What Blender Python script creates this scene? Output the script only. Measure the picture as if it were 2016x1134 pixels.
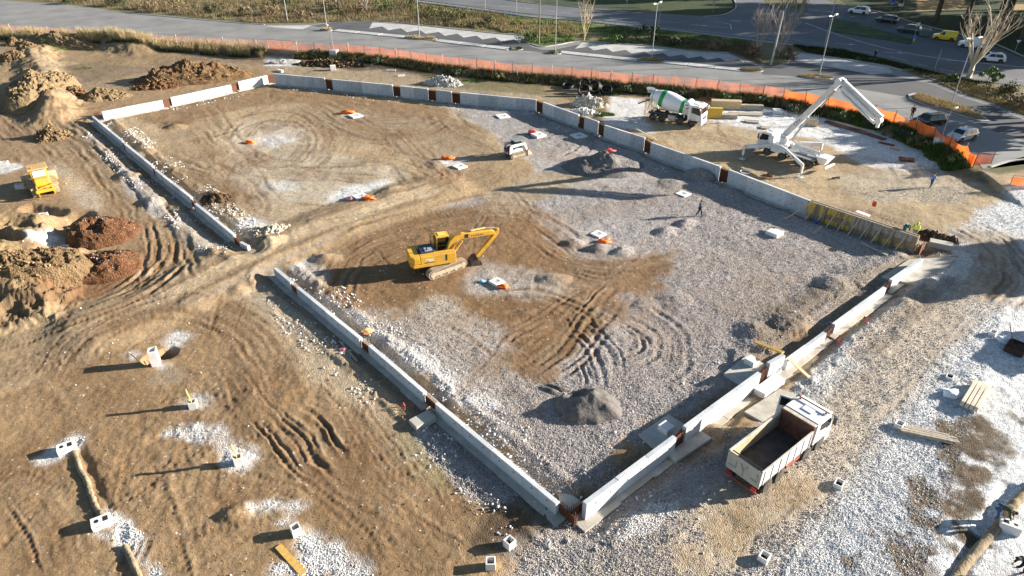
import bpy, bmesh, math, random
import numpy as np
from mathutils import Vector, Matrix
R = math.radians
random.seed(7); rng = np.random.default_rng(7)
scene = bpy.context.scene
for o in list(bpy.data.objects): bpy.data.objects.remove(o)
COL = scene.collection

# ---------------------------------------------------------------- camera, sky, sun, exposure
CAM_H, PITCH, FPX = 30.5, R(32), 1344.0
cam = bpy.data.cameras.new('camera'); cam.sensor_width = 36; cam.lens = 36 * FPX / 2016
cam.clip_end = 5000; cam.clip_start = 0.5
co = bpy.data.objects.new('camera', cam); COL.objects.link(co)
co.location = (0, 0, CAM_H); co.rotation_euler = (R(90) - PITCH, 0, 0); scene.camera = co
SUN_AZ, SUN_EL = R(9), R(15.5)          # azimuth from +X towards +Y
w = bpy.data.worlds.new('World'); scene.world = w; w.use_nodes = True
wn = w.node_tree; sky = wn.nodes.new('ShaderNodeTexSky'); sky.sky_type = 'NISHITA'; sky.sun_disc = False
sky.sun_elevation = SUN_EL; sky.sun_rotation = math.pi / 2 - SUN_AZ; sky.altitude = 50
sky.air_density = 1.0; sky.dust_density = 0.6; sky.ozone_density = 1.6
bg = wn.nodes['Background']; bg.inputs[1].default_value = 0.05
wn.links.new(sky.outputs[0], bg.inputs[0])
sd_ = bpy.data.lights.new('sun', 'SUN'); sd_.energy = 5.0; sd_.angle = R(0.5); sd_.color = (1.0, 0.93, 0.83)
so = bpy.data.objects.new('sun', sd_); COL.objects.link(so)
dsun = Vector((math.cos(SUN_EL) * math.cos(SUN_AZ), math.cos(SUN_EL) * math.sin(SUN_AZ), math.sin(SUN_EL)))
so.rotation_euler = dsun.to_track_quat('Z', 'Y').to_euler(); so.location = dsun * 300
vs = scene.view_settings; vs.view_transform = 'Standard'; vs.look = 'None'; vs.gamma = 1; vs.exposure = 1.7
vs.use_curve_mapping = False

# ---------------------------------------------------------------- pixels of the photograph -> points of the place
SP, CP = math.sin(PITCH), math.cos(PITCH)
def G(u, v, h=0.0):
    a = (u - 1008) / FPX; b = (v - 567) / FPX; z = (CAM_H - h) / (SP + b * CP)
    return (a * z, z * (CP - b * SP))
def GL(pts, h=0.0): return [G(p[0], p[1], h) for p in pts]
ROAD_Z = 0.8

# ---------------------------------------------------------------- materials
MATS = {}
def mat(name, col, rough=0.75, metal=0.0, var=0.12, vs_=2.5, bump=0.0, bs=18.0, dirt=None, dirt_amt=0.0, dscale=1.2, alpha=None, coat=0.0, spec=0.5, rnd=0.0):
    if name in MATS: return MATS[name]
    m = bpy.data.materials.new(name); m.use_nodes = True; nt = m.node_tree; N = nt.nodes; L = nt.links
    b = N['Principled BSDF']; b.inputs['Roughness'].default_value = rough; b.inputs['Metallic'].default_value = metal
    b.inputs['Specular IOR Level'].default_value = spec
    if coat: b.inputs['Coat Weight'].default_value = coat
    tc = N.new('ShaderNodeTexCoord')
    no = N.new('ShaderNodeTexNoise'); no.inputs['Scale'].default_value = vs_; no.inputs['Detail'].default_value = 6
    L.new(tc.outputs['Object'], no.inputs['Vector'])
    mr = N.new('ShaderNodeMapRange'); mr.inputs[1].default_value = 0.3; mr.inputs[2].default_value = 0.7
    mr.inputs[3].default_value = 1 - var; mr.inputs[4].default_value = 1 + var
    L.new(no.outputs['Fac'], mr.inputs[0])
    mx = N.new('ShaderNodeMix'); mx.data_type = 'RGBA'; mx.blend_type = 'MULTIPLY'; mx.inputs[0].default_value = 1
    mx.inputs[6].default_value = (*col, 1); L.new(mr.outputs[0], mx.inputs[7]); out = mx.outputs[2]
    if rnd:
        oi = N.new('ShaderNodeObjectInfo'); r2 = N.new('ShaderNodeMapRange'); r2.inputs[3].default_value = 1 - rnd; r2.inputs[4].default_value = 1 + rnd
        L.new(oi.outputs['Random'], r2.inputs[0])
        m3 = N.new('ShaderNodeMix'); m3.data_type = 'RGBA'; m3.blend_type = 'MULTIPLY'; m3.inputs[0].default_value = 1
        L.new(out, m3.inputs[6]); L.new(r2.outputs[0], m3.inputs[7]); out = m3.outputs[2]
    if dirt:
        n2 = N.new('ShaderNodeTexNoise'); n2.inputs['Scale'].default_value = dscale; n2.inputs['Detail'].default_value = 9; n2.inputs['Roughness'].default_value = 0.7
        L.new(tc.outputs['Object'], n2.inputs['Vector'])
        m2 = N.new('ShaderNodeMapRange'); m2.inputs[1].default_value = 0.42; m2.inputs[2].default_value = 0.68; m2.inputs[4].default_value = dirt_amt
        L.new(n2.outputs['Fac'], m2.inputs[0])
        mm = N.new('ShaderNodeMix'); mm.data_type = 'RGBA'; L.new(m2.outputs[0], mm.inputs[0]); L.new(out, mm.inputs[6]); mm.inputs[7].default_value = (*dirt, 1); out = mm.outputs[2]
    L.new(out, b.inputs['Base Color'])
    if bump:
        n3 = N.new('ShaderNodeTexNoise'); n3.inputs['Scale'].default_value = bs; n3.inputs['Detail'].default_value = 5
        L.new(tc.outputs['Object'], n3.inputs['Vector'])
        bp = N.new('ShaderNodeBump'); bp.inputs['Strength'].default_value = bump; bp.inputs['Distance'].default_value = 0.05
        L.new(n3.outputs['Fac'], bp.inputs['Height']); L.new(bp.outputs[0], b.inputs['Normal'])
    if alpha is not None: b.inputs['Alpha'].default_value = alpha
    MATS[name] = m; return m

concrete = mat('concrete', (.57, .585, .60), .9, var=.12, vs_=1.0, bump=.25, bs=9, dirt=(.40, .38, .34), dirt_amt=.4, dscale=.7)
concrete_new = mat('concrete_pale', (.72, .71, .69), .9, var=.08, vs_=2, bump=.15, bs=12, dirt=(.45, .38, .30), dirt_amt=.4, dscale=1.6)
footing_c = mat('concrete_footing', (.47, .44, .38), .95, var=.16, vs_=1.5, bump=.3, bs=8, dirt=(.30, .24, .17), dirt_amt=.7, dscale=.8)
rust = mat('rusty_steel', (.17, .065, .035), .9, .2, var=.3, vs_=8)
steel = mat('galvanised_steel', (.45, .46, .47), .45, .7, var=.1)
darkmetal = mat('dark_metal', (.035, .035, .038), .6, .3, var=.2)
rubber = mat('tyre_rubber', (.028, .027, .026), .9, var=.2, dirt=(.20, .16, .12), dirt_amt=.6, dscale=3)
glass = mat('vehicle_glass', (.012, .017, .022), .08, 0, var=.05, spec=.8)
hole_m = mat('dark_opening', (.012, .012, .012), .95, var=.1)
yellow = mat('machine_yellow', (.70, .37, .02), .55, var=.14, vs_=1.2, dirt=(.30, .20, .10), dirt_amt=.6, dscale=1.1)
white = mat('white_paint', (.72, .73, .74), .5, var=.08, vs_=1.0, dirt=(.42, .36, .28), dirt_amt=.5, dscale=.9)
red = mat('red_paint', (.50, .045, .03), .45, var=.1)
orange = mat('orange_plastic', (.95, .16, .015), .6, var=.12, vs_=9)
timber = mat('pine_timber', (.58, .43, .25), .8, var=.18, vs_=4)
oldwood = mat('weathered_wood', (.42, .36, .28), .9, var=.25, vs_=5)
plyw = mat('formwork_yellow', (.70, .46, .045), .6, var=.15, vs_=4, dirt=(.30, .24, .14), dirt_amt=.55, dscale=2.5)
plank_o = mat('plank_ochre', (.62, .36, .07), .75, var=.2, vs_=5, dirt=(.35, .25, .12), dirt_amt=.6, dscale=2)
blackp = mat('black_plastic', (.012, .012, .013), .5, var=.2)
bluep = mat('blue_plastic', (.02, .08, .35), .5)

# ---------------------------------------------------------------- mesh helpers
class MB:
    def __init__(s): s.v = []; s.f = []; s.M = Matrix()
    def add(s, vs, fs):
        k = len(s.v); s.v += [tuple(s.M @ Vector(v)) for v in vs]; s.f += [tuple(i + k for i in f) for f in fs]; return s
    def hexa(s, b, t):
        n = len(b); return s.add(list(b) + list(t), [tuple(range(n - 1, -1, -1)), tuple(range(n, 2 * n))] + [(i, (i + 1) % n, n + (i + 1) % n, n + i) for i in range(n)])
    def box(s, x0, y0, z0, x1, y1, z1):
        return s.hexa([(x0, y0, z0), (x1, y0, z0), (x1, y1, z0), (x0, y1, z0)], [(x0, y0, z1), (x1, y0, z1), (x1, y1, z1), (x0, y1, z1)])
    def xz(s, pts, y0, y1): return s.hexa([(p[0], y0, p[1]) for p in pts], [(p[0], y1, p[1]) for p in pts])
    def xy(s, pts, z0, z1): return s.hexa([(p[0], p[1], z0) for p in pts], [(p[0], p[1], z1) for p in pts])
    def yz(s, pts, x0, x1): return s.hexa([(x0, p[0], p[1]) for p in pts], [(x1, p[0], p[1]) for p in pts])
    def cyl(s, p0, p1, r0, r1=None, n=10):
        r1 = r0 if r1 is None else r1; p0 = Vector(p0); p1 = Vector(p1); d = (p1 - p0)
        q = d.to_track_quat('Z', 'Y') if d.length > 1e-9 else Matrix().to_quaternion()
        ring = [q @ Vector((math.cos(2 * math.pi * i / n), math.sin(2 * math.pi * i / n), 0)) for i in range(n)]
        return s.hexa([tuple(p0 + c * r0) for c in ring], [tuple(p1 + c * r1) for c in ring])
    def tube(s, pts, r, n=6):
        pts = [Vector(p) for p in pts]; rr = r if isinstance(r, (list, tuple)) else [r] * len(pts); rings = []
        for i, p in enumerate(pts):
            d = (pts[min(i + 1, len(pts) - 1)] - pts[max(i - 1, 0)]).normalized(); q = d.to_track_quat('Z', 'Y')
            rings.append([tuple(p + (q @ Vector((math.cos(2 * math.pi * k / n), math.sin(2 * math.pi * k / n), 0))) * rr[i]) for k in range(n)])
        return s.loft(rings)
    def loft(s, rings, cap=True):
        n = len(rings[0]); vs = [v for r in rings for v in r]; fs = []
        for i in range(len(rings) - 1):
            for k in range(n): fs.append((i * n + k, i * n + (k + 1) % n, (i + 1) * n + (k + 1) % n, (i + 1) * n + k))
        if cap: fs += [tuple(range(n - 1, -1, -1)), tuple(range((len(rings) - 1) * n, len(rings) * n))]
        return s.add(vs, fs)
    def lathe(s, prof, p0, p1, n=20):          # prof: (t, r) with t along p0->p1 in metres
        p0 = Vector(p0); d = (Vector(p1) - p0).normalized(); q = d.to_track_quat('Z', 'Y')
        return s.loft([[tuple(p0 + d * t + (q @ Vector((math.cos(2 * math.pi * k / n), math.sin(2 * math.pi * k / n), 0))) * max(r, .001)) for k in range(n)] for t, r in prof])
    def bar(s, a, b, w, h):                    # rectangular bar from a to b
        a = Vector(a); b = Vector(b); d = (b - a).normalized(); up = Vector((0, 0, 1))
        if abs(d.z) > .97: up = Vector((1, 0, 0))
        sd = d.cross(up).normalized() * (w / 2); u2 = sd.cross(d).normalized() * (h / 2)
        return s.hexa([tuple(a + x) for x in (-sd - u2, sd - u2, sd + u2, -sd + u2)], [tuple(b + x) for x in (-sd - u2, sd - u2, sd + u2, -sd + u2)])
    def mesh(s, name, smooth=0):
        me = bpy.data.meshes.new(name); me.from_pydata(s.v, [], s.f)
        bm = bmesh.new(); bm.from_mesh(me); bmesh.ops.recalc_face_normals(bm, faces=bm.faces); bm.to_mesh(me); bm.free()
        if smooth:
            me.polygons.foreach_set('use_smooth', [True] * len(me.polygons)); me.set_sharp_from_angle(angle=R(smooth))
        return me
    def build(s, name, m, parent=None, smooth=0, bevel=0):
        me = s.mesh(name, smooth); me.materials.append(m); return obj(name, me, parent, bevel)
def obj(name, data, parent=None, bevel=0):
    o = bpy.data.objects.new(name, data); COL.objects.link(o)
    if parent: o.parent = parent
    if bevel:
        b = o.modifiers.new('bevel', 'BEVEL'); b.width = bevel; b.segments = 2; b.limit_method = 'ANGLE'; b.harden_normals = False
    return o
LABELS = set()
def tag(o, label, cat, group=None):
    if label in LABELS and not group: print('DUPLABEL', label)
    LABELS.add(label); o['label'] = label; o['category'] = cat
    if group: o['group'] = group
    return o
def thing(name, label, cat, loc=(0, 0, 0), rz=0, group=None):
    o = obj(name, None); o.location = loc; o.rotation_euler = (0, 0, rz); o.empty_display_size = .1
    return tag(o, label, cat, group)
def struct(o): o['kind'] = 'structure'; return o
def copy_tree(o, parent=None):
    c = o.copy(); COL.objects.link(c); c.parent = parent
    for ch in list(o.children): copy_tree(ch, c)
    return c

# ---------------------------------------------------------------- noise
TAB = rng.random((256, 256)).astype(np.float32)
def vnoise(x, y):
    xi = np.floor(x).astype(np.int64); yi = np.floor(y).astype(np.int64); fx = (x - xi).astype(np.float32); fy = (y - yi).astype(np.float32)
    fx = fx * fx * (3 - 2 * fx); fy = fy * fy * (3 - 2 * fy); x0 = xi & 255; x1 = (xi + 1) & 255; y0 = yi & 255; y1 = (yi + 1) & 255
    return (TAB[y0, x0] * (1 - fx) + TAB[y0, x1] * fx) * (1 - fy) + (TAB[y1, x0] * (1 - fx) + TAB[y1, x1] * fx) * fy
def fbm(x, y, s, oct=4, gain=.5):
    a = 1.; t = 0.; o = np.zeros_like(x, dtype=np.float32); f = 1 / s
    for k in range(oct):
        o += a * (vnoise(x * f + 17.3 * k, y * f + 9.1 * k) - .5) * 2; t += a; a *= gain; f *= 2.03
    return o / t
def sstep(a, b, x):
    t = np.clip((x - a) / (b - a), 0, 1); return t * t * (3 - 2 * t)
def seg_dist(px, py, pts, closed):
    d2 = np.full(px.shape, 1e9, np.float32); ins = np.zeros(px.shape, bool); n = len(pts)
    for i in range(n if closed else n - 1):
        ax, ay = pts[i]; bx, by = pts[(i + 1) % n]; ex, ey = bx - ax, by - ay; l2 = ex * ex + ey * ey + 1e-9
        t = np.clip(((px - ax) * ex + (py - ay) * ey) / l2, 0, 1)
        d2 = np.minimum(d2, (px - ax - t * ex) ** 2 + (py - ay - t * ey) ** 2)
        if closed and ay != by:
            c = ((ay > py) != (by > py)) & (px < (bx - ax) * (py - ay) / (by - ay) + ax); ins ^= c
    d = np.sqrt(d2); return np.where(ins, -d, d) if closed else d
def smooth_line(pts, n=6):
    if len(pts) < 3: return pts
    p = [np.array(q, float) for q in pts]; p = [2 * p[0] - p[1]] + p + [2 * p[-1] - p[-2]]; out = []
    for i in range(1, len(p) - 2):
        for k in range(n):
            t = k / n; out.append(tuple(.5 * ((2 * p[i]) + (-p[i - 1] + p[i + 1]) * t + (2 * p[i - 1] - 5 * p[i] + 4 * p[i + 1] - p[i + 2]) * t * t + (-p[i - 1] + 3 * p[i] - 3 * p[i + 1] + p[i + 2]) * t ** 3)))
    out.append(tuple(p[-2])); return out
# ---------------------------------------------------------------- foundation walls (top edge in the photo, height of the top)
WALLS = [  # u0,v0,u1,v1, top z, label
 (199.7,219.6,318.8,197,1.0,'sunlit concrete wall segment nearest the upper left corner of the foundation'),
 (334.7,191.8,453.7,166.7,1.05,'sunlit concrete wall segment in front of the brown rubble heap'),
 (468,161,525,148,1.15,'short sunlit concrete wall segment ending at the far left corner of the site'),
 (182.5,228.8,242,277.8,.7,'low concrete wall segment at the upper end of the left foundation side'),
 (246,282.6,301.6,327.6,.7,'low left foundation wall segment, second from its upper end'),
 (306.8,334,377,388.5,.7,'low left foundation wall segment, third from its upper end'),
 (385,400,461.6,462.5,.7,'low left foundation wall segment just above the earth causeway, second nearest it'),
 (473.5,475.8,489,484,.65,'stub of concrete wall touching the upper edge of the earth causeway'),
 (541,527,574,555,.7,'short concrete wall segment starting at the lower edge of the earth causeway'),
 (586,565,710,666,.7,'low concrete wall segment left of the yellow excavator, below its shadow'),
 (727.5,679,836,771.6,.7,'low concrete wall segment in the middle of the lower left foundation side'),
 (860,793,1098,990,.72,'long low concrete wall segment running down to the front corner of the foundation'),
 (1151,990,1328,859,1.15,'bright white concrete wall segment starting at the front corner of the foundation'),
 (1348,840,1495,733,1.25,'bright white concrete wall segment beside the dump truck'),
 (1513,715,1543,698,1.4,'short tall concrete wall block crossed by a plank'),
 (1547.6,709.5,1624,654,.65,'low white wall segment of the right side above the plank'),
 (1641.5,638,1742,565,.65,'low white wall segment in the middle of the upper right foundation trench'),
 (1754,551,1815,509,.75,'low white wall segment closest to the timber formwork corner'),
 (539.7,145,639,153.4,1.55,'first segment of the far back wall, beside the white gravel ramp'),
 (654,156,772.5,167,1.55,'back wall segment with a gravel spill heaped against it'),
 (788,169,842.6,174.6,1.55,'short back wall segment, the longer of two between the rusty cages'),
 (858.5,176.7,889,180,1.55,'shortest back wall segment between two rusty rebar gaps'),
 (906,181.7,1055.6,195.8,1.55,'longest back wall segment in front of the white rubble heap'),
 (1070,201,1140,226,1.55,'grey back wall segment where the foundation bends, in front of the rubble and black coils'),
 (1152,230,1178.6,239.4,1.55,'very short grey wall segment just past the foundation bend'),
 (1191,246,1269.8,271,1.55,'grey wall segment with a plank leaning behind it, below the mixer truck'),
 (1283,280,1419,327.6,1.55,'long grey shaded wall segment below the bare tan yard'),
 (1436.5,334,1594,393.8,1.55,'long grey shaded wall segment joining the yellow formwork'),
]
FORM = (1596,394.5,1809,465,1.55)
FENCE_PX = [(-160,42),(0,62),(150,74),(300,84),(440,91),(529,96),(586,101),(633,102),(705,106),(779,114),(856,126),(934,135),(1013,144),(1140,153),(1225,163),(1357,173),(1450,183),(1500,188),(1542,194),(1637,212),(1685,220),(1770,246),(1820,265),(1862,288),(1900,312),(1915,330)]
FENCE = GL(FENCE_PX, ROAD_Z)

# ---------------------------------------------------------------- ground sheet
NR, NC = 720, 960
YR = 15.0 * (215 / 15.0) ** (np.arange(NR) / (NR - 1.0)); SC = np.linspace(-1, 1, NC)
def fanw(y): return .80 * y + 16
gx = (SC[None, :] * fanw(YR)[:, None]).astype(np.float32); gy = np.repeat(YR[:, None], NC, 1).astype(np.float32)
X = gx.ravel(); Y = gy.ravel(); NV = X.size
Z = np.zeros(NV, np.float32); C = np.zeros((NV, 3), np.float32); GRV = np.zeros(NV, np.float32)
JAG = fbm(X, Y, 3.0, 6, .68); BIG = fbm(X, Y, 14, 3); MID = fbm(X, Y, 3.2, 4); FINE = fbm(X, Y, .7, 3, .6)

def subset(pts, m):
    xs = [p[0] for p in pts]; ys = [p[1] for p in pts]
    return np.nonzero((X > min(xs) - m) & (X < max(xs) + m) & (Y > min(ys) - m) & (Y < max(ys) + m))[0]
MUD = (.135, .074, .034); BROWN = (.200, .118, .056); TAN = (.28, .19, .105); PALE = (.42, .335, .23); GREY = (.37, .335, .312)
PINK = (.385, .34, .315); WHITE = (.63, .63, .62); DARK = (.085, .055, .033); REDE = (.165, .072, .032); GREYD = (.28, .255, .24)
GRASS = (.075, .105, .028); DRYG = (.25, .20, .105); OLIVE = (.11, .105, .045)
def mixin(idx, wgt, col, grv):
    wgt = wgt[:, None]; C[idx] = C[idx] * (1 - wgt) + np.array(col, np.float32) * wgt
    GRV[idx] = GRV[idx] * (1 - wgt[:, 0]) + grv * wgt[:, 0]
def paint(px, col, grv, soft=.8, jag=1.2, a=1., h=0., world=False):
    pts = px if world else GL(px, h); m = soft + jag * 1.5 + .2; i = subset(pts, m)
    if not len(i): return
    d = seg_dist(X[i], Y[i], pts, True) + JAG[i] * jag
    mixin(i, a * sstep(soft, -soft, d), col, grv)
def stroke(px, wid, col, grv, soft=.5, jag=.8, a=1., h=0.):
    pts = smooth_line(GL(px, h)); i = subset(pts, wid + soft + jag * 1.5)
    if not len(i): return
    d = seg_dist(X[i], Y[i], pts, False) - wid / 2 + JAG[i] * jag
    mixin(i, a * sstep(soft, -soft, d), col, grv)
def blot(u, v, r, col, grv, soft=1.0, jag=1.7, a=.8, h=0., asp=1., rot=0.):
    x0, y0 = G(u, v, h); pts = [(x0 + r * (math.cos(t) * math.cos(rot) - asp * math.sin(t) * math.sin(rot)), y0 + r * (math.cos(t) * math.sin(rot) + asp * math.sin(t) * math.cos(rot))) for t in np.linspace(0, 2 * math.pi, 15)[:-1]]
    paint(pts, col, grv, soft, jag, a, world=True)

C[:] = TAN; GRV[:] = .25
# left and lower-left earth
paint([(-900,-60),(180,225),(490,490),(1110,1010),(1000,1300),(-900,1300)], TAN, .2, 2, 2)
paint([(-200,560),(120,600),(330,585),(480,610),(560,720),(900,1000),(1000,1300),(-400,1300)], (.265,.175,.092), .12, 2, 3)
for u, v, r, a in [(60,680,3,.8),(150,640,2.4,.6),(60,900,2.5,.6),(250,930,2,.5),(640,870,2.6,.7),(720,930,2.4,.6),(560,760,2.2,.6),(820,1060,2,.4),(100,1080,2,.5),(450,980,1.6,.6),(240,770,1.8,.5),(880,980,1.6,.6),(680,1090,2.2,.4)]:
    blot(u, v, r, BROWN, .15, 1.4, 1.6, a)
paint([(500,600),(560,560),(640,650),(760,790),(850,900),(800,900),(660,780),(600,720)], PALE, .55, 1.0, 1.5, .8)
paint([(420,560),(540,540),(600,590),(640,680),(560,660),(500,600)], PALE, .6, 1, 1.2, .8)
paint([(760,850),(840,850),(900,940),(860,960),(790,900)], (.22,.19,.10), .3, 1, 1, .7)
paint([(820,840),(900,820),(1060,960),(1000,1010),(940,985),(850,900)], GREY, 1, .4, .6, .9)
paint([(960,1000),(1040,960),(1110,1030),(1090,1090),(1000,1110),(930,1060)], DARK, .3, .5, .7, .9)
paint([(1000,1080),(1120,1030),(1200,1010),(1330,930),(1420,990),(1600,1100),(1560,1300),(950,1300)], (.46,.42,.375), .9, 1.2, 2, .95)
paint([(1060,1100),(1250,1010),(1330,1000),(1320,1080),(1200,1200),(1000,1200)], (.50,.45,.37), .85, 1.5, 2, .8)
# far left excavation
paint([(-300,60),(300,80),(520,100),(520,130),(400,125),(300,140),(200,190),(120,210),(60,120),(-300,110)], (.27,.20,.125), .15, 1, 1.2)
paint([(110,130),(180,105),(300,95),(520,108),(500,125),(380,118),(260,150),(150,165)], (.19,.135,.085), .05, 1.0, 1.0, .95)
paint([(0,40),(60,38),(140,50),(250,85),(280,100),(110,135),(70,90),(0,80)], (.36,.27,.155), .3, .8, .8, .9)
paint([(0,45),(60,42),(95,100),(60,110),(0,75)], (.17,.11,.06), .3, .8, .8, .8)
paint([(-50,200),(50,160),(60,260),(-50,330)], (.25,.175,.10), .2, 1, 1.5, .8)
paint([(-60,430),(70,400),(110,520),(190,560),(120,610),(-60,620)], (.255,.175,.09), .4, 1, 1.5, .9)
paint([(90,535),(250,500),(230,590),(60,620)], REDE, .3, 1, 1.4, .7)
paint([(-60,600),(150,590),(280,570),(300,600),(100,660),(-60,680)], (.17,.115,.062), .2, 1, 1.2, .8)
paint([(95,310),(140,330),(210,400),(200,420),(140,400),(120,360)], PALE, .8, .8, 1, .9)
paint([(150,245),(210,270),(300,370),(420,480),(440,500),(380,500),(290,400),(240,340),(160,280)], (.46,.41,.33), .75, .8, 1.3, .85)
paint([(120,240),(160,250),(260,370),(320,470),(330,560),(250,570),(290,470),(230,380),(110,290)], (.25,.185,.112), .2, .8, 1, .75)
paint([(235,330),(300,380),(330,430),(300,430),(240,360)], WHITE, .9, .5, 1, .6)
# upper half of the foundation
paint([(205,228),(530,160),(900,205),(1070,245),(1010,330),(830,395),(640,450),(495,488),(330,330)], (.37,.275,.165), .2, 1, 1)
paint([(250,225),(380,190),(530,172),(720,190),(890,215),(880,250),(700,225),(560,200),(420,225),(330,260)], BROWN, .15, 1, 1.5, .75)
paint([(560,200),(700,215),(860,235),(960,270),(1000,330),(900,350),(820,320),(760,280),(640,270)], (.27,.20,.125), .2, 1.2, 1.6, .8)
paint([(300,270),(400,250),(480,340),(470,420),(430,450),(350,370)], (.25,.18,.105), .2, 1, 1.6, .6)
paint([(430,262),(500,232),(600,240),(640,300),(800,335),(790,372),(640,395),(500,400),(440,340)], (.45,.38,.285), .35, 1.2, 2.4, .85)
paint([(330,400),(400,380),(470,430),(530,450),(500,480),(440,430)], PALE, .6, .8, 1, .8)
paint([(490,420),(640,400),(800,370),(760,400),(560,450)], PALE, .3, 1, 1, .7)
for u, v, r in [(545,275,3.2),(690,228,2.0),(700,385,3.2),(900,325,2.3),(548,365,2.4),(500,440,2)]: blot(u, v, r * .8, WHITE, .8, 1.3, 2.2, .7, asp=.8)
paint([(700,365),(760,355),(775,375),(700,400),(640,400)], WHITE, .9, .6, 1, .8)
for u, v, r, a in [(430,388,1.2,1),(340,245,1.4,.6),(440,180,2,.7),(530,250,1.5,.4)]: blot(u, v, r, DARK, .3, .5, .8, a)
# lower half: grey gravel with brown swathes
paint([(870,208),(1060,215),(1180,265),(1290,300),(1600,420),(1810,500),(1640,610),(1400,770),(1125,975),(1080,960),(860,770),(720,660),(590,560),(555,520),(640,480),(820,410),(1000,335),(980,270)], GREY, .95, .9, 2.6)
paint([(900,215),(1060,225),(1170,275),(1110,300),(1040,300),(980,265)], GREYD, .9, .8, 1.3, .7)
paint([(1330,430),(1500,400),(1760,500),(1640,600),(1420,720),(1290,700),(1230,600),(1350,560)], PINK, 1, 1.5, 2, .9)
paint([(560,520),(640,500),(700,600),(800,650),(960,740),(1000,800),(940,830),(800,720),(680,640),(590,570)], (.55,.515,.47), .95, .8, 1.4, .9)
paint([(700,615),(870,595),(960,640),(980,730),(860,700),(760,650)], (.42,.365,.30), .8, 1, 1.4, .7)
paint([(620,500),(700,455),(850,415),(990,395),(1060,435),(1130,495),(1200,520),(1340,488),(1330,550),(1230,590),(1120,690),(1060,742),(985,738),(1010,665),(970,635),(880,585),(800,605),(700,618),(650,590),(625,545)], BROWN, .12, .9, 2.6)
paint([(960,600),(1090,590),(1230,600),(1110,700),(1060,745),(985,735),(1005,660)], MUD, .3, 1, 2.6, .7)
paint([(1080,505),(1200,520),(1335,490),(1330,530),(1200,555),(1090,540)], (.165,.108,.06), .15, .7, .8, .85)
paint([(930,350),(1090,335),(1180,340),(1080,390),(1000,430),(960,420)], (.33,.255,.165), .3, 1, 1.2, .9)
for u, v, r, c in [(978,548,2.8,(.52,.50,.47)),(1060,560,2.6,(.42,.39,.35)),(1185,465,3.2,(.42,.39,.37)),(860,600,1.5,PALE),(640,505,1.5,PALE)]: blot(u, v, r * .85, c, .95, 1.2, 2.0, .75)
paint([(1480,640),(1600,560),(1640,590),(1560,680),(1500,690)], (.17,.125,.08), .8, .8, 2, .9)
paint([(1640,560),(1790,500),(1800,512),(1640,620)], (.22,.175,.12), .7, .6, .8, .8)
# causeway
stroke([(-60,720),(60,690),(200,640),(340,585),(500,505),(680,432),(860,372),(985,332)], 8.5, (.31,.222,.128), .08, .5, .7)
stroke([(340,585),(500,505),(680,432),(820,385)], 4.6, (.46,.352,.22), .03, .8, .4, .95)
stroke([(120,655),(340,566),(500,488),(680,417),(820,375)], .9, (.17,.11,.06), .2, .4, .6, .75); stroke([(150,690),(350,603),(510,520),(690,447),(860,392)], .9, (.17,.115,.068), .3, .4, .6, .75)
stroke([(380,602),(520,535),(680,462)], .6, GREYD, .6, .4, .4, .5)
for px, wd, a in [([(700,620),(900,660),(1010,745)],2.2,.35),([(1100,560),(1300,600),(1450,560)],3,.35),([(1000,430),(1150,420),(1300,380)],2.5,.35),([(1050,300),(1250,335),(1400,400)],3,.25),([(880,690),(1000,760),(1060,810)],2.2,.35),([(1250,720),(1400,640),(1600,530)],2.6,.22),([(1330,540),(1500,500),(1700,490)],2.5,.3),([(1200,560),(1260,650),(1240,740)],2.5,.3),([(1080,740),(1050,800),(1020,860)],1.6,.3),([(940,520),(1100,540),(1230,560)],2.2,.35),([(1450,600),(1530,560)],3,.3)]: stroke(px, wd, (.235,.160,.095), .35, 1.6, 3.2, a)
# back strip between wall and bank
paint([(530,130),(700,130),(900,160),(1070,180),(1200,235),(1290,265),(1200,250),(1060,200),(880,185),(530,150)], (.30,.235,.15), .5, .8, 1)
paint([(590,105),(700,112),(790,135),(700,140),(610,130)], (.105,.075,.05), .5, .8, 1.2, .85)
paint([(820,140),(940,150),(1060,165),(1090,190),(960,180),(830,160)], OLIVE, .2, .8, 1.2, .7)
paint([(1090,180),(1220,195),(1210,240),(1170,235)], OLIVE, .3, .7, 1, .7)
paint([(525,100),(585,102),(590,125),(520,125)], WHITE, .7, .5, .6, .9, h=.4)
# the yard of the trucks
paint([(1200,195),(1500,205),(1700,250),(1880,330),(1960,345),(2300,420),(2300,520),(1900,520),(1600,400),(1420,330),(1290,275),(1190,245)], (.38,.285,.17), .4, .8, 1)
paint([(1205,190),(1265,195),(1275,235),(1290,262),(1240,255),(1190,242)], (.60,.58,.55), .5, .6, 1, .95)
paint([(1390,205),(1500,210),(1640,235),(1770,270),(1880,330),(1830,350),(1700,325),(1620,275),(1540,262),(1400,245)], WHITE, .75, .7, 1.2, .95)
paint([(1270,250),(1420,240),(1500,260),(1450,310),(1350,290)], (.38,.30,.19), .3, 1, 1.2, .8)
paint([(1420,280),(1480,290),(1580,330),(1600,370),(1500,350)], (.26,.205,.14), .3, 1, 1.2, .6)
paint([(1640,340),(1800,330),(1960,350),(1900,400),(1700,390)], (.43,.37,.28), .85, 1.2, 2, .8)
paint([(1620,400),(1800,420),(1850,470),(1720,450)], (.28,.215,.135), .4, 1, 1.2, .8)
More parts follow.
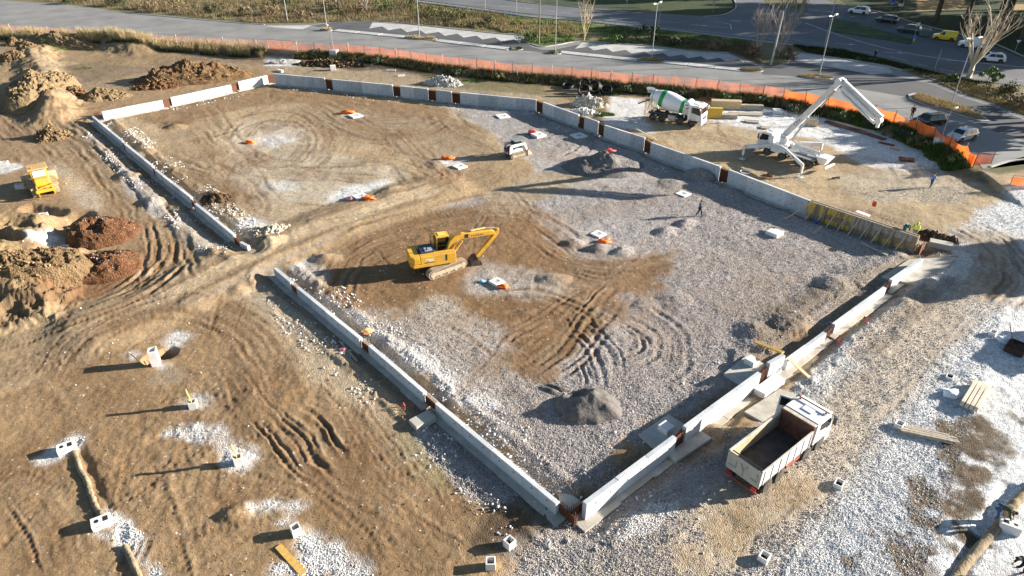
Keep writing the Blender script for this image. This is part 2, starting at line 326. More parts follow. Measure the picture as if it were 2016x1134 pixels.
# right-hand gravel
paint([(1560,780),(1640,680),(1800,560),(1870,480),(1990,380),(2500,420),(2500,1300),(1450,1300),(1400,1000)], (.55,.53,.495), .85, 1, 1.8)
paint([(1860,470),(2016,365),(2400,440),(2400,560),(2016,560),(1900,520)], WHITE, .8, 1, 1.6, .8)
paint([(1530,800),(1640,690),(1700,650),(1760,640),(1640,760),(1580,800)], (.62,.60,.57), .95, .7, 1.2, .9)
paint([(1990,560),(2400,600),(2400,1100),(1960,1134),(1600,1134),(1650,1000),(1760,850),(1880,700)], WHITE, .9, .9, 1.6, .95)
stroke([(1960,470),(1960,540),(1850,620),(1740,740),(1640,860),(1520,980),(1380,1080),(1250,1200)], 4.2, (.42,.345,.25), .6, 1.6, 1.8, .8)
for u, v, r, a in [(1560,970,1.5,.7),(1430,1040,1.3,.7),(1360,1100,1.2,.5),(1480,1000,1,.5)]: blot(u, v, r, (.27,.185,.095), .3, 1, 1.2, a)
rb = random.Random(5)
for u, v, su, sv, n in [(1900,905,45,60,26),(1850,1000,45,40,18),(1770,1085,70,35,26),(1930,850,25,25,7),(1700,1110,40,20,8),(1860,855,14,16,5),(2005,830,12,20,5),(1900,1060,40,25,8)]:
    for k in range(n): blot(rb.gauss(u, su * .6), rb.gauss(v, sv * .6), rb.uniform(.2, .7), (.095,.068,.043) if k % 3 else (.16,.115,.07), .9, .35, 2.2, rb.uniform(.5, .9))
paint([(1590,760),(1500,830),(1400,900),(1180,1010),(1250,1000),(1420,940),(1480,900)], GREY, .95, .8, 1, .9)
stroke([(1680,700),(1800,600),(1880,550)], 1.5, (.17,.12,.075), .8, .6, 1, .6)
paint([(1790,500),(1860,490),(1880,505),(1860,530),(1810,545)], (.12,.085,.055), .6, .5, .7, .8)
# lower-left white gravel around the drain boxes
for u, v, r in [(348,670,.9),(265,702,.7),(322,722,.6),(388,788,.9),(472,908,1.0),(20,330,1.5),(110,480,1.6),(560,1028,.5),(105,893,.7)]: blot(u, v, r, WHITE, .85, .5, 1.1, .8)
for px, wd in [([(330,852),(380,850),(430,868),(455,890)], .9),([(70,905),(110,892),(150,868)], .8),([(205,1008),(232,1030),(250,1065),(295,1118),(320,1150)], 1.0),([(190,1050),(230,1060)], .7),([(500,1002),(540,995),(590,1000)], .8),([(590,1055),(612,1085),(650,1105),(700,1128)], 1.1),([(560,1120),(620,1130)], .8),([(240,1065),(330,1055)], .25)]: stroke(px, wd, (.62,.60,.57), .9, .45, 1.3, .85)
blot(330,740,1.2,(.30,.235,.16),.4,.5,.6,.8)

# ---------------------------------------------------------------- relief
Z += .10 * BIG + .05 * MID + .022 * FINE * (1 + GRV)
RUF = fbm(X + 70, Y, 7, 3); Z += (.045 + .06 * np.clip(RUF * 2, 0, 1)) * fbm(X, Y + 33, 1.1, 4, .6); Z += GRV * .02 * fbm(X, Y, .3, 2)
# road level beyond the fence
RP = FENCE + [(54.5, 71.5), (58, 73), (64, 74), (90, 76), (400, 70), (400, 500), (-400, 500), (-400, FENCE[0][1])]
rd = seg_dist(X, Y, RP, True)
bw = np.where(X > 53, 9.0, 2.6)
up = sstep(1, 0, np.clip((rd + .25 * MID) / bw, 0, 1))
Z = Z * (1 - up * .8) + up * (ROAD_Z - .03)
SITE = rd > 0
i = np.nonzero(rd < 3.2)[0]; bank = sstep(3.0, 1.6, rd[i] + .5 * JAG[i]) * (X[i] < 53)
mixin(i, bank * .9, (.10, .085, .042), .2)
i = np.nonzero((rd < .6))[0]; mixin(i, sstep(.6, -.4, rd[i]), OLIVE, .2)
i = np.nonzero((rd > -.5) & (rd < 14) & (X < -60))[0]; mixin(i, sstep(.3, 2.0, rd[i] + .6 * JAG[i]) * .8, (.235, .165, .09), .3)
# verges between and beyond the roads
paint([(-400,-40),(760,-20),(1020,32),(1270,55),(1480,78),(1560,90),(1550,120),(1490,128),(1440,104),(1280,92),(1143,82),(1066,94),(1029,71),(850,54),(720,46),(500,50),(250,26),(90,8),(-400,-20)], (.17,.145,.075), .2, .8, 1.5, 1, h=.8)
paint([(780,2),(1020,34),(1270,58),(1470,80),(1460,92),(1270,72),(1000,50),(800,25)], (.085,.125,.03), .1, .7, 1, .85, h=.8)
paint([(1040,60),(1130,66),(1130,82),(1066,92),(1045,86)], (.10,.14,.035), .1, .7, 1, .8, h=.8)
paint([(1000,-60),(1444,-60),(1455,14),(1436,28),(1384,31),(1264,22),(1053,6)], (.045,.06,.02), .1, .7, .7, 1, h=.8)
paint([(1560,86),(1660,98),(1850,145),(1940,163),(2100,180),(2100,290),(2016,226),(1960,205),(1890,182),(1750,130),(1590,105)], (.20,.17,.10), .3, .6, 1, 1, h=.8)
paint([(1560,86),(1660,97),(1850,143),(1940,160),(1900,162),(1750,125),(1590,104)], (.05,.075,.02), .1, .5, .6, .9, h=.8)
paint([(1600,-80),(2300,-80),(2300,130),(2016,112),(1936,80),(1817,50),(1725,22),(1664,12)], (.035,.05,.018), .1, .6, .8, 1, h=.8)
paint([(1805,-8),(1900,-12),(1900,18),(1805,22)], (.42,.28,.12), .05, .3, .3, 1, h=.8); paint([(1985,8),(2020,8),(2020,19),(1985,19)], (.36,.24,.11), .05, .3, .3, 1, h=.8)

# trenches, pits and ridges: (px line, width, depth)
def groove(px, wid, dep, soft=.5, jag=.3, h=0.):
    pts = GL(px, h); i = subset(pts, wid + soft + 1)
    d = seg_dist(X[i], Y[i], pts, False) - wid / 2 + JAG[i] * jag; Z[i] += dep * sstep(soft, -soft, d)
def setz(px, wid, z, soft=.35, jag=.12, h=0., a=1.):
    pts = GL(px, h); i = subset(pts, wid + soft + 1)
    d = seg_dist(X[i], Y[i], pts, False) - wid / 2 + JAG[i] * jag; k = a * sstep(soft, -soft, d); Z[i] = Z[i] * (1 - k) + z * k
for (u0, v0, u1, v1, h, l) in WALLS + [FORM + ('',)]:
    p, q = G(u0, v0, h), G(u1, v1, h); line = [p, q]; i = subset(line, 4)
    d = seg_dist(X[i], Y[i], line, False) + JAG[i] * .25
    k = sstep(1.5, .9, d); Z[i] = Z[i] * (1 - k) + (-.22 + .05 * MID[i]) * k
    mixin(i, sstep(1.6, 1.1, d) * .55, (.20, .165, .12), .6)
    Z[i] += .10 * sstep(.55, 0, np.abs(d - 2.1)) * (JAG[i] > -.15)
# ridge of rough earth along the inner right trench
groove([(1490,680),(1600,590),(1680,540),(1790,490)], 1.6, .2, .9, 1.2)
groove([(1650,690),(1760,610),(1860,530)], .8, .22, .5, .5)
groove([(150,255),(260,350),(330,430),(420,500)], .8, .22, .7, .6)
# causeway is slightly raised
groove([(200,640),(340,585),(500,505),(680,432),(860,372)], 6.5, .42, 1.6, .3)
# left spoil ridge and scrapings
groove([(0,50),(60,52),(150,72),(270,98)], 6.0, 1.5, 4.0, 2.0); groove([(60,110),(85,150),(95,190),(110,230)], 4.0, 1.2, 2.6, 2.0); groove([(-80,110),(0,120),(60,115)], 4, .8, 3, 2)
groove([(-120,46),(0,54),(40,62)], 4, .9, 3, 1)
groove([(60,55),(95,105)], 2, .9, 2, .8)
groove([(95,165),(100,190),(115,215)], 3.0, 1.1, 1.8, 1.2)
groove([(-60,480),(30,500),(90,560),(30,600),(-60,590)], 5.0, 1.3, 2.4, 2.6); groove([(-80,440),(20,440),(60,440)], 3, .8, 2, 2); groove([(-80,540),(0,560),(80,590)], 4, .8, 2, 2)
groove([(0,520),(60,470),(90,440)], 2.0, .45, 1.2, 1.0)
groove([(0,480),(40,495)], 1.0, -1.0, .5, .4)
groove([(115,440),(150,430),(160,470),(140,480)], 2.4, -1.1, .9, .5)
groove([(60,410),(110,420)], 1.6, -.6, .6, .4)
groove([(300,120),(420,110),(510,118)], 4, -.35, 3, .8)
# pits at the drains, lower left
for u, v, r, dep in [(330,695,.55,-.75),(297,706,.55,-.75),(115,482,1.2,-.5)]:
    x0, y0 = G(u, v); i = np.nonzero((abs(X - x0) < 3) & (abs(Y - y0) < 3))[0]
    Z[i] += dep * sstep(r + .25, r - .1, np.hypot(X[i] - x0, Y[i] - y0) + .15 * JAG[i])
groove([(152,868),(160,900),(185,960),(195,1005)], .5, -.07, .3, .15)
groove([(238,1040),(250,1134)], .5, -.08, .25, .15)
groove([(150,870),(185,940),(215,1000)], .35, -.10, .25, .2)
groove([(1985,960),(1900,1100),(1880,1140)], .7, -.18, .3, .15)
# heaps that belong to the ground's own relief
def bumpz(u, v, r, dz, asp=1., rot=0., jag=.3):
    x0, y0 = G(u, v); i = np.nonzero((abs(X - x0) < r * 2.5) & (abs(Y - y0) < r * 2.5))[0]
    dx, dy = X[i] - x0, Y[i] - y0; a = dx * math.cos(rot) + dy * math.sin(rot); b = (-dx * math.sin(rot) + dy * math.cos(rot)) / asp
    q = np.hypot(a, b) / r + JAG[i] * jag; Z[i] += dz * np.clip(1 - q, 0, 1) ** .9
for a in [(1330,590,1.6,.25),(1200,650,1.5,.22),(1270,600,1.2,.18),(1180,490,1.6,.6,.5,.2),(1310,455,1.5,.45,.6,.6),(1350,440,1.3,.45,.7,.6),(1130,480,1.4,.4,.7),(1225,495,1.2,.4),(1375,345,1.6,.7,.8),(1330,360,2,.4,.7),(1090,550,1.6,.45,.7),(640,510,1.6,.5,.6),(470,575,1.,.3),(420,385,1.5,.6,.7),(345,250,1.6,.5,.7),(1480,650,1.5,.4),(1560,640,1.8,.4),(1640,560,1.6,.45),(280,300,1.5,.4),(250,350,1.6,.5),(300,400,1.5,.4),(1440,380,1.8,.35),(1500,420,1.5,.2),(1400,850,1.6,.55,.7),(1370,865,1.2,.3),(390,600,1.4,.2),(1780,600,1.2,.25),(1820,560,1.4,.3),(530,480,1.6,.35),(510,455,1.3,.4),(470,1010,.9,.3),(860,325,1.5,.25),(770,385,1.8,.3),(450,1015,.7,.25)]: bumpz(*a)

k_ = rd < -.4; Z[k_] = np.minimum(Z[k_], ROAD_Z - .01)
for px, wd in [([(1268,862),(1340,840)], 2.3),([(1436,742),(1500,712)], 2.3),([(1330,890),(1385,860)], 1.6),([(1480,815),(1560,775)], 1.6),([(1750,545),(1860,515)], 2.2)]: setz(px, wd, -.08, .5, .1)
# tyre and track marks: (photo polyline, lateral offsets in m, depth)
def tracks(px, offs, dep, dark=.35, wid=.24, h=0., cleat=.0):
    pts = smooth_line(GL(px, h), 8); mo = max(abs(o) for o in offs) + 1.2; i = subset(pts, mo)
    if not len(i): return
    px_, py_ = X[i], Y[i]; best = np.full(px_.shape, 1e9, np.float32); lat = best.copy(); arc = np.zeros_like(best); s0 = 0.
    for k in range(len(pts) - 1):
        ax, ay = pts[k]; ex, ey = pts[k + 1][0] - ax, pts[k + 1][1] - ay; l = math.hypot(ex, ey) + 1e-9
        t = ((px_ - ax) * ex + (py_ - ay) * ey) / (l * l); tc = np.clip(t, 0, 1)
        d = np.hypot(px_ - ax - tc * ex, py_ - ay - tc * ey); b = d < best
        cr = ((py_ - ay) * ex - (px_ - ax) * ey) / l
        best = np.where(b, d, best); lat = np.where(b, np.sign(cr) * d, lat); arc = np.where(b, s0 + tc * l, arc); s0 += l
    end = sstep(0, 2.0, arc) * sstep(s0, s0 - 2.0, arc) * (best < mo + .3)
    lat = lat + .42 * fbm(px_, py_, 2.6, 4, .6); wy = (.10 + .0011 * py_).astype(np.float32)
    hb = (max(offs) - min(offs)) / 2 + .35; cb_ = (max(offs) + min(offs)) / 2; band = end * sstep(hb + .25, hb - .35, np.abs(lat - cb_) + .5 * JAG[i]) * np.clip(.5 + 1.2 * fbm(px_ + 9, py_, 4, 3), 0, 1)
    mixin(i, (band * dark * .9).astype(np.float32), np.array(BROWN), .12)
    lines = [(o + rng.normal(0, .10) + q, rng.uniform(.7, 1.5), rng.uniform(.35, 1.)) for o in offs for q in (-.2, .17)]
    for k, (o, ws, st_) in enumerate(lines):
        wk = wy * ws * (wid / .24); r = np.abs(lat - o); on = np.clip(.35 + 1.9 * fbm(px_ + 31.7 * k, py_ - 12.3 * k, 5.5, 3), 0, 1.3); f = end * on * st_
        g = np.exp(-(r / wk) ** 2); Z[i] += dep * .40 * f * (-g + .8 * np.exp(-((r - wk * 1.8) / (wk * .7)) ** 2))
        if cleat: Z[i] += f * g * cleat * np.sin(arc * 2 * math.pi / .42)
        mixin(i, (np.clip(f, 0, 1) * g * min(1, dark * 1.5)).astype(np.float32), np.array(MUD) * 1.05, .12)
        g2 = np.exp(-((lat - o - wk * 3.5) / (wk * 1.2)) ** 2); mixin(i, (np.clip(f, 0, 1) * g2 * dark * .5).astype(np.float32), PALE, .12)
def par(n, wdt): return list(np.linspace(-wdt / 2, wdt / 2, n) + rng.normal(0, .12, n))
T2 = [-1.0, 1.0]
for px, offs, dep, dark in [
 ([(-60,715),(60,688),(200,637),(340,583),(500,503),(680,430),(860,370),(985,330)], [-2.4,-1.7,-.9,0,.9,1.6,2.5], .05, .3),
 ([(120,235),(180,280),(250,360),(300,440),(315,510),(285,560),(180,610),(60,650)], par(5,4.5), .16, .5),
 ([(150,235),(230,320),(300,420),(330,520),(340,570)], par(4,3.6), .14, .45),
 ([(200,600),(260,570),(320,520),(330,470)], par(5,4), .17, .5),
 ([(0,205),(40,225),(80,260),(150,330)], par(4,3), .12, .4),
 ([(-20,235),(30,275),(70,320)], par(4,3), .12, .4),
 ([(120,740),(150,690),(230,640),(330,600),(420,605),(500,650),(560,740)], par(6,3.6), .06, .35),
 ([(60,760),(110,690),(200,640),(320,600)], par(4,3), .06, .3),
 ([(200,740),(200,700),(250,660),(330,640),(420,660),(480,720),(520,800)], par(5,3), .05, .35),
 ([(420,700),(480,760),(540,830),(600,900),(680,960)], par(4,2), .07, .35),
 ([(520,810),(555,850),(600,900),(650,950)], [-.8,.0,.8], .30, .5),
 ([(560,800),(610,840),(650,890),(690,920)], [-.6,.5], .30, .5),
 ([(530,860),(600,930),(660,985)], [-.4,.5], .24, .5),
 ([(640,720),(700,800),(740,860),(820,950),(900,1060)], par(4,2.4), .06, .25),
 ([(700,930),(800,905),(850,890)], par(6,1.6), .05, .3),
 ([(620,900),(680,870),(760,850),(830,840)], par(4,1.6), .05, .3),
 ([(20,960),(60,1000),(90,1060),(110,1134)], par(5,2.4), .05, .3),
 ([(400,940),(500,930),(600,960),(700,1050),(760,1134)], par(5,2.2), .05, .3),
 ([(620,950),(720,1010),(830,1080),(900,1134)], par(5,2.2), .04, .3),
 ([(480,275),(520,240),(580,245),(605,280),(570,320),(510,320),(485,295)], [-.8,0,.9], .09, .45),
 ([(440,280),(480,235),(560,220),(630,255),(630,310),(560,345)], [-.7,.4,1.2], .08, .45),
 ([(390,210),(420,260),(470,310),(560,335),(720,335),(800,330)], par(5,5), .07, .4),
 ([(600,205),(660,240),(720,265),(830,270),(900,240)], par(5,5), .08, .4),
 ([(640,195),(690,220),(740,250),(840,250)], par(4,4), .08, .4),
 ([(870,215),(900,250),(970,280),(1010,300)], par(5,5), .08, .4),
 ([(300,290),(350,320),(440,350),(480,400),(480,440)], par(4,4), .08, .4),
 ([(330,330),(420,370),(440,430)], par(3,3), .08, .4),
 ([(400,300),(470,330),(520,400),(640,420),(760,400)], par(4,4), .06, .35),
 ([(660,320),(760,310),(860,345),(800,380)], par(5,4), .07, .4),
 ([(760,260),(800,300),(840,350),(860,370)], par(5,5), .08, .4),
 ([(280,220),(400,190),(560,175),(760,200)], par(5,5), .05, .35),
 ([(640,590),(650,540),(720,480),(850,440),(1000,425),(1080,460),(1150,505),(1330,510)], par(7,5.5), .10, .45),
 ([(670,600),(700,530),(780,490),(840,480)], par(5,3), .07, .35),
 ([(850,430),(980,400),(1080,460),(1110,490)], par(5,4), .07, .35),
 ([(1110,520),(1200,535),(1330,510)], par(7,3.2), .14, .6),
 ([(1000,690),(1080,640),(1160,590),(1280,560)], par(5,3.2), .16, .6),
 ([(1060,740),(1130,680),(1190,600),(1220,560)], par(5,3), .16, .6),
 ([(960,600),(1050,590),(1130,620),(1150,660)], par(5,3), .16, .6),
 ([(880,600),(950,640),(1010,650),(1100,640)], par(4,3), .08, .4),
 ([(760,640),(850,660),(940,720),(1010,740),(1090,700)], par(4,3), .06, .3),
 ([(1060,285),(1110,265),(1150,285),(1110,310),(1050,300)], par(4,3), .25, .25),
 ([(1150,650),(1230,620),(1290,650),(1300,700),(1250,730)], par(4,3), .2, .15), ([(1080,640),(1180,620),(1260,660),(1270,700)], par(3,2), .18, .15),
 ([(1120,640),(1180,690),(1190,740)], par(4,2), .22, .15), ([(1150,700),(1160,740),(1160,770)], par(4,1.6), .25, .15),
 ([(1380,430),(1450,470),(1480,500)], par(4,2.4), .07, .1),
 ([(1290,270),(1400,265),(1520,300)], par(4,3), .05, .35),
 ([(1640,300),(1760,330),(1850,350),(1990,360)], par(4,3.5), .03, .25),
 ([(1640,410),(1740,440),(1850,470),(1930,490),(1970,530)], par(5,3.5), .07, .35),
 ([(1880,440),(1950,480),(1985,540),(1940,600)], par(6,3.4), .2, .45),
 ([(1980,500),(1930,580),(1800,680),(1690,800),(1600,900),(1450,1010),(1300,1120)], [-1.5,-.9,.9,1.5], .04, .25),
]: tracks(px, offs, dep, dark, cleat=.02 if dep > .045 else 0)
def random_tracks(n, poly, dep, seed, dk=1.):
    r_ = random.Random(seed); us = [p[0] for p in poly]; vv = [p[1] for p in poly]; c = 0
    pw_ = np.array(GL(poly)); xs, ys = pw_[:, 0], pw_[:, 1]
    while c < n:
        x, y = r_.uniform(xs.min(), xs.max()), r_.uniform(ys.min(), ys.max())
        if seg_dist(np.array([x]), np.array([y]), [tuple(q) for q in pw_], True)[0] > -1: continue
        a = r_.uniform(0, 6.28); cv = r_.gauss(0, .09); pts = []
        for k in range(r_.randint(5, 9)): pts.append((x, y)); a += cv; x += 1.7 * math.cos(a); y += 1.7 * math.sin(a)
        q = [( (1008 + FPX * px_ / (py_ * CP + CAM_H * SP)), 567 + FPX * (CAM_H * CP - py_ * SP) / (py_ * CP + CAM_H * SP)) for px_, py_ in pts]
        tracks(q, r_.choice([[-.95, .95], [0], [-.8, .8, 1.2], [-.3, .3]]), dep * r_.uniform(.5, 1.2), dk * r_.uniform(.15, .4), cleat=.018); c += 1
random_tracks(34, [(0,700),(330,600),(500,640),(900,1000),(880,1134),(0,1134)], .05, 1); random_tracks(34, [(230,235),(530,175),(880,215),(990,320),(820,380),(510,470)], .055, 2); random_tracks(10, [(640,560),(720,470),(1000,420),(1300,510),(1080,720),(900,590)], .055, 3); random_tracks(12, [(0,180),(150,250),(300,440),(300,560),(0,650)], .06, 4); random_tracks(14, [(1200,270),(1480,270),(1900,360),(1800,430),(1450,320)], .045, 5, .7); random_tracks(22, [(1000,430),(1200,300),(1700,480),(1300,780),(1120,920),(880,740)], .05, 6, .3); random_tracks(14, [(1500,900),(1900,480),(2010,520),(1650,1100)], .045, 7, .35)
C += (C * (.16 * MID[:, None] + .10 * FINE[:, None] + .08 * BIG[:, None])); np.clip(C, .01, .9, out=C)
ZG = Z.reshape(NR, NC)
def ht(x, y):
    x = np.asarray(x, float); y = np.asarray(y, float); r = np.clip(np.log(np.maximum(y, 15.01) / 15.0) / math.log(215 / 15.0) * (NR - 1), 0, NR - 1.001)
    c = np.clip((x / fanw(y) + 1) / 2 * (NC - 1), 0, NC - 1.001); r0 = r.astype(int); c0 = c.astype(int); fr = r - r0; fc = c - c0
    return (ZG[r0, c0] * (1 - fc) + ZG[r0, c0 + 1] * fc) * (1 - fr) + (ZG[r0 + 1, c0] * (1 - fc) + ZG[r0 + 1, c0 + 1] * fc) * fr
def P3(u, v, h=0., dz=0.):
    x, y = G(u, v, h); return (x, y, float(ht(x, y)) + dz)
idx = np.arange(NV).reshape(NR, NC)
quads = np.stack([idx[:-1, :-1], idx[:-1, 1:], idx[1:, 1:], idx[1:, :-1]], -1).reshape(-1, 4)
gm = bpy.data.meshes.new('site_ground'); gm.vertices.add(NV); gm.vertices.foreach_set('co', np.stack([X, Y, Z], 1).ravel())
nq = len(quads); gm.loops.add(nq * 4); gm.loops.foreach_set('vertex_index', quads.ravel().astype(np.int32))
gm.polygons.add(nq); gm.polygons.foreach_set('loop_start', np.arange(0, nq * 4, 4, dtype=np.int32)); gm.polygons.foreach_set('use_smooth', np.ones(nq, bool))
gm.update(); gm.validate()
at = gm.attributes.new('gcol', 'FLOAT_COLOR', 'POINT'); at.data.foreach_set('color', np.concatenate([C, np.ones((NV, 1), np.float32)], 1).ravel())
at = gm.attributes.new('grav', 'FLOAT', 'POINT'); at.data.foreach_set('value', GRV)
def ground_mat():
    m = bpy.data.materials.new('earth_and_gravel'); m.use_nodes = True; nt = m.node_tree; N = nt.nodes; L = nt.links; b = N['Principled BSDF']
    b.inputs['Roughness'].default_value = .95; b.inputs['Specular IOR Level'].default_value = .25
    ac = N.new('ShaderNodeAttribute'); ac.attribute_name = 'gcol'; ag = N.new('ShaderNodeAttribute'); ag.attribute_name = 'grav'
    tc = N.new('ShaderNodeTexCoord')
    def math_(op, a, bb):
        n = N.new('ShaderNodeMath'); n.operation = op
        for k, v in ((0, a), (1, bb)):
            if isinstance(v, (int, float)): n.inputs[k].default_value = v
            else: L.new(v, n.inputs[k])
        return n.outputs[0]
    vo = N.new('ShaderNodeTexVoronoi'); vo.inputs['Scale'].default_value = 14; L.new(tc.outputs['Object'], vo.inputs['Vector'])
    v2 = N.new('ShaderNodeTexVoronoi'); v2.inputs['Scale'].default_value = 8; L.new(tc.outputs['Object'], v2.inputs['Vector'])
    sp = N.new('ShaderNodeSeparateColor'); L.new(vo.outputs['Color'], sp.inputs[0]); sp2 = N.new('ShaderNodeSeparateColor'); L.new(v2.outputs['Color'], sp2.inputs[0])
    n1 = N.new('ShaderNodeTexNoise'); n1.inputs['Scale'].default_value = 2.6; n1.inputs['Detail'].default_value = 9; n1.inputs['Roughness'].default_value = .72; L.new(tc.outputs['Object'], n1.inputs['Vector'])
    # stone-to-stone colour differences on gravel, mottled soil elsewhere
    st = math_('ADD', math_('MULTIPLY', sp.outputs[0], .75), math_('MULTIPLY', sp2.outputs[1], .55))      # 0..1.3
    gfac = math_('ADD', math_('MULTIPLY', math_('SUBTRACT', st, .65), math_('MULTIPLY', ag.outputs['Fac'], .80)), 1.0)
    soil = math_('ADD', math_('MULTIPLY', math_('SUBTRACT', n1.outputs['Fac'], .5), 1.5), 1.0)
    f = math_('MULTIPLY', gfac, soil)
    mx = N.new('ShaderNodeMix'); mx.data_type = 'RGBA'; mx.blend_type = 'MULTIPLY'; mx.inputs[0].default_value = 1
    L.new(ac.outputs['Color'], mx.inputs[6]); L.new(f, mx.inputs[7])
    # odd pale stones lying in the soil
    v3 = N.new('ShaderNodeTexVoronoi'); v3.inputs['Scale'].default_value = 4.5; L.new(tc.outputs['Object'], v3.inputs['Vector'])
    s3 = N.new('ShaderNodeSeparateColor'); L.new(v3.outputs['Color'], s3.inputs[0])
    pick = math_('MULTIPLY', math_('GREATER_THAN', s3.outputs[2], .985), math_('LESS_THAN', v3.outputs['Distance'], .33))
    m4 = N.new('ShaderNodeMix'); m4.data_type = 'RGBA'; L.new(math_('MULTIPLY', pick, .75), m4.inputs[0]); L.new(mx.outputs[2], m4.inputs[6]); m4.inputs[7].default_value = (.5, .45, .38, 1)
    L.new(m4.outputs[2], b.inputs['Base Color'])
    hgt = math_('ADD', math_('MULTIPLY', math_('MULTIPLY', vo.outputs['Distance'], ag.outputs['Fac']), -1.1), math_('MULTIPLY', n1.outputs['Fac'], .8))
    bp = N.new('ShaderNodeBump'); bp.inputs['Strength'].default_value = .75; bp.inputs['Distance'].default_value = .13
    L.new(hgt, bp.inputs['Height']); L.new(bp.outputs[0], b.inputs['Normal'])
    return m
gm.materials.append(ground_mat()); ground = struct(obj('ground', gm))
# the land beyond, out to the horizon
far = MB(); r_in = .5
far.add([(-4000, -4000, -2.2), (4000, -4000, -2.2), (4000, 4000, -2.2), (-4000, 4000, -2.2)], [(0, 1, 2, 3)])
struct(far.build('land', mat('far_land', (.12, .115, .06), .95, var=.4, vs_=.02)))
bk = MB(); bk.xy([(-1500, 200), (1500, 200), (1500, 3000), (-1500, 3000)], -2.1, .74); struct(bk.build('terrain', mat('far_field', (.09, .09, .04), .95, var=.4, vs_=.03)))
# ---------------------------------------------------------------- roads and car park
def asphalt(name, col, patch, sc=.25):
    m = mat(name, col, .85, var=.22, vs_=sc, bump=.15, bs=30, dirt=patch, dirt_amt=.6, dscale=.12); return m
asp_l = asphalt('asphalt_worn', (.20, .195, .185), (.27, .26, .24)); asp_d = asphalt('asphalt_dark', (.075, .075, .078), (.10, .10, .10)); asp_r = asphalt('asphalt_road', (.115, .118, .125), (.15, .15, .155), .1)
pave = mat('paving_concrete', (.46, .45, .43), .9, var=.15, vs_=.6, dirt=(.30, .28, .24), dirt_amt=.6, dscale=.5)
line_m = mat('road_marking', (.62, .62, .60), .8, var=.2, vs_=1, dirt=(.2, .2, .2), dirt_amt=.6, dscale=.9)
def sheet(name, pts, z, m, thick=.0, world=True):
    b = MB(); n = len(pts)
    if thick: b.xy(pts, z - thick, z)
    else: b.add([(p[0], p[1], z) for p in pts], [tuple(range(n))])
    return b.build(name, m)
def offset_line(pts, d):
    out = []
    for i, p in enumerate(pts):
        a = pts[max(i - 1, 0)]; b = pts[min(i + 1, len(pts) - 1)]; ex, ey = b[0] - a[0], b[1] - a[1]; l = math.hypot(ex, ey)
        out.append((p[0] - ey / l * d, p[1] + ex / l * d))
    return out
low = offset_line(smooth_line(FENCE, 4), 1.0)
UP_PX = [(-200,-14),(79,6),(169,13),(251,26),(317,32),(450,44),(520,49),(614,48),(659,42),(743,40),(854,53),(976,66),(1029,70),(1045,87),(1066,93),(1098,89),(1143,82),(1220,87),(1278,91),(1370,102),(1434,104),(1466,116),(1492,127),(1526,130),(1550,123),(1558,103),(1593,106),(1749,131),(1844,159),(1892,183),(1963,206),(2016,228),(2200,300)]
upx = GL(UP_PX, ROAD_Z)
tail = [(75, 84), (62, 77.5), (57, 75.2)]
struct(sheet('parking_road', low + [(54.4, 73.2)] + tail + upx[::-1], ROAD_Z + .004, asp_l))
rx = GL([(1945,340),(1990,322),(2080,318),(2200,330),(2200,372),(2050,365),(1960,352)], .6)
struct(sheet('driveway', rx, .66, asp_l, .2))
# dark bays behind the white strip
struct(sheet('parking_lot', GL([(614,50),(660,44),(745,44),(860,57),(980,70),(1030,76),(1046,92),(1066,98),(1092,98),(1140,88),(1225,92),(1370,106),(1430,109),(1466,121),(1492,131),(1500,139),(1462,138),(1301,124),(1259,120),(1098,105),(1008,98),(857,82),(799,75),(656,61)], ROAD_Z), ROAD_Z + .008, asp_d))
struct(sheet('parking_bay', GL([(1500,134),(1526,131),(1552,125),(1562,112),(1600,127),(1715,146),(1755,147),(1840,168),(1890,190),(1960,212),(2016,236),(2100,300),(1960,260),(1850,205),(1780,190),(1650,168),(1560,150),(1500,146)], ROAD_Z), ROAD_Z + .008, asp_d))
struct(sheet('paved_strip', GL([(1562,104),(1600,108),(1749,133),(1758,143),(1715,146),(1600,126),(1566,120)], ROAD_Z), ROAD_Z + .010, pave))
# sawtooth paving of the herringbone bays
def saw(p0, p1, n, back, name):
    b = []
    for k in range(n):
        u = p0[0] + (p1[0] - p0[0]) * k / n; v = p0[1] + (p1[1] - p0[1]) * k / n; du = (p1[0] - p0[0]) / n
        b += [(u, v), (u + du * .68, v - 4.0)]
    b.append(p1)
    return struct(sheet(name, GL(b + back[::-1], ROAD_Z), ROAD_Z + .013, pave))
saw((727,56), (1024,85), 8, [(735,41), (854,54), (976,67), (1026,71)], 'pavement')
saw((1132,96), (1466,124), 9, [(1146,84), (1220,88), (1278,92), (1370,103), (1434,106), (1462,117)], 'pavement')
struct(sheet('pavement', GL([(520,51), (614,50), (595,58), (540,54)], ROAD_Z), ROAD_Z + .013, pave))
# median: a row of kerbed slabs between planted islands
def median(px0, px1, n):
    root = struct(obj('median_strip', None)); a0, b0 = np.array(G(*px0, ROAD_Z)), np.array(G(*px1, ROAD_Z)); e = (b0 - a0) / np.linalg.norm(b0 - a0); nrm = np.array((-e[1], e[0]))
    for k in range(n):
        p = a0 + (b0 - a0) * (k + .012) / n; q = a0 + (b0 - a0) * (k + .988) / n
        b = MB(); b.xy([tuple(p - nrm * .95), tuple(q - nrm * .95), tuple(q + nrm * .95), tuple(p + nrm * .95)], ROAD_Z - .05, ROAD_Z + .12 + .006 * (k % 2)); b.build('slab', pave, root, bevel=.02)
median((660,60), (797,73), 3); median((860,80), (1004,97), 3); median((1102,103), (1256,119), 3); median((1304,122), (1458,138), 3)
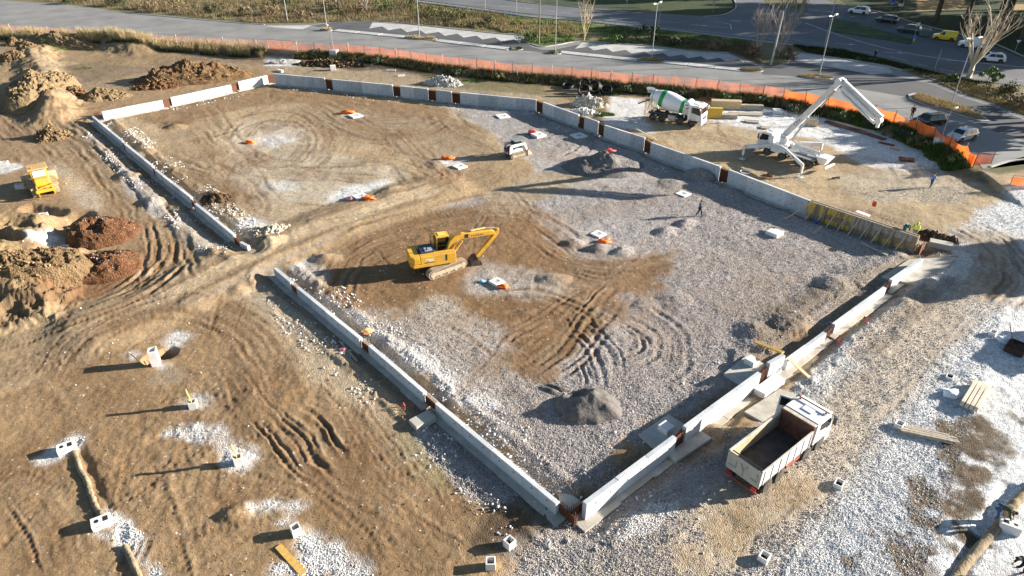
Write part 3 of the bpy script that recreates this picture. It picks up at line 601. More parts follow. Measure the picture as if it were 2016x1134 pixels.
# planted islands
kerb_m = mat('kerb_stone', (.40, .39, .37), .9, var=.15)
PLANT = [(642,60,1.4,.8,-.2),(827,76,3.6,1.0,-.2),(1016,97,1.3,.9,-.2),(1092,105,1.3,1.0,-.2),(1281,120,2.4,1.0,-.25),(1478,139,2.0,1.0,-.2),(1608,152,2.6,1.4,-.3)]
def island(u, v, rx_, ry_, rot, pts=None):
    if pts is None:
        x, y = G(u, v, ROAD_Z); pts = [(x + rx_ * math.cos(t) * math.cos(rot) - ry_ * math.sin(t) * math.sin(rot), y + rx_ * math.cos(t) * math.sin(rot) + ry_ * math.sin(t) * math.cos(rot)) for t in np.linspace(0, 2 * math.pi, 19)[:-1]]
    root = struct(obj('traffic_island', None)); cx = sum(p[0] for p in pts) / len(pts); cy = sum(p[1] for p in pts) / len(pts)
    MB().xy(pts, ROAD_Z - .05, ROAD_Z + .12).build('kerb', kerb_m, root, bevel=.03)
    ins = [(cx + (p[0] - cx) * .93, cy + (p[1] - cy) * .88) for p in pts]
    MB().xy(ins, ROAD_Z, ROAD_Z + .17).build('soil', mat('island_soil', (.20, .155, .085), .95, var=.3), root)
    return pts
ISL = [island(*p) for p in PLANT]
ISL.append(island(0, 0, 0, 0, 0, GL([(1787,187),(1800,184),(1850,197),(1900,214),(1940,232),(1948,240),(1930,240),(1880,224),(1820,207),(1790,195)], ROAD_Z)))
# main road, branch and lay-by
main_lo = [(700,-12),(786,-1),(1020,30),(1132,40),(1265,54),(1317,58),(1476,78),(1560,88),(1659,98),(1749,116),(1844,143),(1936,161),(2016,169),(2300,215)]
main_up = [(860,-20),(1000,-1),(1053,6),(1114,12),(1264,24),(1384,33),(1420,30),(1442,22),(1450,12),(1444,-6),(1420,-60),(1480,-60),(1498,-4),(1515,15),(1560,22),(1590,22),(1588,4),(1600,-8),(1650,8),(1725,24),(1817,53),(1936,82),(2016,116),(2300,160)]
struct(sheet('main_road', GL(main_lo + main_up[::-1], ROAD_Z), ROAD_Z + .004, asp_r))
struct(sheet('grass_island', GL([(1627,52),(1638,37),(1685,45),(1738,61),(1799,79),(1791,87),(1712,74),(1643,63)], ROAD_Z), ROAD_Z + .12, mat('island_grass', (.06, .085, .025), .95, var=.4, vs_=.4), .15))
def stripe(px, w=.14, z=.016, dash=None, name='road_marking'):
    pts = smooth_line(GL(px, ROAD_Z), 5); L_ = offset_line(pts, w / 2); Rr = offset_line(pts, -w / 2); b = MB(); acc = 0
    for k in range(len(pts) - 1):
        acc += math.dist(pts[k], pts[k + 1])
        if dash and int(acc / dash) % 2: continue
        b.add([(*Rr[k], ROAD_Z + z), (*Rr[k + 1], ROAD_Z + z), (*L_[k + 1], ROAD_Z + z), (*L_[k], ROAD_Z + z)], [(0, 1, 2, 3)])
    return struct(b.build(name, line_m))
stripe([(1585,45),(1640,65),(1712,87),(1800,107),(1900,121),(2016,132),(2200,150)], .28)
stripe([(700,-8),(1010,14),(1130,27),(1270,39),(1440,56)], .14, dash=3)
stripe([(730,-10),(1020,26),(1265,49),(1476,72),(1560,83)], .16)
stripe([(1560,78),(1660,94),(1750,111),(1850,136),(2016,160)], .14, dash=2.5)
stripe([(1390,38),(1440,41),(1485,43)], .35, dash=.6); stripe([(1405,43),(1435,47),(1440,58)], .18)
for u, v in [(1198,35),(1380,50),(1668,87),(1765,104),(1890,120)]:   # small direction arrows
    x, y = G(u, v, ROAD_Z); b = MB(); t = -.25 if u < 1500 else -.3
    b.M = Matrix.Translation((x, y, ROAD_Z + .018)) @ Matrix.Rotation(t, 4, 'Z'); b.add([(-2.2, -.1, 0), (.3, -.1, 0), (.3, -.45, 0), (1.6, 0, 0), (.3, .45, 0), (.3, .1, 0), (-2.2, .1, 0)], [tuple(range(7))]); struct(b.build('road_marking', line_m))
def kerb(px, h=.12, w=.22):
    pts = smooth_line(GL(px, ROAD_Z), 4); b = MB(); a = offset_line(pts, w)
    for k in range(len(pts) - 1): b.xy([pts[k], pts[k + 1], a[k + 1], a[k]], ROAD_Z - .05, ROAD_Z + h)
    return struct(b.build('kerb', kerb_m))
kerb([(250,26),(317,32),(450,44),(520,49)]); kerb(UP_PX[9:13]); kerb(UP_PX[13:21]); kerb([(1560,104),(1593,107),(1749,132),(1844,160),(1892,184)]); kerb([(1384,33),(1420,30),(1442,22),(1450,12),(1444,-6)])
kerb([(786,-1),(1020,31),(1132,41),(1265,55),(1317,59),(1476,79),(1560,89)], .14, .3)
kerb([(1664,10),(1725,22),(1817,50),(1936,79),(2016,112)])
kerb([(1952,330),(1975,322),(2000,317),(2040,314)], .12, .25)

# ---------------------------------------------------------------- foundation walls
def wall_frame(u0, v0, u1, v1, h):
    a = np.array(G(u0, v0, h)); b = np.array(G(u1, v1, h)); L_ = float(np.linalg.norm(b - a)); ang = math.atan2(b[1] - a[1], b[0] - a[0]); return a, b, L_, ang
hole_me = MB().cyl((0, -.004, 0), (0, .004, 0), .055, n=8).mesh('tie_hole'); hole_me.materials.append(hole_m)
joint_m = mat('concrete_joint', (.30, .29, .28), .95, var=.1)
panel_m = [concrete, mat('concrete_cool', (.48, .50, .525), .9, var=.14, vs_=1.1, bump=.25, bs=9, dirt=(.36, .345, .32), dirt_amt=.4, dscale=.6), mat('concrete_warm', (.65, .655, .655), .9, var=.12, vs_=1.6, bump=.25, bs=9, dirt=(.44, .41, .36), dirt_amt=.45, dscale=.8)]
TH = .30
for wi, (u0, v0, u1, v1, h, lab) in enumerate(WALLS):
    a, b, L_, ang = wall_frame(u0, v0, u1, v1, h)
    t = thing('concrete_wall', lab, 'wall', (a[0], a[1], 0), ang, 'foundation wall segments')
    npan = max(1, round(L_ / 2.6)); pl = L_ / npan
    for k in range(npan):      # the pour panels, told apart by their joints and tone
        x0 = k * pl + (.006 if k else 0); x1 = (k + 1) * pl - (.006 if k < npan - 1 else 0); dy = rng.uniform(-.006, .006); dz = rng.uniform(-.012, .012)
        MB().box(x0, -TH / 2 + dy, -.35, x1, TH / 2 + dy, h + dz).build('panel', panel_m[int(rng.integers(3))], t, bevel=.012)
        if k: MB().box(k * pl - .005, -TH / 2 + .01, -.35, k * pl + .005, TH / 2 - .01, h - .03).build('joint', joint_m, t)
        for zz in ((.45, 1.05) if h > 1.3 else (h * .62,)):
            for s in (-1, 1):
                for fx in ((.3, .75) if pl > 1.6 else (.5,)):
                    o = obj('tie_hole', hole_me, t); o.location = (x0 + pl * fx, s * (TH / 2 + .008), zz + rng.uniform(-.05, .05))
    # footing, a stepped strip of rough concrete; starter bars along its inner edge stay buried
    fw = .62 if h < 1.4 else .7
    fm = MB(); xs = np.linspace(-.55, L_ + .55, max(3, int(L_ / 1.6)))
    for k in range(len(xs) - 1):
        w0 = fw + rng.uniform(-.07, .07); fm.box(xs[k], -w0, -.6, xs[k + 1] - .004, w0, -.13 + rng.uniform(-.012, .012))
    fm.build('footing', footing_c, t)
# rusty rebar columns in the gaps between wall segments
rod_me = {}
def rod(h):
    k = round(h, 2)
    if k not in rod_me:
        m = MB().cyl((0, 0, 0), (0, 0, h), .016, n=5).mesh('bar'); m.materials.append(rust); rod_me[k] = m
    return rod_me[k]
def cage(x, y, ang, L_, wd, h, lab, z0=-.14, group='rebar cages in the wall gaps'):
    t = thing('rebar_cage', lab, 'rebar', (x, y, z0), ang, group)
    nx = max(3, int(L_ / .14))
    for k in range(nx):
        for s in (-1, 1):
            o = obj('bar', rod(h - z0 + (.08 if k % 2 else 0)), t); o.location = (-L_ / 2 + .04 + (L_ - .08) * k / (nx - 1), s * wd, 0)
    m = MB(); zz = .15
    while zz < h - z0:
        x0, x1 = -L_ / 2, L_ / 2
        for p, q in (((x0, -wd), (x1, -wd)), ((x1, -wd), (x1, wd)), ((x1, wd), (x0, wd)), ((x0, wd), (x0, -wd))): m.cyl((*p, zz), (*q, zz), .010, n=4)
        zz += .14
    m.build('stirrups', rust, t)
    MB().box(-L_ / 2, -.015, .02, L_ / 2, .015, h - z0 - .15).build('mesh_panel', mat('rusty_mesh', (.13, .055, .03), .95, .1, var=.4, vs_=20), t)
gaps = [(0,1,'between the first two upper left wall segments'),(1,2,'left of the far left corner wall stub'),(2,18,'in the far left corner gap of the back wall'),(3,4,'in the topmost gap of the left foundation side'),(4,5,'in the second gap down the left foundation side'),(5,6,'in the third gap down the left foundation side'),(6,7,'in the left side gap just above the earth causeway'),(8,9,'in the gap just below the earth causeway'),(9,10,'in the gap below the excavator with an orange scrap behind it'),(10,11,'in the lower left gap above the long front segment'),(12,13,'in the gap over the concrete pad near the dump truck'),(13,14,'beside the tall wall block crossed by a plank'),(15,16,'in the right side trench near the red stakes'),(16,17,'in the right side trench nearest the formwork corner'),(18,19,'in the first gap of the far back wall'),(19,20,'in the second gap of the far back wall'),(20,21,'in the third gap of the far back wall'),(21,22,'in the fourth gap of the far back wall'),(22,23,'at the bend of the back wall, below the black pipe coils'),(23,24,'left of the very short grey wall segment'),(24,25,'right of the very short grey wall segment'),(25,26,'below the mixer truck between two grey walls'),(26,27,'between the two long grey walls near the pump truck')]
for i0, i1, lb in gaps:
    A = WALLS[i0]; B = WALLS[i1]; h = min(A[4], B[4]); p = np.array(G(A[2], A[3], h)); q = np.array(G(B[0], B[1], h))
    if i0 == 2: q = np.array(G(B[0], B[1], h))
    c = (p + q) / 2; L_ = max(.35, float(np.linalg.norm(q - p)) - .12); ang = math.atan2(q[1] - p[1], q[0] - p[0])
    cage(c[0], c[1], ang, L_, .11, h - .06, 'rusty rebar cage ' + lb)
for (u, v, an, L_, lab) in [(1118,1010,-.86,1.3,'rusty rebar cage at the front corner, left leg'),(1132,1004,.70,1.1,'rusty rebar cage at the front corner, right leg'),(190,224,.8,.7,'rusty rebar cage at the upper left corner of the foundation')]:
    x, y = G(u, v, .3); cage(x, y, an, L_, .11, .62, lab, -.15)
# corner cap slab and pads at the column bases
pad_m = mat('concrete_pad_grey', (.50, .48, .43), .95, var=.18, vs_=1.2, bump=.2, bs=8, dirt=(.34, .29, .22), dirt_amt=.5, dscale=.9)
def pad(px, z, th, lab, m=footing_c, name='concrete_pad'):
    b = MB(); b.xy(GL(px, z), z - th, z); o = b.build(name, m, bevel=.02); return tag(o, lab, 'slab')
pad([(1100,968),(1128,975),(1150,990),(1130,1012),(1105,1000)], .02, .4, 'trodden concrete pad at the front corner of the foundation')
pad([(1257,855),(1316,815),(1352,838),(1290,882)], .12, .45, 'large concrete pad inside the wall near the dump truck', pad_m)
pad([(1425,735),(1472,697),(1515,722),(1466,762)], .12, .45, 'large concrete pad inside the wall below the wooden plank', pad_m)
pad([(1310,892),(1380,848),(1402,862),(1330,908)], .10, .4, 'grey concrete pad outside the wall beside the dump truck tail')
pad([(1465,810),(1535,765),(1580,780),(1500,830)], .06, .4, 'pale concrete apron outside the wall below the cast block')
pad([(1735,545),(1790,510),(1880,505),(1850,545),(1800,560)], .05, .4, 'pale concrete base slab at the corner past the formwork')
def block(u, v, lx, ly, lz, rot, lab, m=concrete_new, cat='block', z=None, name='concrete_block', bevel=.02):
    x, y, g = P3(u, v); o = MB().box(-lx / 2, -ly / 2, 0, lx / 2, ly / 2, lz).build(name, m, bevel=bevel); o.location = (x, y, (g - .03) if z is None else z); o.rotation_euler = (0, 0, rot); return tag(o, lab, cat)
WR = math.atan2(26.8, 31.6)      # direction of the right-hand walls
block(1514,762,2.5,.85,.55,WR,'pale rectangular cast block outside the wall by the dump truck cab')
block(1310,850,.75,.75,.42,WR,'small square plinth on the pad near the dump truck', concrete_new, z=.12)
block(1478,718,.75,.75,.42,WR,'small square plinth on the pad below the wooden plank', concrete_new, z=.12)
block(1428,797,.22,.3,.75,WR,'dark grey pilaster stub against the white wall beside the dump truck', footing_c)
block(832,830,.9,1.5,.45,WR+1.57,'concrete footing block in the shade of the lower left wall', footing_c)
block(1850,487,1.9,.9,.55,-.5,'rough concrete lump past the formwork corner', footing_c)
# ---------------------------------------------------------------- timber formwork with raking props
a, b, L_, ang = wall_frame(*FORM); ang_f = ang
fw = thing('wall_formwork', 'long wall formwork of yellow and brown panels held by raking timber props', 'formwork', (a[0], a[1], 0), ang)
ply_b = mat('formwork_brown', (.30, .20, .12), .8, var=.2, vs_=3, dirt=(.38, .34, .29), dirt_amt=.5, dscale=2); ply_g = mat('formwork_grey', (.40, .36, .31), .85, var=.2, vs_=3, dirt=(.28, .2, .13), dirt_amt=.5, dscale=2)
n = 26; pw = L_ / n
for k in range(n):
    f = k / n
    for z0, z1, row in ((-.2, .32, 0), (.33, .84, 1), (.85, 1.5, 2)):
        if f < .12: mm = plyw if (row > 0 and k % 3 != 2) else ply_b
        elif f < .40: mm = plyw if (row != 1 and k % 4 != 0) else ply_b
        elif f < .62: mm = ply_g if row else ply_b
        elif f < .95: mm = plyw if (row == 0 and k % 3 != 0) else (ply_g if row == 2 else ply_b)
        else: mm = ply_b
        MB().box(k * pw + .008, -.23 - .012 * ((k * 7 + row * 3) % 3), z0, (k + 1) * pw - .008, -.17, z1).build('panel', mm, fw)
    if k % 2 == 0 and 8 < k < 22: MB().box(k * pw - .03, -.30, -.2, k * pw + .03, -.25, 1.5).build('stud', ply_b, fw)
MB().box(0, .17, -.2, L_, .21, 1.5).build('back_panel', ply_b, fw)
MB().box(0, -.16, -.2, L_, .16, 1.2).build('fresh_concrete', footing_c, fw)
MB().box(0, -.27, 1.5, L_, -.16, 1.58).build('top_rail', oldwood, fw); MB().box(0, .13, 1.5, L_, .22, 1.58).build('top_rail', oldwood, fw)
for k in range(9):
    x = L_ * (.07 + .105 * k)
    MB().bar((x, -.30, 1.62), (x - .05, -.36, -.1), .09, .05).build('prop', timber if k % 2 else oldwood, fw)
    MB().bar((x + .05, -.30, 1.5), (x - .25, -1.45, -.08), .09, .05).build('prop', oldwood if k % 2 else timber, fw)
    MB().box(x - .32, -1.55, -.16, x - .12, -1.3, -.06).build('peg', oldwood, fw)
MB().bar((.45, -.35, 1.75), (-1.0, -2.9, -.1), .12, .06).build('brace', timber, fw)
for k in range(6): MB().cyl((L_ + .05 + .12 * k, -.1 + .06 * (k % 2), -.1), (L_ + .05 + .12 * k, -.1 + .06 * (k % 2), 1.55 - .08 * k), .02, n=5).build('bar', rust, fw)
MB().box(L_ - .02, -.25, -.2, L_ + .03, .24, 1.52).build('end_board', ply_b, fw)
MB().box(L_ + .5, -.05, -.2, L_ + .53, .9, .9).build('end_board', rust, fw)
# ---------------------------------------------------------------- vehicles (local +X forward, +Y left)
def text_part(s, size, m, parent, loc, rot, name='lettering', ext=.004):
    c = bpy.data.curves.new(name, 'FONT'); c.body = s; c.size = size; c.extrude = ext; c.align_x = 'CENTER'; c.align_y = 'CENTER'
    t = bpy.data.objects.new(name, c); COL.objects.link(t); dg = bpy.context.evaluated_depsgraph_get(); me = bpy.data.meshes.new_from_object(t.evaluated_get(dg))
    bpy.data.objects.remove(t); me.materials.clear(); me.materials.append(m); o = obj(name, me, parent); o.location = loc; o.rotation_euler = rot; return o
WHEEL = {}
rim_g = mat('rim_grey', (.30, .29, .28), .5, .4, var=.2, dirt=(.3, .24, .17), dirt_amt=.5); rim_s = mat('rim_alloy', (.55, .56, .58), .3, .8, var=.05)
def wheel(parent, x, y, r=.5, w=.3, rim=rim_g):
    k = (r, w)
    if k not in WHEEL:
        t = MB().lathe([(0, r * .58), (0, r * .9), (.04 * w / .3, r), (w - .04 * w / .3, r), (w, r * .9), (w, r * .58)], (0, -w / 2, 0), (0, 1, 0), 20).mesh('wheel', 40)
        t.materials.append(rubber)
        q = MB().lathe([(0, .001), (0, r * .18), (.06, r * .22), (.07, r * .45), (.02, r * .6), (.05, r * .62), (w - .05, r * .62), (w - .02, r * .6), (w - .07, r * .45), (w - .06, r * .22), (w, r * .18), (w, .001)], (0, -w / 2, 0), (0, 1, 0), 14).mesh('rim', 30)
        WHEEL[k] = (t, q)
    t, q = WHEEL[k]; o = obj('wheel', t, parent); o.location = (x, y, r)
    qm = q
    if not q.materials: q.materials.append(rim)
    o2 = obj('rim', qm, o); o2.material_slots[0].link = 'OBJECT'; o2.material_slots[0].material = rim
    return o
lamp_r = mat('lamp_red', (.45, .02, .02), .3); lamp_w = mat('lamp_clear', (.75, .75, .72), .15); lamp_o = mat('lamp_amber', (.75, .25, .02), .3)
grey_p = mat('plastic_grey', (.10, .10, .105), .7, var=.15); cream = mat('painted_cream', (.62, .58, .49), .6, var=.12, dirt=(.34, .24, .14), dirt_amt=.7, dscale=1.1)

def truck_cab(t, x0, x1, body, w=2.4, z0=.95, z1=2.85, door_open=False):
    """front face at x1, rear at x0"""
    h = w / 2
    c = MB(); prof = [(x0, z0), (x1 - .02, z0), (x1, z0 + .55), (x1 - .1, z0 + .95), (x1 - .42, z1 - .12), (x1 - .62, z1), (x0, z1)]
    c.loft([[(p[0], -h, p[1]) for p in prof], [(p[0], -h + .02, p[1]) for p in prof], [(p[0], h - .02, p[1]) for p in prof], [(p[0], h, p[1]) for p in prof]]); cab = c.build('cab', body, t, bevel=.05)
    b = MB(); b.hexa([(x1 - .085, -h + .12, z0 + .95), (x1 - .085, h - .12, z0 + .95), (x1 - .40, h - .2, z1 - .17), (x1 - .40, -h + .2, z1 - .17)], [(x1 - .06, -h + .12, z0 + .97), (x1 - .06, h - .12, z0 + .97), (x1 - .375, h - .2, z1 - .15), (x1 - .375, -h + .2, z1 - .15)]); b.build('windscreen', glass, cab)
    for s in (-1, 1):
        y = s * (h + .004); MB().xz([(x0 + .45, z0 + 1.0), (x1 - .32, z0 + .78), (x1 - .25, z0 + .95), (x1 - .5, z1 - .25), (x0 + .45, z1 - .25)], y - .006, y + .006).build('side_window', glass, cab)
        MB().box(x0 + .40, y - .004, z0 + .1, x0 + .415, y + .008, z1 - .2).build('door_seam', darkmetal, cab); MB().box(x0 + .5, y, z0 + .72, x0 + .68, y + s * .02, z0 + .76).build('handle', darkmetal, cab)
        m = MB(); m.box(x1 - .18, s * (h + .18) - .11, z1 - .95, x1 - .08, s * (h + .18) + .11, z1 - .35); m.box(x1 - .15, min(s * h, s * (h + .2)), z1 - .3, x1 - .11, max(s * h, s * (h + .2)), z1 - .26); m.build('mirror', grey_p, cab)
        MB().box(x1 - .02, s * (h - .35) - .2, z0 - .05, x1 + .03, s * (h - .35) + .2, z0 + .15).build('headlight', lamp_w, cab)
        # mudguard over the front wheel
        g = MB(); pts = [(x0 + .75 + .68 * math.cos(a), .55 + .68 * math.sin(a)) for a in np.linspace(.1, math.pi - .1, 9)]; pin = [(x0 + .75 + .60 * math.cos(a), .55 + .60 * math.sin(a)) for a in np.linspace(math.pi - .1, .1, 9)]
        for k in range(8): g.xz([pts[k], pts[k + 1], pin[7 - k], pin[8 - k]], min(s * (h - .4), s * h), max(s * (h - .4), s * h))
        g.build('mudguard', grey_p, t)
    MB().box(x1 - .5, -h - .005, .45, x1 + .05, h + .005, z0 - .03).build('bumper', grey_p if body is not white else white, t, bevel=.03)
    MB().box(x1 - .005, -h + .35, z0 + .1, x1 + .02, h - .35, z0 + .5).build('grille', darkmetal, cab)
    v = MB(); v.hexa([(x1 - .4, -h + .1, z1 - .1), (x1 - .1, -h + .1, z1 - .2), (x1 - .1, h - .1, z1 - .2), (x1 - .4, h - .1, z1 - .1)], [(x1 - .4, -h + .1, z1 - .06), (x1 - .1, -h + .1, z1 - .16), (x1 - .1, h - .1, z1 - .16), (x1 - .4, h - .1, z1 - .06)]); v.build('sun_visor', body, cab)
    MB().box(x0 + .45, -.35, z1, x0 + .95, .35, z1 + .05).build('roof_hatch', body, cab, bevel=.02)
    for s in (-1, 1): MB().cyl((x1 - .75, s * .9, z1), (x1 - .75, s * .9, z1 + .16), .06, n=8).build('beacon', red if door_open else lamp_o, cab)
    return cab
def chassis(t, x0, x1, axles, col=darkmetal, w=2.4, r=.5):
    for s in (-1, 1): MB().box(x0, s * .42 - .05, .72, x1, s * .42 + .05, .98).build('chassis_rail', col, t)
    for k, x in enumerate(axles):
        MB().cyl((x, -w / 2 + .3, r), (x, w / 2 - .3, r), .09, n=8).build('axle', darkmetal, t)
        for s in (-1, 1): wheel(t, x, s * (w / 2 - .17), r, .34)

# ---- tipper
hd = math.atan2(2.65, 3.36); t = thing('dump_truck', 'white and cream tipper truck with an empty open bed beside the white foundation wall', 'truck', (12.95, 27.05, .0), hd); t.scale = (.95, .95, .95); red_o, red = red, mat('red_chassis_dusty', (.26, .05, .032), .7, var=.2, dirt=(.28, .2, .13), dirt_amt=.5)
chassis(t, .3, 7.4, (1.15, 2.40, 5.35, 6.75), red, 2.3, .5)
h = 1.16; bed = MB()
bed.box(.1, -h, 1.12, 5.3, h, 1.2); bo = bed.build('bed_floor', mat('bed_steel_worn', (.075, .066, .06), .7, .2, var=.5, vs_=1.5, dirt=(.12, .10, .085), dirt_amt=.7, dscale=1.4), t)
for s in (-1, 1):
    y0, y1 = (s * h, s * (h - .06)); b = MB(); b.xz([(.1, 1.12), (5.3, 1.12), (5.3, 2.42), (.1, 2.30)], min(y0, y1), max(y0, y1)); sd = b.build('side_board', cream if s > 0 else white, t)
    MB().xz([(.1, 2.30), (5.3, 2.42), (5.3, 2.47), (.1, 2.35)], min(s * (h - .08), s * (h + .03)), max(s * (h - .08), s * (h + .03))).build('top_rail', cream, sd)
    for k in range(8):
        for rr in range(2): MB().box(.5 + k * .6 + .15 * rr, s * (h + .004) - .005, 1.45 + .45 * rr, .68 + k * .6 + .15 * rr, s * (h + .004) + .005, 1.6 + .45 * rr).build('side_stamp', mat('stamp_grey', (.45, .46, .48), .5), sd)
    MB().xz([(.1, 1.24), (5.2, 1.24), (5.2, 2.25), (.1, 2.2)], *sorted((s * (h - .065), s * (h - .075)))).build('liner', mat('liner_dusty', (.50, .37, .22), .85, var=.25, dirt=(.2, .12, .07), dirt_amt=.6) if s > 0 else bo.data.materials[0], sd)
tg = MB().box(.04, -h, 1.0, .1, h, 2.3).build('tailgate', mat('tailgate_grey', (.46, .45, .40), .7, var=.15, dirt=(.28, .22, .15), dirt_amt=.6), t)
for y, rr in ((-.72, 0), (0, 1), (.72, 0)):
    b = MB()
    if rr: b.bar((.03, y - .22, 2.0), (.03, y, 1.6), .06, .05); b.bar((.03, y + .22, 2.0), (.03, y, 1.6), .06, .05); b.bar((.03, y, 1.62), (.03, y, 1.15), .06, .05)
    else: b.box(.01, y - .24, 1.35, .04, y - .18, 2.0); b.box(.01, y - .24, 1.35, .04, y + .24, 1.42)
    b.build('gate_rib', mat('gate_rib_dark', (.31, .30, .27), .8), tg)
MB().box(5.3, -h, 1.1, 5.38, h, 2.75).build('headboard', mat('headboard_rust', (.16, .07, .04), .8, var=.4, dirt=(.05, .04, .04), dirt_amt=.6), t)
cn = MB(); cn.hexa([(5.38, -h + .05, 2.62), (5.75, -h + .05, 2.62), (5.75, h - .05, 2.62), (5.38, h - .05, 2.62)], [(5.38, -h + .05, 2.72), (5.7, -h + .05, 2.72), (5.7, h - .05, 2.72), (5.38, h - .05, 2.72)]); cn.build('canopy', cream, t)
cab = truck_cab(t, 5.75, 7.75, white, 2.3, .95, 2.75, True)
for y in (-.55, .55): MB().box(5.735, y - .35, 2.0, 5.748, y + .35, 2.45).build('rear_window', glass, cab)
MB().cyl((7.05, -1.1, 2.86), (7.05, 1.1, 2.86), .035, n=6).build('light_bar', darkmetal, cab)
dr = MB(); dr.M = Matrix.Translation((6.95, 1.17, 0)) @ Matrix.Rotation(R(-70), 4, 'Z'); dr.box(-.95, -.03, .75, 0, .03, 2.55); d = dr.build('open_door', white, t)
dg = MB(); dg.M = dr.M; dg.box(-.85, .031, 1.75, -.1, .036, 2.45); dg.box(-.85, -.036, 1.75, -.1, -.031, 2.45); dg.build('door_window', glass, d)
for s in (-1, 1):
    MB().box(3.1, min(s * .6, s * 1.1), .55, 4.6, max(s * .6, s * 1.1), 1.0).build('side_tank', red if s < 0 else grey_p, t, bevel=.04); MB().box(.05, s * .85 - .18, .62, .1, s * .85 + .18, .8).build('tail_light', lamp_r, t)
    for x in (1.15, 2.4): MB().box(x - .58, min(s * .7, s * 1.14), 1.03, x + .58, max(s * .7, s * 1.14), 1.08).build('mudguard', red, t)
MB().box(.0, -1.15, .48, .08, 1.15, .60).build('rear_bumper', red, t)

for s in (-1, 1):
    for k in range(7): MB().box(.35 + k * .8, *( (s * (h + .0) - (.05 if s < 0 else 0), 1.16) ), .42 + k * .8, s * h + (.05 if s > 0 else 0), 2.3).build('side_rib', cream if s > 0 else white, t)
    MB().box(.55, s * .9 - .22, .15, .58, s * .9 + .22, .62).build('mud_flap', blackp, t); MB().cyl((5.55, s * .9, 1.0), (5.55, s * .9, 2.5), .07, n=8).build('air_stack', darkmetal, t)
MB().cyl((.2, -1.0, 2.36), (.2, 1.0, 2.36), .04, n=8).build('gate_hinge', darkmetal, t)
red = red_o
# ---- concrete mixer
hm = math.atan2(-2.99, 4.84); t = thing('mixer_truck', 'white concrete mixer truck with green bands around its drum', 'mixer truck', (19.05, 94.35, float(ht(21, 92))), hm)
chassis(t, .3, 7.9, (1.2, 2.5, 5.05, 6.75), darkmetal, 2.35, .52)
p0 = Vector((.35, 0, 3.25)); p1 = Vector((5.75, 0, 2.15)); L_ = (p1 - p0).length
drum_w = mat('drum_white', (.76, .78, .80), .4, var=.05, dirt=(.55, .52, .47), dirt_amt=.4, dscale=.8); green = mat('drum_green', (.012, .30, .055), .45, var=.08)
prof = [(0, .62), (.25, .72), (1.45, 1.09), (1.95, 1.20), (3.1, 1.22), (4.6, 1.0), (4.9, .9), (L_ - .15, .72), (L_, .2)]
def prad(x):
    for (a, ra), (b, rb) in zip(prof, prof[1:]):
        if a <= x <= b: return ra + (rb - ra) * (x - a) / (b - a)
dm = MB().lathe(prof, p0, p1, 36).build('drum', drum_w, t, 35)
for a, b in ((1.45, 2.05), (4.55, 5.0)):
    xs = [a] + [x for x, _ in prof if a < x < b] + [b]; MB().lathe([(a, prad(a) - .03)] + [(x, prad(x) + .006) for x in xs] + [(b, prad(b) - .03)], p0, p1, 36).build('green_band', green, dm, 35)
MB().lathe([(.28, .70), (.28, .80), (.42, .84), (.42, .72)], p0, p1, 30).build('roller_ring', steel, dm, 30)
fr = MB(); fr.bar((.2, -.75, 1.0), (.55, -.6, 3.0), .1, .1); fr.bar((.2, .75, 1.0), (.55, .6, 3.0), .1, .1); fr.bar((.55, -.6, 3.0), (.55, .6, 3.0), .1, .1); fr.bar((1.3, -.8, 1.0), (.5, -.65, 2.5), .12, .12); fr.bar((1.3, .8, 1.0), (.5, .65, 2.5), .12, .12); fr.build('rear_frame', white, t)
MB().lathe([(0, .62), (.1, .62), (.55, .28), (.6, .28)], (.1, 0, 4.05), (.1 - .05, 0, 3.3), 14).build('hopper', steel, t, 40)
ch = MB(); ch.loft([[(.0 + .0, -.3, 2.5), (0, -.22, 2.35), (0, .22, 2.35), (0, .3, 2.5)], [(-1.5, -.26, 1.75), (-1.5, -.18, 1.6), (-1.5, .18, 1.6), (-1.5, .26, 1.75)]]); ch.build('chute', darkmetal, t)
ld = MB(); ld.bar((-.1, -.95, .5), (-.1, -.95, 3.2), .04, .04); ld.bar((-.1, -.6, .5), (-.1, -.6, 3.2), .04, .04)
for k in range(8): ld.bar((-.1, -.95, .7 + .32 * k), (-.1, -.6, .7 + .32 * k), .03, .03)
ld.build('ladder', steel, t)
MB().lathe([(0, .3), (.06, .44), (1.7, .44), (1.76, .3)], (5.72, -.88, 2.86), (5.72, 1, 2.86), 18).build('water_tank', white, t, 30)
for k in range(4): MB().box(5.50 + .11 * k, -.895, 2.72, 5.58 + .11 * k, -.87, 2.90 - .02 * (k % 2)).build('mark', mat('faded_blue', (.12, .2, .28), .6), t)
fr = MB(); fr.bar((5.5, -.7, 1.0), (5.5, -.6, 2.5), .12, .12); fr.bar((5.5, .7, 1.0), (5.5, .6, 2.5), .12, .12); fr.box(5.3, -.8, 1.5, 6.0, .8, 2.3); fr.build('pump_frame', steel, t)
MB().box(3.3, -1.12, .55, 4.4, -.6, 1.05).build('side_tank', steel, t, bevel=.04); MB().box(3.3, .6, .55, 4.4, 1.12, 1.05).build('side_tank', steel, t, bevel=.04)
for s in (-1, 1):
    MB().box(.5, min(s * .72, s * 1.16), 1.1, 3.15, max(s * .72, s * 1.16), 1.15).build('mudguard', darkmetal, t)
truck_cab(t, 6.1, 8.05, white, 2.35, .98, 2.95)

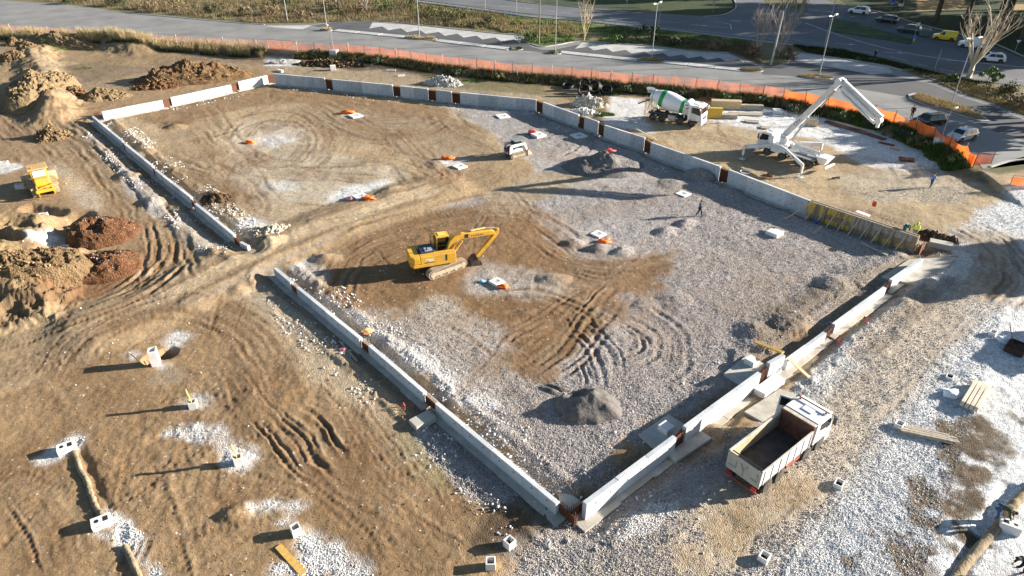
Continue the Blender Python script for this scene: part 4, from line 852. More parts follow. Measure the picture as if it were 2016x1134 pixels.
# ---- concrete pump with raised boom
hp = math.atan2(4.22, -3.48); PX, PY = 36.27, 74.67; gz = float(ht(33, 77)); t = thing('concrete_pump_truck', 'white concrete pump truck with folded boom raised and outriggers down', 'pump truck', (PX, PY, gz), hp)
chassis(t, .2, 8.2, (1.4, 2.75, 4.9, 6.9), darkmetal, 2.35, .52)
truck_cab(t, 6.6, 8.4, white, 2.35, .98, 2.85)
MB().box(.9, -1.05, 1.02, 6.4, 1.05, 1.22).build('deck', mat('deck_grey', (.22, .22, .21), .8, var=.3), t)
for s in (-1, 1):
    MB().box(4.6, min(s * .62, s * 1.17), .8, 6.45, max(s * .62, s * 1.17), 1.75).build('side_locker', white, t, bevel=.03); MB().box(1.2, min(s * .9, s * 1.17), 1.15, 4.0, max(s * .9, s * 1.17), 1.3).build('walkway', white, t)
    MB().cyl((1.0, s * .35, 1.55), (4.2, s * .3, 1.75), .16, n=10).build('pump_cylinder', white if s > 0 else steel, t, 30)
MB().box(2.2, -.45, 1.22, 3.2, .45, 1.65).build('water_box', steel, t, bevel=.03); MB().cyl((1.1, -.2, 1.95), (4.5, -.55, 2.2), .09, n=8).build('delivery_pipe', white, t, 30)
hp_ = MB(); hp_.hexa([(-.1, -.45, .75), (.6, -.45, .75), (.6, .45, .75), (-.1, .45, .75)], [(-.55, -.85, 1.6), (.8, -.85, 1.6), (.8, .85, 1.6), (-.55, .85, 1.6)]); hp_.build('hopper', white, t)
MB().box(-.5, -.8, 1.6, .75, .8, 1.66).build('hopper_lid', white, t); MB().box(-.62, -1.0, .55, -.5, 1.0, .8).build('rear_bumper', white, t)
MB().lathe([(0, .75), (.25, .75), (.3, .55), (.95, .5), (1.05, .6)], (5.6, 0, 1.5), (5.6, 0, 3), 18).build('turret', white, t, 30)
tower = MB(); tower.box(5.2, -.4, 2.2, 6.0, .4, 2.9); tower.build('turret_head', white, t, bevel=.05)
# outriggers: two beams per side with jacks on foot plates
def leg(pts, foot, lab=None):
    b = MB()
    for k in range(len(pts) - 1): b.bar(pts[k], pts[k + 1], .28, .42 if k == 0 else .34)
    o = b.build('outrigger', white, t, bevel=.03); e = pts[-1]
    MB().bar((e[0], e[1], e[2] + .1), (foot[0], foot[1], .55), .2, .2).build('jack_sleeve', mat('hazard_white', (.7, .66, .62), .6, var=.1, dirt=(.5, .1, .06), dirt_amt=.5, dscale=3), o); MB().cyl((foot[0], foot[1], .1), (foot[0], foot[1], .6), .06, n=8).build('jack_rod', steel, o); MB().box(foot[0] - .32, foot[1] - .32, .0, foot[0] + .32, foot[1] + .32, .07).build('foot_plate', mat('foot_grey', (.5, .5, .48), .7), o)
    return o
fl = Matrix.Rotation(-hp, 4, 'Z') @ Matrix.Translation((-PX, -PY, 0))
def loc(u, v, h=0): x, y = G(u, v, h); q = fl @ Vector((x, y, 0)); return (q.x, q.y)
f1 = loc(1461, 313); f2 = loc(1575, 349); o1 = leg([(6.3, .9, 1.5), (f1[0], f1[1], 1.55)], f1); o2 = leg([(5.2, 1.2, 1.65), (4.0, 1.9, 1.7), (f2[0], f2[1], 1.45)], f2)
leg([(6.3, -.9, 1.5), (6.9, -4.0, 1.5)], (6.9, -4.0)); leg([(4.6, -1.2, 1.7), (2.6, -3.6, 1.6)], (2.6, -3.6))
# boom in a vertical plane pointing to +X of the world
bm_ = thing_boom = obj('boom', None, t); bl = fl @ Vector((32.45, 79.3, 0)); bm_.location = (5.6, 0, 0); bm_.rotation_euler = (0, 0, -hp + R(-50.5))
x0 = 0.0
A = Vector((.0, 0, 2.75)); B_ = Vector((4.9, 0, 10.05 - gz)); Cc = Vector((10.15, 0, 7.15 - gz))
def beam(p, q, w0, h0, h1, yoff, nm, m=white, par=None, smo=0):
    p = Vector(p); q = Vector(q); d = (q - p).normalized(); u = Vector((0, 1, 0)).cross(d).normalized(); u = u if u.z > 0 else -u; b = MB()
    f = lambda c, hh, s1, s2: tuple(c + Vector((0, yoff + s1 * w0 / 2, 0)) + u * s2 * hh / 2)
    b.hexa([f(p, h0, -1, -1), f(p, h0, 1, -1), f(p, h0, 1, 1), f(p, h0, -1, 1)], [f(q, h1, -1, -1), f(q, h1, 1, -1), f(q, h1, 1, 1), f(q, h1, -1, 1)])
    return b.build(nm, m, par or bm_, bevel=.03)
a1 = beam(A, B_, .45, .75, .55, 0, 'boom_arm'); shade_w = mat('boom_white_grey', (.66, .69, .72), .5, var=.06)
dd = (B_ - A).normalized(); nn = Vector((-dd.z, 0, dd.x))
MB().cyl(A + nn * .25 + Vector((0, -.32, 0)), B_ + nn * .2 + Vector((0, -.32, 0)), .07, n=8).build('delivery_pipe', white, a1, 30)
MB().cyl(A + Vector((.9, 0, -.4)), A + dd * 3.6 - nn * .45, .13, n=10).build('hydraulic_ram', steel, a1, 30); MB().cyl(B_ - dd * 3.4 - nn * .5, B_ - dd * .9 - nn * .35, .11, n=10).build('hydraulic_ram', steel, a1, 30)
lk = MB(); lk.cyl(B_ + Vector((0, -.5, .1)), B_ + Vector((0, .5, .1)), .35, n=14); lk.bar(B_ - dd * .9 + nn * .3, B_ + Vector((.6, 0, .35)), .3, .18); lk.build('elbow_link', shade_w, bm_, 40)
D = (Cc - B_).normalized(); Nn = Vector((-D.z, 0, D.x)); Nn = Nn if Nn.z > 0 else -Nn
a2 = beam(B_ + Nn * .25, Cc + Nn * .30, .40, .55, .45, .05, 'boom_arm'); a3 = beam(B_ + D * .6 - Nn * .25, Cc - D * .5 - Nn * .2, .34, .40, .36, -.12, 'boom_arm', shade_w); a4 = beam(B_ + D * 1.0 - Nn * .68, Cc - D * .1 - Nn * .62, .28, .30, .26, .02, 'boom_arm')
for yy in (-.36,): MB().cyl(B_ + D * .3 + Nn * .1 + Vector((0, yy, 0)), Cc - D * .3 + Vector((0, yy, 0)), .065, n=8).build('delivery_pipe', white, a2, 30); MB().cyl(B_ + D * .9 - Nn * .45 + Vector((0, yy + .05, 0)), Cc - D * .8 - Nn * .45 + Vector((0, yy + .05, 0)), .065, n=8).build('delivery_pipe', steel, a3, 30)
e = MB(); e.cyl(Cc + Vector((0, -.3, 0)) - Nn * .1, Cc + Vector((0, .3, 0)) - Nn * .1, .34, n=14); e.bar(Cc, Cc + D * .35 - Nn * .75, .3, .3); e.build('end_link', white, bm_, 40)
for k in (.25, .5, .72): pp = B_ + D * (6.0 * k); e = MB(); e.bar(pp + Nn * .6 + Vector((0, -.2, 0)), pp - Nn * .75 + Vector((0, -.2, 0)), .06, .1); e.build('clamp', shade_w, a2)
ink = mat('letter_dark', (.02, .04, .08), .6)
ang1 = math.atan2(dd.z, dd.x); pp = A + dd * 2.3; text_part('CIFA', .5, ink, a1, (pp.x, -.232, pp.z), (R(90), -ang1, 0)).rotation_euler = Matrix(((dd.x, nn.x, 0), (0, 0, -1), (dd.z, nn.z, 0))).to_euler()
v1 = Vector((4.0, 1.9, 1.7)); v2 = Vector((f2[0], f2[1], 1.45)); ev = (v2 - v1).normalized(); mp = v1 + (v2 - v1) * .45
nv = ev.cross(Vector((0, 0, 1))).normalized(); nv = nv if nv.y > 0 else -nv; up_ = nv.cross(ev).normalized(); 
if up_.z < 0: up_ = -up_; 
ex_ = up_.cross(nv).normalized(); tp = text_part('CIFA', .34, ink, o2, tuple(mp + nv * .147), (0, 0, 0)); tp.rotation_euler = Matrix((ex_, up_, nv)).transposed().to_euler()

for c in list(bm_.children): c.parent = t; c.location = bm_.location; c.rotation_euler = bm_.rotation_euler
bpy.data.objects.remove(bm_)
# ---- excavator
t = thing('excavator', 'yellow tracked excavator with its bucket resting on brown earth', 'excavator', (-6.35, 52.15, float(ht(-6.35, 52.15)) + .02), R(38))
track_m = mat('track_dusty', (.42, .33, .22), .9, var=.3, vs_=6, dirt=(.12, .09, .07), dirt_amt=.7, dscale=3); tread_m = mat('track_steel', (.16, .13, .10), .8, .3, var=.3)
def crawler(t, L_, wy, r, w):
    for s in (-1, 1):
        y = s * wy; a = np.linspace(-math.pi / 2, math.pi / 2, 8); prof = [(L_ / 2 - r + r * math.cos(q), r + r * math.sin(q)) for q in a] + [(-(L_ / 2 - r) - r * math.cos(q), r - r * math.sin(q)) for q in a]
        tr = MB().xz(prof, y - w / 2, y + w / 2).build('track', tread_m, t); nseg = int((2 * (L_ - 2 * r) + 2 * math.pi * r) / .17); per = []; 
        pts = prof + [prof[0]]; acc = [0]
        for i in range(len(pts) - 1): acc.append(acc[-1] + math.dist(pts[i], pts[i + 1]))
        sh = MB()
        for k in range(nseg):
            q = acc[-1] * k / nseg; i = max(j for j in range(len(acc)) if acc[j] <= q); i = min(i, len(pts) - 2); f = (q - acc[i]) / max(1e-6, acc[i + 1] - acc[i]); px_ = pts[i][0] + f * (pts[i + 1][0] - pts[i][0]); pz = pts[i][1] + f * (pts[i + 1][1] - pts[i][1]); dx, dz = pts[i + 1][0] - pts[i][0], pts[i + 1][1] - pts[i][1]; l = math.hypot(dx, dz) or 1
            sh.M = Matrix.Translation((px_ + dz / l * .02, 0, pz - dx / l * .02)) @ Matrix.Rotation(-math.atan2(dz, dx), 4, 'Y'); sh.box(-.07, y - w / 2 - .01, -.02, .07, y + w / 2 + .01, .02)
        sh.M = Matrix(); sh.build('track_shoes', track_m, tr)
        fm = MB(); fm.box(-L_ / 2 + r * 1.1, y - w * .55, r * .55, L_ / 2 - r * 1.1, y + w * .55, r * 1.35)
        for k in range(5): fm.cyl((-L_ / 2 + r + (L_ - 2 * r) * k / 4, y - w * .58, r * .45), (-L_ / 2 + r + (L_ - 2 * r) * k / 4, y + w * .58, r * .45), r * .33, n=10)
        fm.cyl((L_ / 2 - r, y - w * .57, r), (L_ / 2 - r, y + w * .57, r), r * .62, n=12); fm.cyl((-L_ / 2 + r, y - w * .57, r), (-L_ / 2 + r, y + w * .57, r), r * .62, n=12); fm.build('track_frame', track_m, tr, 30)
crawler(t, 3.9, 1.1, .40, .52)
MB().box(-.7, -.8, .35, .7, .8, .75).build('undercarriage', darkmetal, t); MB().cyl((0, 0, .7), (0, 0, 1.0), .65, n=20).build('slew_ring', darkmetal, t)
U = obj('upper_structure', None, t); U.rotation_euler = (0, 0, R(19 - 38))
# keep parts at two levels: house holds everything above the ring
hs = MB(); hs.xy([(-2.75, -.75), (-2.55, -1.25), (1.2, -1.25), (1.2, -.45), (.2, -.45), (.2, 1.25), (-2.55, 1.25), (-2.75, .75)], .98, 1.30); 
bpy.data.objects.remove(U); U = hs.build('house', yellow, t, bevel=.04); U.rotation_euler = (0, 0, R(19 - 38))
MB().xy([(-2.75, -.8), (-2.5, -1.25), (-1.9, -1.25), (-1.9, 1.25), (-2.5, 1.25), (-2.75, .8)], 1.302, 1.95).build('counterweight', yellow, U, bevel=.08)
MB().box(-1.897, -1.25, 1.302, 1.2, -.5, 1.95).build('side_cabinet', yellow, U, bevel=.03); MB().box(-1.897, .5, 1.302, -.25, 1.25, 1.9).build('side_cabinet', yellow, U, bevel=.03)
MB().box(-1.897, -.49, 1.302, -.3, .49, 1.9).build('engine_bay', mat('machine_dark_grey', (.05, .055, .06), .6, var=.2), U)
MB().box(-1.75, -.62, 1.96, -.55, .75, 2.12).build('engine_hood', mat('hood_navy', (.02, .035, .075), .5, var=.2), U, bevel=.04); MB().box(-1.35, -.6, 2.125, -.7, .1, 2.16).build('hood_plate', mat('hood_plate_grey', (.28, .32, .36), .5), U); MB().cyl((-1.15, -.35, 2.16), (-1.15, -.35, 2.4), .06, n=8).build('exhaust', darkmetal, U)
MB().box(.25, -1.256, 1.32, .42, -1.245, 1.9).build('stripe', darkmetal, U); MB().box(-1.5, -1.256, 1.62, -.8, -1.248, 1.72).build('decal', white, U); MB().box(-1.2, -1.256, 1.48, -.75, -1.248, 1.56).build('decal', white, U); MB().box(-1.6, -1.256, 1.36, -.7, -1.248, 1.42).build('decal', darkmetal, U)
cb = MB(); cb.xz([(-.22, 1.302), (1.15, 1.302), (1.2, 1.9), (1.0, 2.85), (-.15, 2.9)], .28, 1.22); cb = cb.build('cab', yellow, U, bevel=.05)
MB().xz([(-.05, 2.0), (1.08, 2.0), (.94, 2.72), (-.02, 2.75)], .268, .276).build('side_window', glass, cb); MB().xz([(-.05, 1.5), (1.1, 1.5), (1.14, 1.9), (1.12, 1.96), (-.05, 1.96)], .268, .276).build('door_window', glass, cb)
MB().hexa([(1.18, .38, 1.5), (1.22, 1.12, 1.5), (1.22, 1.12, 1.9), (1.22, .38, 1.9)], [(1.24, .38, 1.5), (1.24, 1.12, 1.5), (1.04, 1.12, 2.78), (1.04, .38, 2.78)]).build('windscreen', glass, cb)
MB().box(-.235, .4, 2.0, -.225, 1.1, 2.7).build('rear_window', glass, cb); MB().box(.1, .42, 2.9, .75, 1.08, 2.93).build('roof_hatch', mat('roof_pale_yellow', (.78, .55, .14), .5), cb)
rl = MB(); rl.tube([(-.5, 1.15, 1.9), (-.5, 1.15, 2.75), (-.2, 1.15, 2.8)], .025); rl.tube([(-.5, .75, 1.9), (-.5, .75, 2.75), (-.2, .75, 2.8)], .025); rl.cyl((-.5, .75, 2.75), (-.5, 1.15, 2.75), .025, n=6); rl.build('handrail', darkmetal, U)
BY = -.12
def arm(pts, w, nm, m=yellow):
    b = MB(); b.xz(pts, BY - w / 2, BY + w / 2); return b.build(nm, m, U, bevel=.03)
bo = arm([(.35, 1.15), (.75, 1.05), (1.35, 2.15), (1.9, 2.62), (5.0, 2.60), (5.05, 2.88), (4.7, 3.0), (2.0, 3.12), (1.35, 2.98), (.95, 2.62)], .42, 'boom')
MB().box(2.25, BY - .216, 2.68, 2.6, BY - .211, 3.05).build('stripe', darkmetal, bo)
for k in range(6): MB().box(2.85 + .2 * k, BY - .216, 2.74, 2.95 + .2 * k, BY - .211, 2.86).build('mark', darkmetal, bo)
st = arm([(4.85, 2.45), (5.25, 3.05), (5.45, 3.0), (5.4, 2.55), (3.55, .55), (3.3, .55), (3.25, .75)], .30, 'stick')
for y in (-.42, .24): MB().cyl((.95, y, 1.15), (2.0, y, 2.5), .075, n=8).build('boom_ram', mat('ram_yellow', (.7, .42, .06), .4), bo, 30)
MB().cyl((2.9, BY, 3.2), (4.2, BY, 3.28), .09, n=8).build('stick_ram', mat('ram_pale', (.75, .60, .25), .4), bo, 30); MB().cyl((4.2, BY, 3.28), (5.25, BY, 3.1), .05, n=8).build('ram_rod', steel, bo, 30)
MB().cyl((4.9, BY, 2.75), (3.9, BY, 1.5), .07, n=8).build('bucket_ram', mat('ram_yellow', (.7, .42, .06)), st, 30)
bk = MB(); prof = [(3.3, .62), (3.05, .55), (2.75, .3), (2.62, .0), (2.7, -.22), (3.1, -.28), (3.65, -.12), (3.7, -.02), (3.2, -.15), (2.8, -.1), (2.78, .05), (2.9, .28), (3.15, .45)]
bk.xz(prof, BY - .55, BY + .55); bu = bk.build('bucket', mat('bucket_steel', (.05, .045, .045), .6, .4, var=.4, dirt=(.25, .15, .09), dirt_amt=.6), U)
for s in (-1, 1): MB().xz([(3.3, .6), (3.05, .55), (2.75, .3), (2.64, .0), (2.7, -.2), (3.1, -.26), (3.6, -.1)], *sorted((BY + s * .55, BY + s * .585))).build('cheek', bu.data.materials[0], bu)
for k in range(5): MB().box(3.62, BY - .5 + .23 * k, -.12, 3.85, BY - .42 + .23 * k, -.05).build('tooth', steel, bu)
MB().bar((3.25, BY, .5), (3.65, BY, .75), .2, .1).build('linkage', rust, st)

for c in list(U.children): c.parent = t; c.rotation_euler = U.rotation_euler
# ---- compact track loader
t = thing('track_loader', 'white compact tracked loader with dark red rear standing on gravel edge', 'loader', (.35, 79.25, float(ht(.35, 79.25)) + .02), R(33))
crawler(t, 2.1, .72, .34, .36)
MB().box(-1.0, -.52, .4, .9, .52, 1.05).build('chassis', white, t, bevel=.04); MB().box(-1.25, -.55, .45, -.98, .55, 1.15).build('rear_door', mat('loader_maroon', (.09, .015, .012), .5), t, bevel=.04)
for y in (-.32, .3): MB().box(-1.27, y - .08, .75, -1.25, y + .08, .9).build('lamp', lamp_w, t)
MB().box(-1.265, -.4, .58, -1.252, .4, .68).build('mark', mat('mark_white', (.7, .7, .7)), t)
MB().box(-.85, -.5, 1.06, -.3, .5, 1.25).build('engine_cover', darkmetal, t, bevel=.04)
cb = MB().xz([(-.3, 1.06), (.75, 1.06), (.65, 1.95), (-.25, 2.0)], -.45, .45).build('cab', mat('cab_black', (.03, .03, .032), .5), t, bevel=.03); MB().box(-.35, -.5, 2.0, .75, .5, 2.06).build('roof', mat('roof_grey_green', (.22, .26, .24), .5), cb)
for s in (-1, 1):
    MB().xz([(-.2, 1.25), (.62, 1.25), (.56, 1.85), (-.17, 1.9)], *sorted((s * .452, s * .46))).build('side_window', glass, cb)
    b = MB(); b.xz([(-1.2, .6), (-.9, .6), (-.75, 1.35), (.9, 1.45), (1.15, .9), (1.35, .45), (1.5, .5), (1.25, 1.3), (1.0, 1.68), (-.9, 1.72), (-1.15, 1.5)], *sorted((s * .56, s * .68))); la = b.build('lift_arm', white, t, bevel=.02)
    MB().cyl((-.8, s * .5, .8), (.3, s * .55, 1.5), .05, n=8).build('lift_ram', steel, la)
b = MB(); b.xz([(1.35, .1), (1.35, .75), (1.5, .8), (1.42, .2), (2.0, .1), (2.0, .05)], -.85, .85); b.build('bucket', mat('bucket_tan', (.40, .31, .20), .8, var=.3), t)
for s in (-1, 1): MB().xz([(1.35, .1), (1.35, .75), (1.5, .8), (2.0, .1)], *sorted((s * .85, s * .88))).build('bucket_side', mat('bucket_side', (.5, .4, .27), .8), t)

# ---- old dozer
t = thing('bulldozer', 'old yellow bulldozer with rear ripper beside the dug pit', 'bulldozer', (-51.0, 68.9, float(ht(-51, 68.9)) + .03), R(128))
crawler(t, 3.6, 1.0, .5, .5)
MB().box(-1.5, -.68, .5, 1.6, .68, 1.2).build('hull', yellow, t, bevel=.04); MB().xz([(.3, 1.2), (1.9, 1.2), (1.9, 1.95), (.3, 2.05)], -.5, .5).build('engine_hood', yellow, t, bevel=.05)
cb = MB().xz([(-.95, 1.2), (.45, 1.2), (.4, 2.75), (-.85, 2.75)], -.78, .78).build('cab', yellow, t, bevel=.04); MB().box(-1.15, -.95, 2.75, .7, .95, 2.88).build('roof', mat('roof_tan', (.50, .33, .14), .7), cb, bevel=.03)
MB().hexa([(-.965, -.6, 1.95), (-.965, .6, 1.95), (-.9, .6, 2.6), (-.9, -.6, 2.6)], [(-.93, -.6, 1.95), (-.93, .6, 1.95), (-.86, .6, 2.6), (-.86, -.6, 2.6)]).build('rear_window', mat('screen_grey', (.42, .42, .42), .6), cb)
for s in (-1, 1): MB().xz([(-.75, 1.9), (.3, 1.9), (.28, 2.6), (-.7, 2.6)], *sorted((s * .784, s * .79))).build('side_window', glass, cb)
MB().box(-1.9, -.72, 1.15, -.96, .72, 1.95).build('fuel_tank', yellow, t, bevel=.12)
MB().cyl((-.6, .5, 2.88), (-.6, .5, 3.05), .07, n=8).build('beacon', lamp_o, t)
rp = MB(); rp.bar((-1.8, -.6, .9), (-2.5, -.6, .9), .16, .22); rp.bar((-1.8, .6, .9), (-2.5, .6, .9), .16, .22); rp.bar((-2.5, -.9, .9), (-2.5, .9, .9), .3, .3); rp = rp.build('ripper_frame', yellow, t)
for y in (-.7, .7): MB().xz([(-2.6, 1.5), (-2.4, 1.5), (-2.4, .5), (-2.25, .05), (-2.45, .3), (-2.65, .7)], y - .06, y + .06).build('ripper_shank', yellow, rp); MB().cyl((-1.7, y, 1.3), (-2.4, y, 1.35), .07, n=8).build('ripper_ram', yellow, rp)
for s in (-1, 1): MB().bar((0, s * 1.35, .55), (2.5, s * 1.35, .5), .18, .25).build('push_arm', yellow, t); MB().cyl((1.2, s * .5, 1.5), (2.35, s * .6, .9), .07, n=8).build('blade_ram', steel, t)
b = MB(); b.xz([(2.45, .1), (2.35, .45), (2.38, .85), (2.55, 1.2), (2.68, 1.2), (2.5, .85), (2.47, .45), (2.58, .1)], -1.7, 1.7); b.build('blade', mat('blade_worn', (.5, .40, .24), .6, .2, var=.3), t)

# ---- cars
def car(u, v, rz, L_, Wd, Ht, paint, label, style='hatch', cat='car', h=ROAD_Z):
    x, y = G(u, v, h); t = thing('parked_car' if style != 'van' else 'parked_van', label, cat, (x, y, h + .006), rz); hw = Wd / 2; l = L_ / 2; zb = Ht * .60; hood = zb - .04
    if style == 'suv': st = [(-l, .55, .9, .9), (-l + .05, .3, zb, zb), (-l + .12, .28, zb, zb + .02), (-l + .42, .28, zb, Ht - .12), (-l + .8, .28, zb, Ht), (l * .05, .28, zb, Ht), (l * .30, .28, zb, Ht - .06), (l * .50, .28, zb, zb + .06), (l * .8, .28, zb - .08, hood), (l - .08, .3, zb - .2, zb - .16), (l, .42, .75, .75)]
    elif style == 'estate': st = [(-l, .5, .85, .85), (-l + .05, .28, zb, zb), (-l + .15, .26, zb, zb + .02), (-l + .45, .26, zb, Ht - .08), (-l + .9, .26, zb, Ht), (l * .0, .26, zb, Ht), (l * .22, .26, zb, Ht - .06), (l * .48, .26, zb, zb + .05), (l * .85, .28, zb - .1, hood - .06), (l - .06, .3, zb - .25, zb - .2), (l, .4, .6, .6)]
    elif style == 'van': st = [(-l, .4, 1.0, 1.0), (-l + .03, .28, zb, Ht - .08), (-l + .25, .28, zb, Ht), (0, .28, zb, Ht), (l * .25, .28, zb, Ht - .04), (l * .52, .28, zb, zb + .05), (l * .85, .28, zb - .08, hood - .05), (l - .06, .3, zb - .25, zb - .2), (l, .42, .65, .65)]
    else: st = [(-l, .5, .85, .85), (-l + .04, .28, zb, zb), (-l + .1, .26, zb, zb + .02), (-l + .32, .26, zb, Ht - .12), (-l + .7, .26, zb, Ht), (l * .10, .26, zb, Ht), (l * .30, .26, zb, Ht - .08), (l * .60, .26, zb, zb + .05), (l * .86, .28, zb - .08, hood - .05), (l - .06, .3, zb - .22, zb - .18), (l, .42, .65, .65)]
    rings = []
    for (X_, z0, zs, zt) in st:
        e = 1 - .10 * (abs(X_) / l) ** 4; tw = hw * (.74 if zt > zb + .2 else .9) * e; w_ = hw * e
        rings.append([(X_, -w_ * .94, z0), (X_, -w_, (z0 + zs) / 2), (X_, -w_ * .97, zs), (X_, -tw, max(zt, zs + .005) - (.04 if zt > zb + .2 else .0)), (X_, -tw * .85, max(zt, zs + .01)), (X_, tw * .85, max(zt, zs + .01)), (X_, tw, max(zt, zs + .005) - (.04 if zt > zb + .2 else .0)), (X_, w_ * .97, zs), (X_, w_, (z0 + zs) / 2), (X_, w_ * .94, z0)])
    bd = MB().loft(rings).build('body', paint, t, 50)
    # glazing laid 8 mm proud of the body skin
    def pane(i, j, top, bot, nm):   # across the car between stations i (low) and j (high)
        a, b = st[i], st[j]; f = lambda s_, k: a[k] + (b[k] - a[k]) * s_
        up_ = Vector((-(b[3] - a[3]), 0, b[0] - a[0])).normalized(); up_ = up_ if up_.z > 0 else -up_
        q = []
        for s_ in (bot, top): X_, Z_ = f(s_, 0), f(s_, 3); ww = hw * (.86 + (.72 - .86) * s_) * .92; q.append((X_, Z_, ww))
        vs_ = [(q[0][0], -q[0][2], q[0][1]), (q[0][0], q[0][2], q[0][1]), (q[1][0], q[1][2], q[1][1]), (q[1][0], -q[1][2], q[1][1])]
        MB().hexa([tuple(Vector(p) + up_ * .002) for p in vs_], [tuple(Vector(p) + up_ * .014) for p in vs_]).build(nm, glass, bd)
    ri = {'suv': (2, 3), 'estate': (2, 3), 'van': (1, 1), 'hatch': (2, 3)}[style]; fi = {'suv': (7, 6), 'estate': (7, 6), 'van': (5, 4), 'hatch': (7, 6)}[style]
    pane(fi[0], fi[1], .95, .12, 'windscreen')
    if style != 'van': pane(ri[0], ri[1], .95, .15, 'rear_window')
    for s in (-1, 1):
        y0, z0 = hw * .965, zb + .02; y1, z1 = hw * .78, Ht - .10
        xb, xf = (-l + .55, l * .42) if style != 'van' else (l * .02, l * .42)
        xs = [(xb, xb + .2), (xf, xf - .55 if style != 'van' else xf - .4)]; mid = (xb + xf) / 2
        for a, b, c_, d in ((xb, mid - .04, xb + .22, mid - .04), (mid + .04, xf, mid + .04, xf - .5)) if style != 'van' else ((xb, xf, xb + .02, xf - .42),):
            nv = Vector((0, s * (z1 - z0), (y0 - y1))).normalized(); vs_ = [(a, s * y0, z0), (b, s * y0, z0), (d, s * y1, z1), (c_, s * y1, z1)]
            MB().hexa([tuple(Vector(p) + nv * .004) for p in vs_], [tuple(Vector(p) + nv * .022) for p in vs_]).build('side_window', glass, bd)
        MB().box(l * .34, s * (hw + .06) - .08, zb - .02, l * .34 + .14, s * (hw + .06) + .08, zb + .12).build('mirror', paint, bd, bevel=.02)
        MB().box(l - .22, s * (hw * .72) - .16, zb - .26, l - .06, s * (hw * .72) + .16, zb - .14).build('headlight', lamp_w, bd, bevel=.02); MB().box(-l - .002, s * hw * .78 - .12, zb - .28, -l + .12, s * hw * .78 + .12, zb - .02).build('tail_light', lamp_r, bd, bevel=.02)
        for ax in (-l * .60, l * .62):
            MB().cyl((ax, s * (hw - .2), .36), (ax, s * (hw + .003), .36), .38, n=18).build('wheel_arch', blackp, bd); wheel(t, ax, s * (hw - .10), .33, .21, rim_s)
    MB().box(-l - .012, -.26, .62, -l + .1, .26, .74).build('number_plate', lamp_w, bd); MB().box(-l * .9, -hw * .9, .2, l * .9, hw * .9, .3).build('underbody', blackp, t)
    return t
pw = mat('car_white', (.78, .79, .80), .25, var=.02, coat=.6); pb = mat('car_black', (.012, .012, .014), .22, var=.05, coat=.6); pg = mat('car_dark_grey', (.05, .058, .068), .25, .3, var=.05, coat=.6); pyw = mat('car_yellow', (.78, .56, .02), .3, var=.03, coat=.4); ps = mat('car_silver', (.58, .60, .62), .25, .35, var=.03, coat=.6)
AZ = R(135)
car(1690,27,R(138),4.5,1.85,1.68,pw,'white SUV parked at the far roadside, farthest of the parked row','suv')
t = car(1745,45,R(136),4.3,1.8,1.6,pb,'black SUV with a pale roof rail parked behind the white SUV','suv')
for s in (-1, 1): MB().box(-1.5, s * .62 - .03, 1.62, .3, s * .62 + .03, 1.67).build('roof_rail', rim_s, t)
car(1789,65,R(135),4.4,1.85,1.66,pg,'dark grey estate car parked beside the grey bin at the far roadside','suv')
car(1858,79,R(148),4.2,1.75,1.75,pyw,'small yellow van parked at the far roadside','van','van')
car(1910,94,R(150),4.3,1.8,1.8,pw,'small white van parked behind the bare pollarded tree','van','van')
car(1951,121,R(155),4.1,1.75,1.5,pw,'white hatchback on the main road right of the bare tree','hatch')
t = car(1826,245,R(196),4.7,1.82,1.48,pb,'black estate car parked behind the orange fence','estate')
for s in (-1, 1): MB().box(-1.7, s * .6 - .025, 1.50, .5, s * .6 + .025, 1.54).build('roof_rail', rim_s, t)
car(1892,275,R(205),4.0,1.72,1.5,ps,'silver white hatchback parked nearest the orange fence end','hatch')
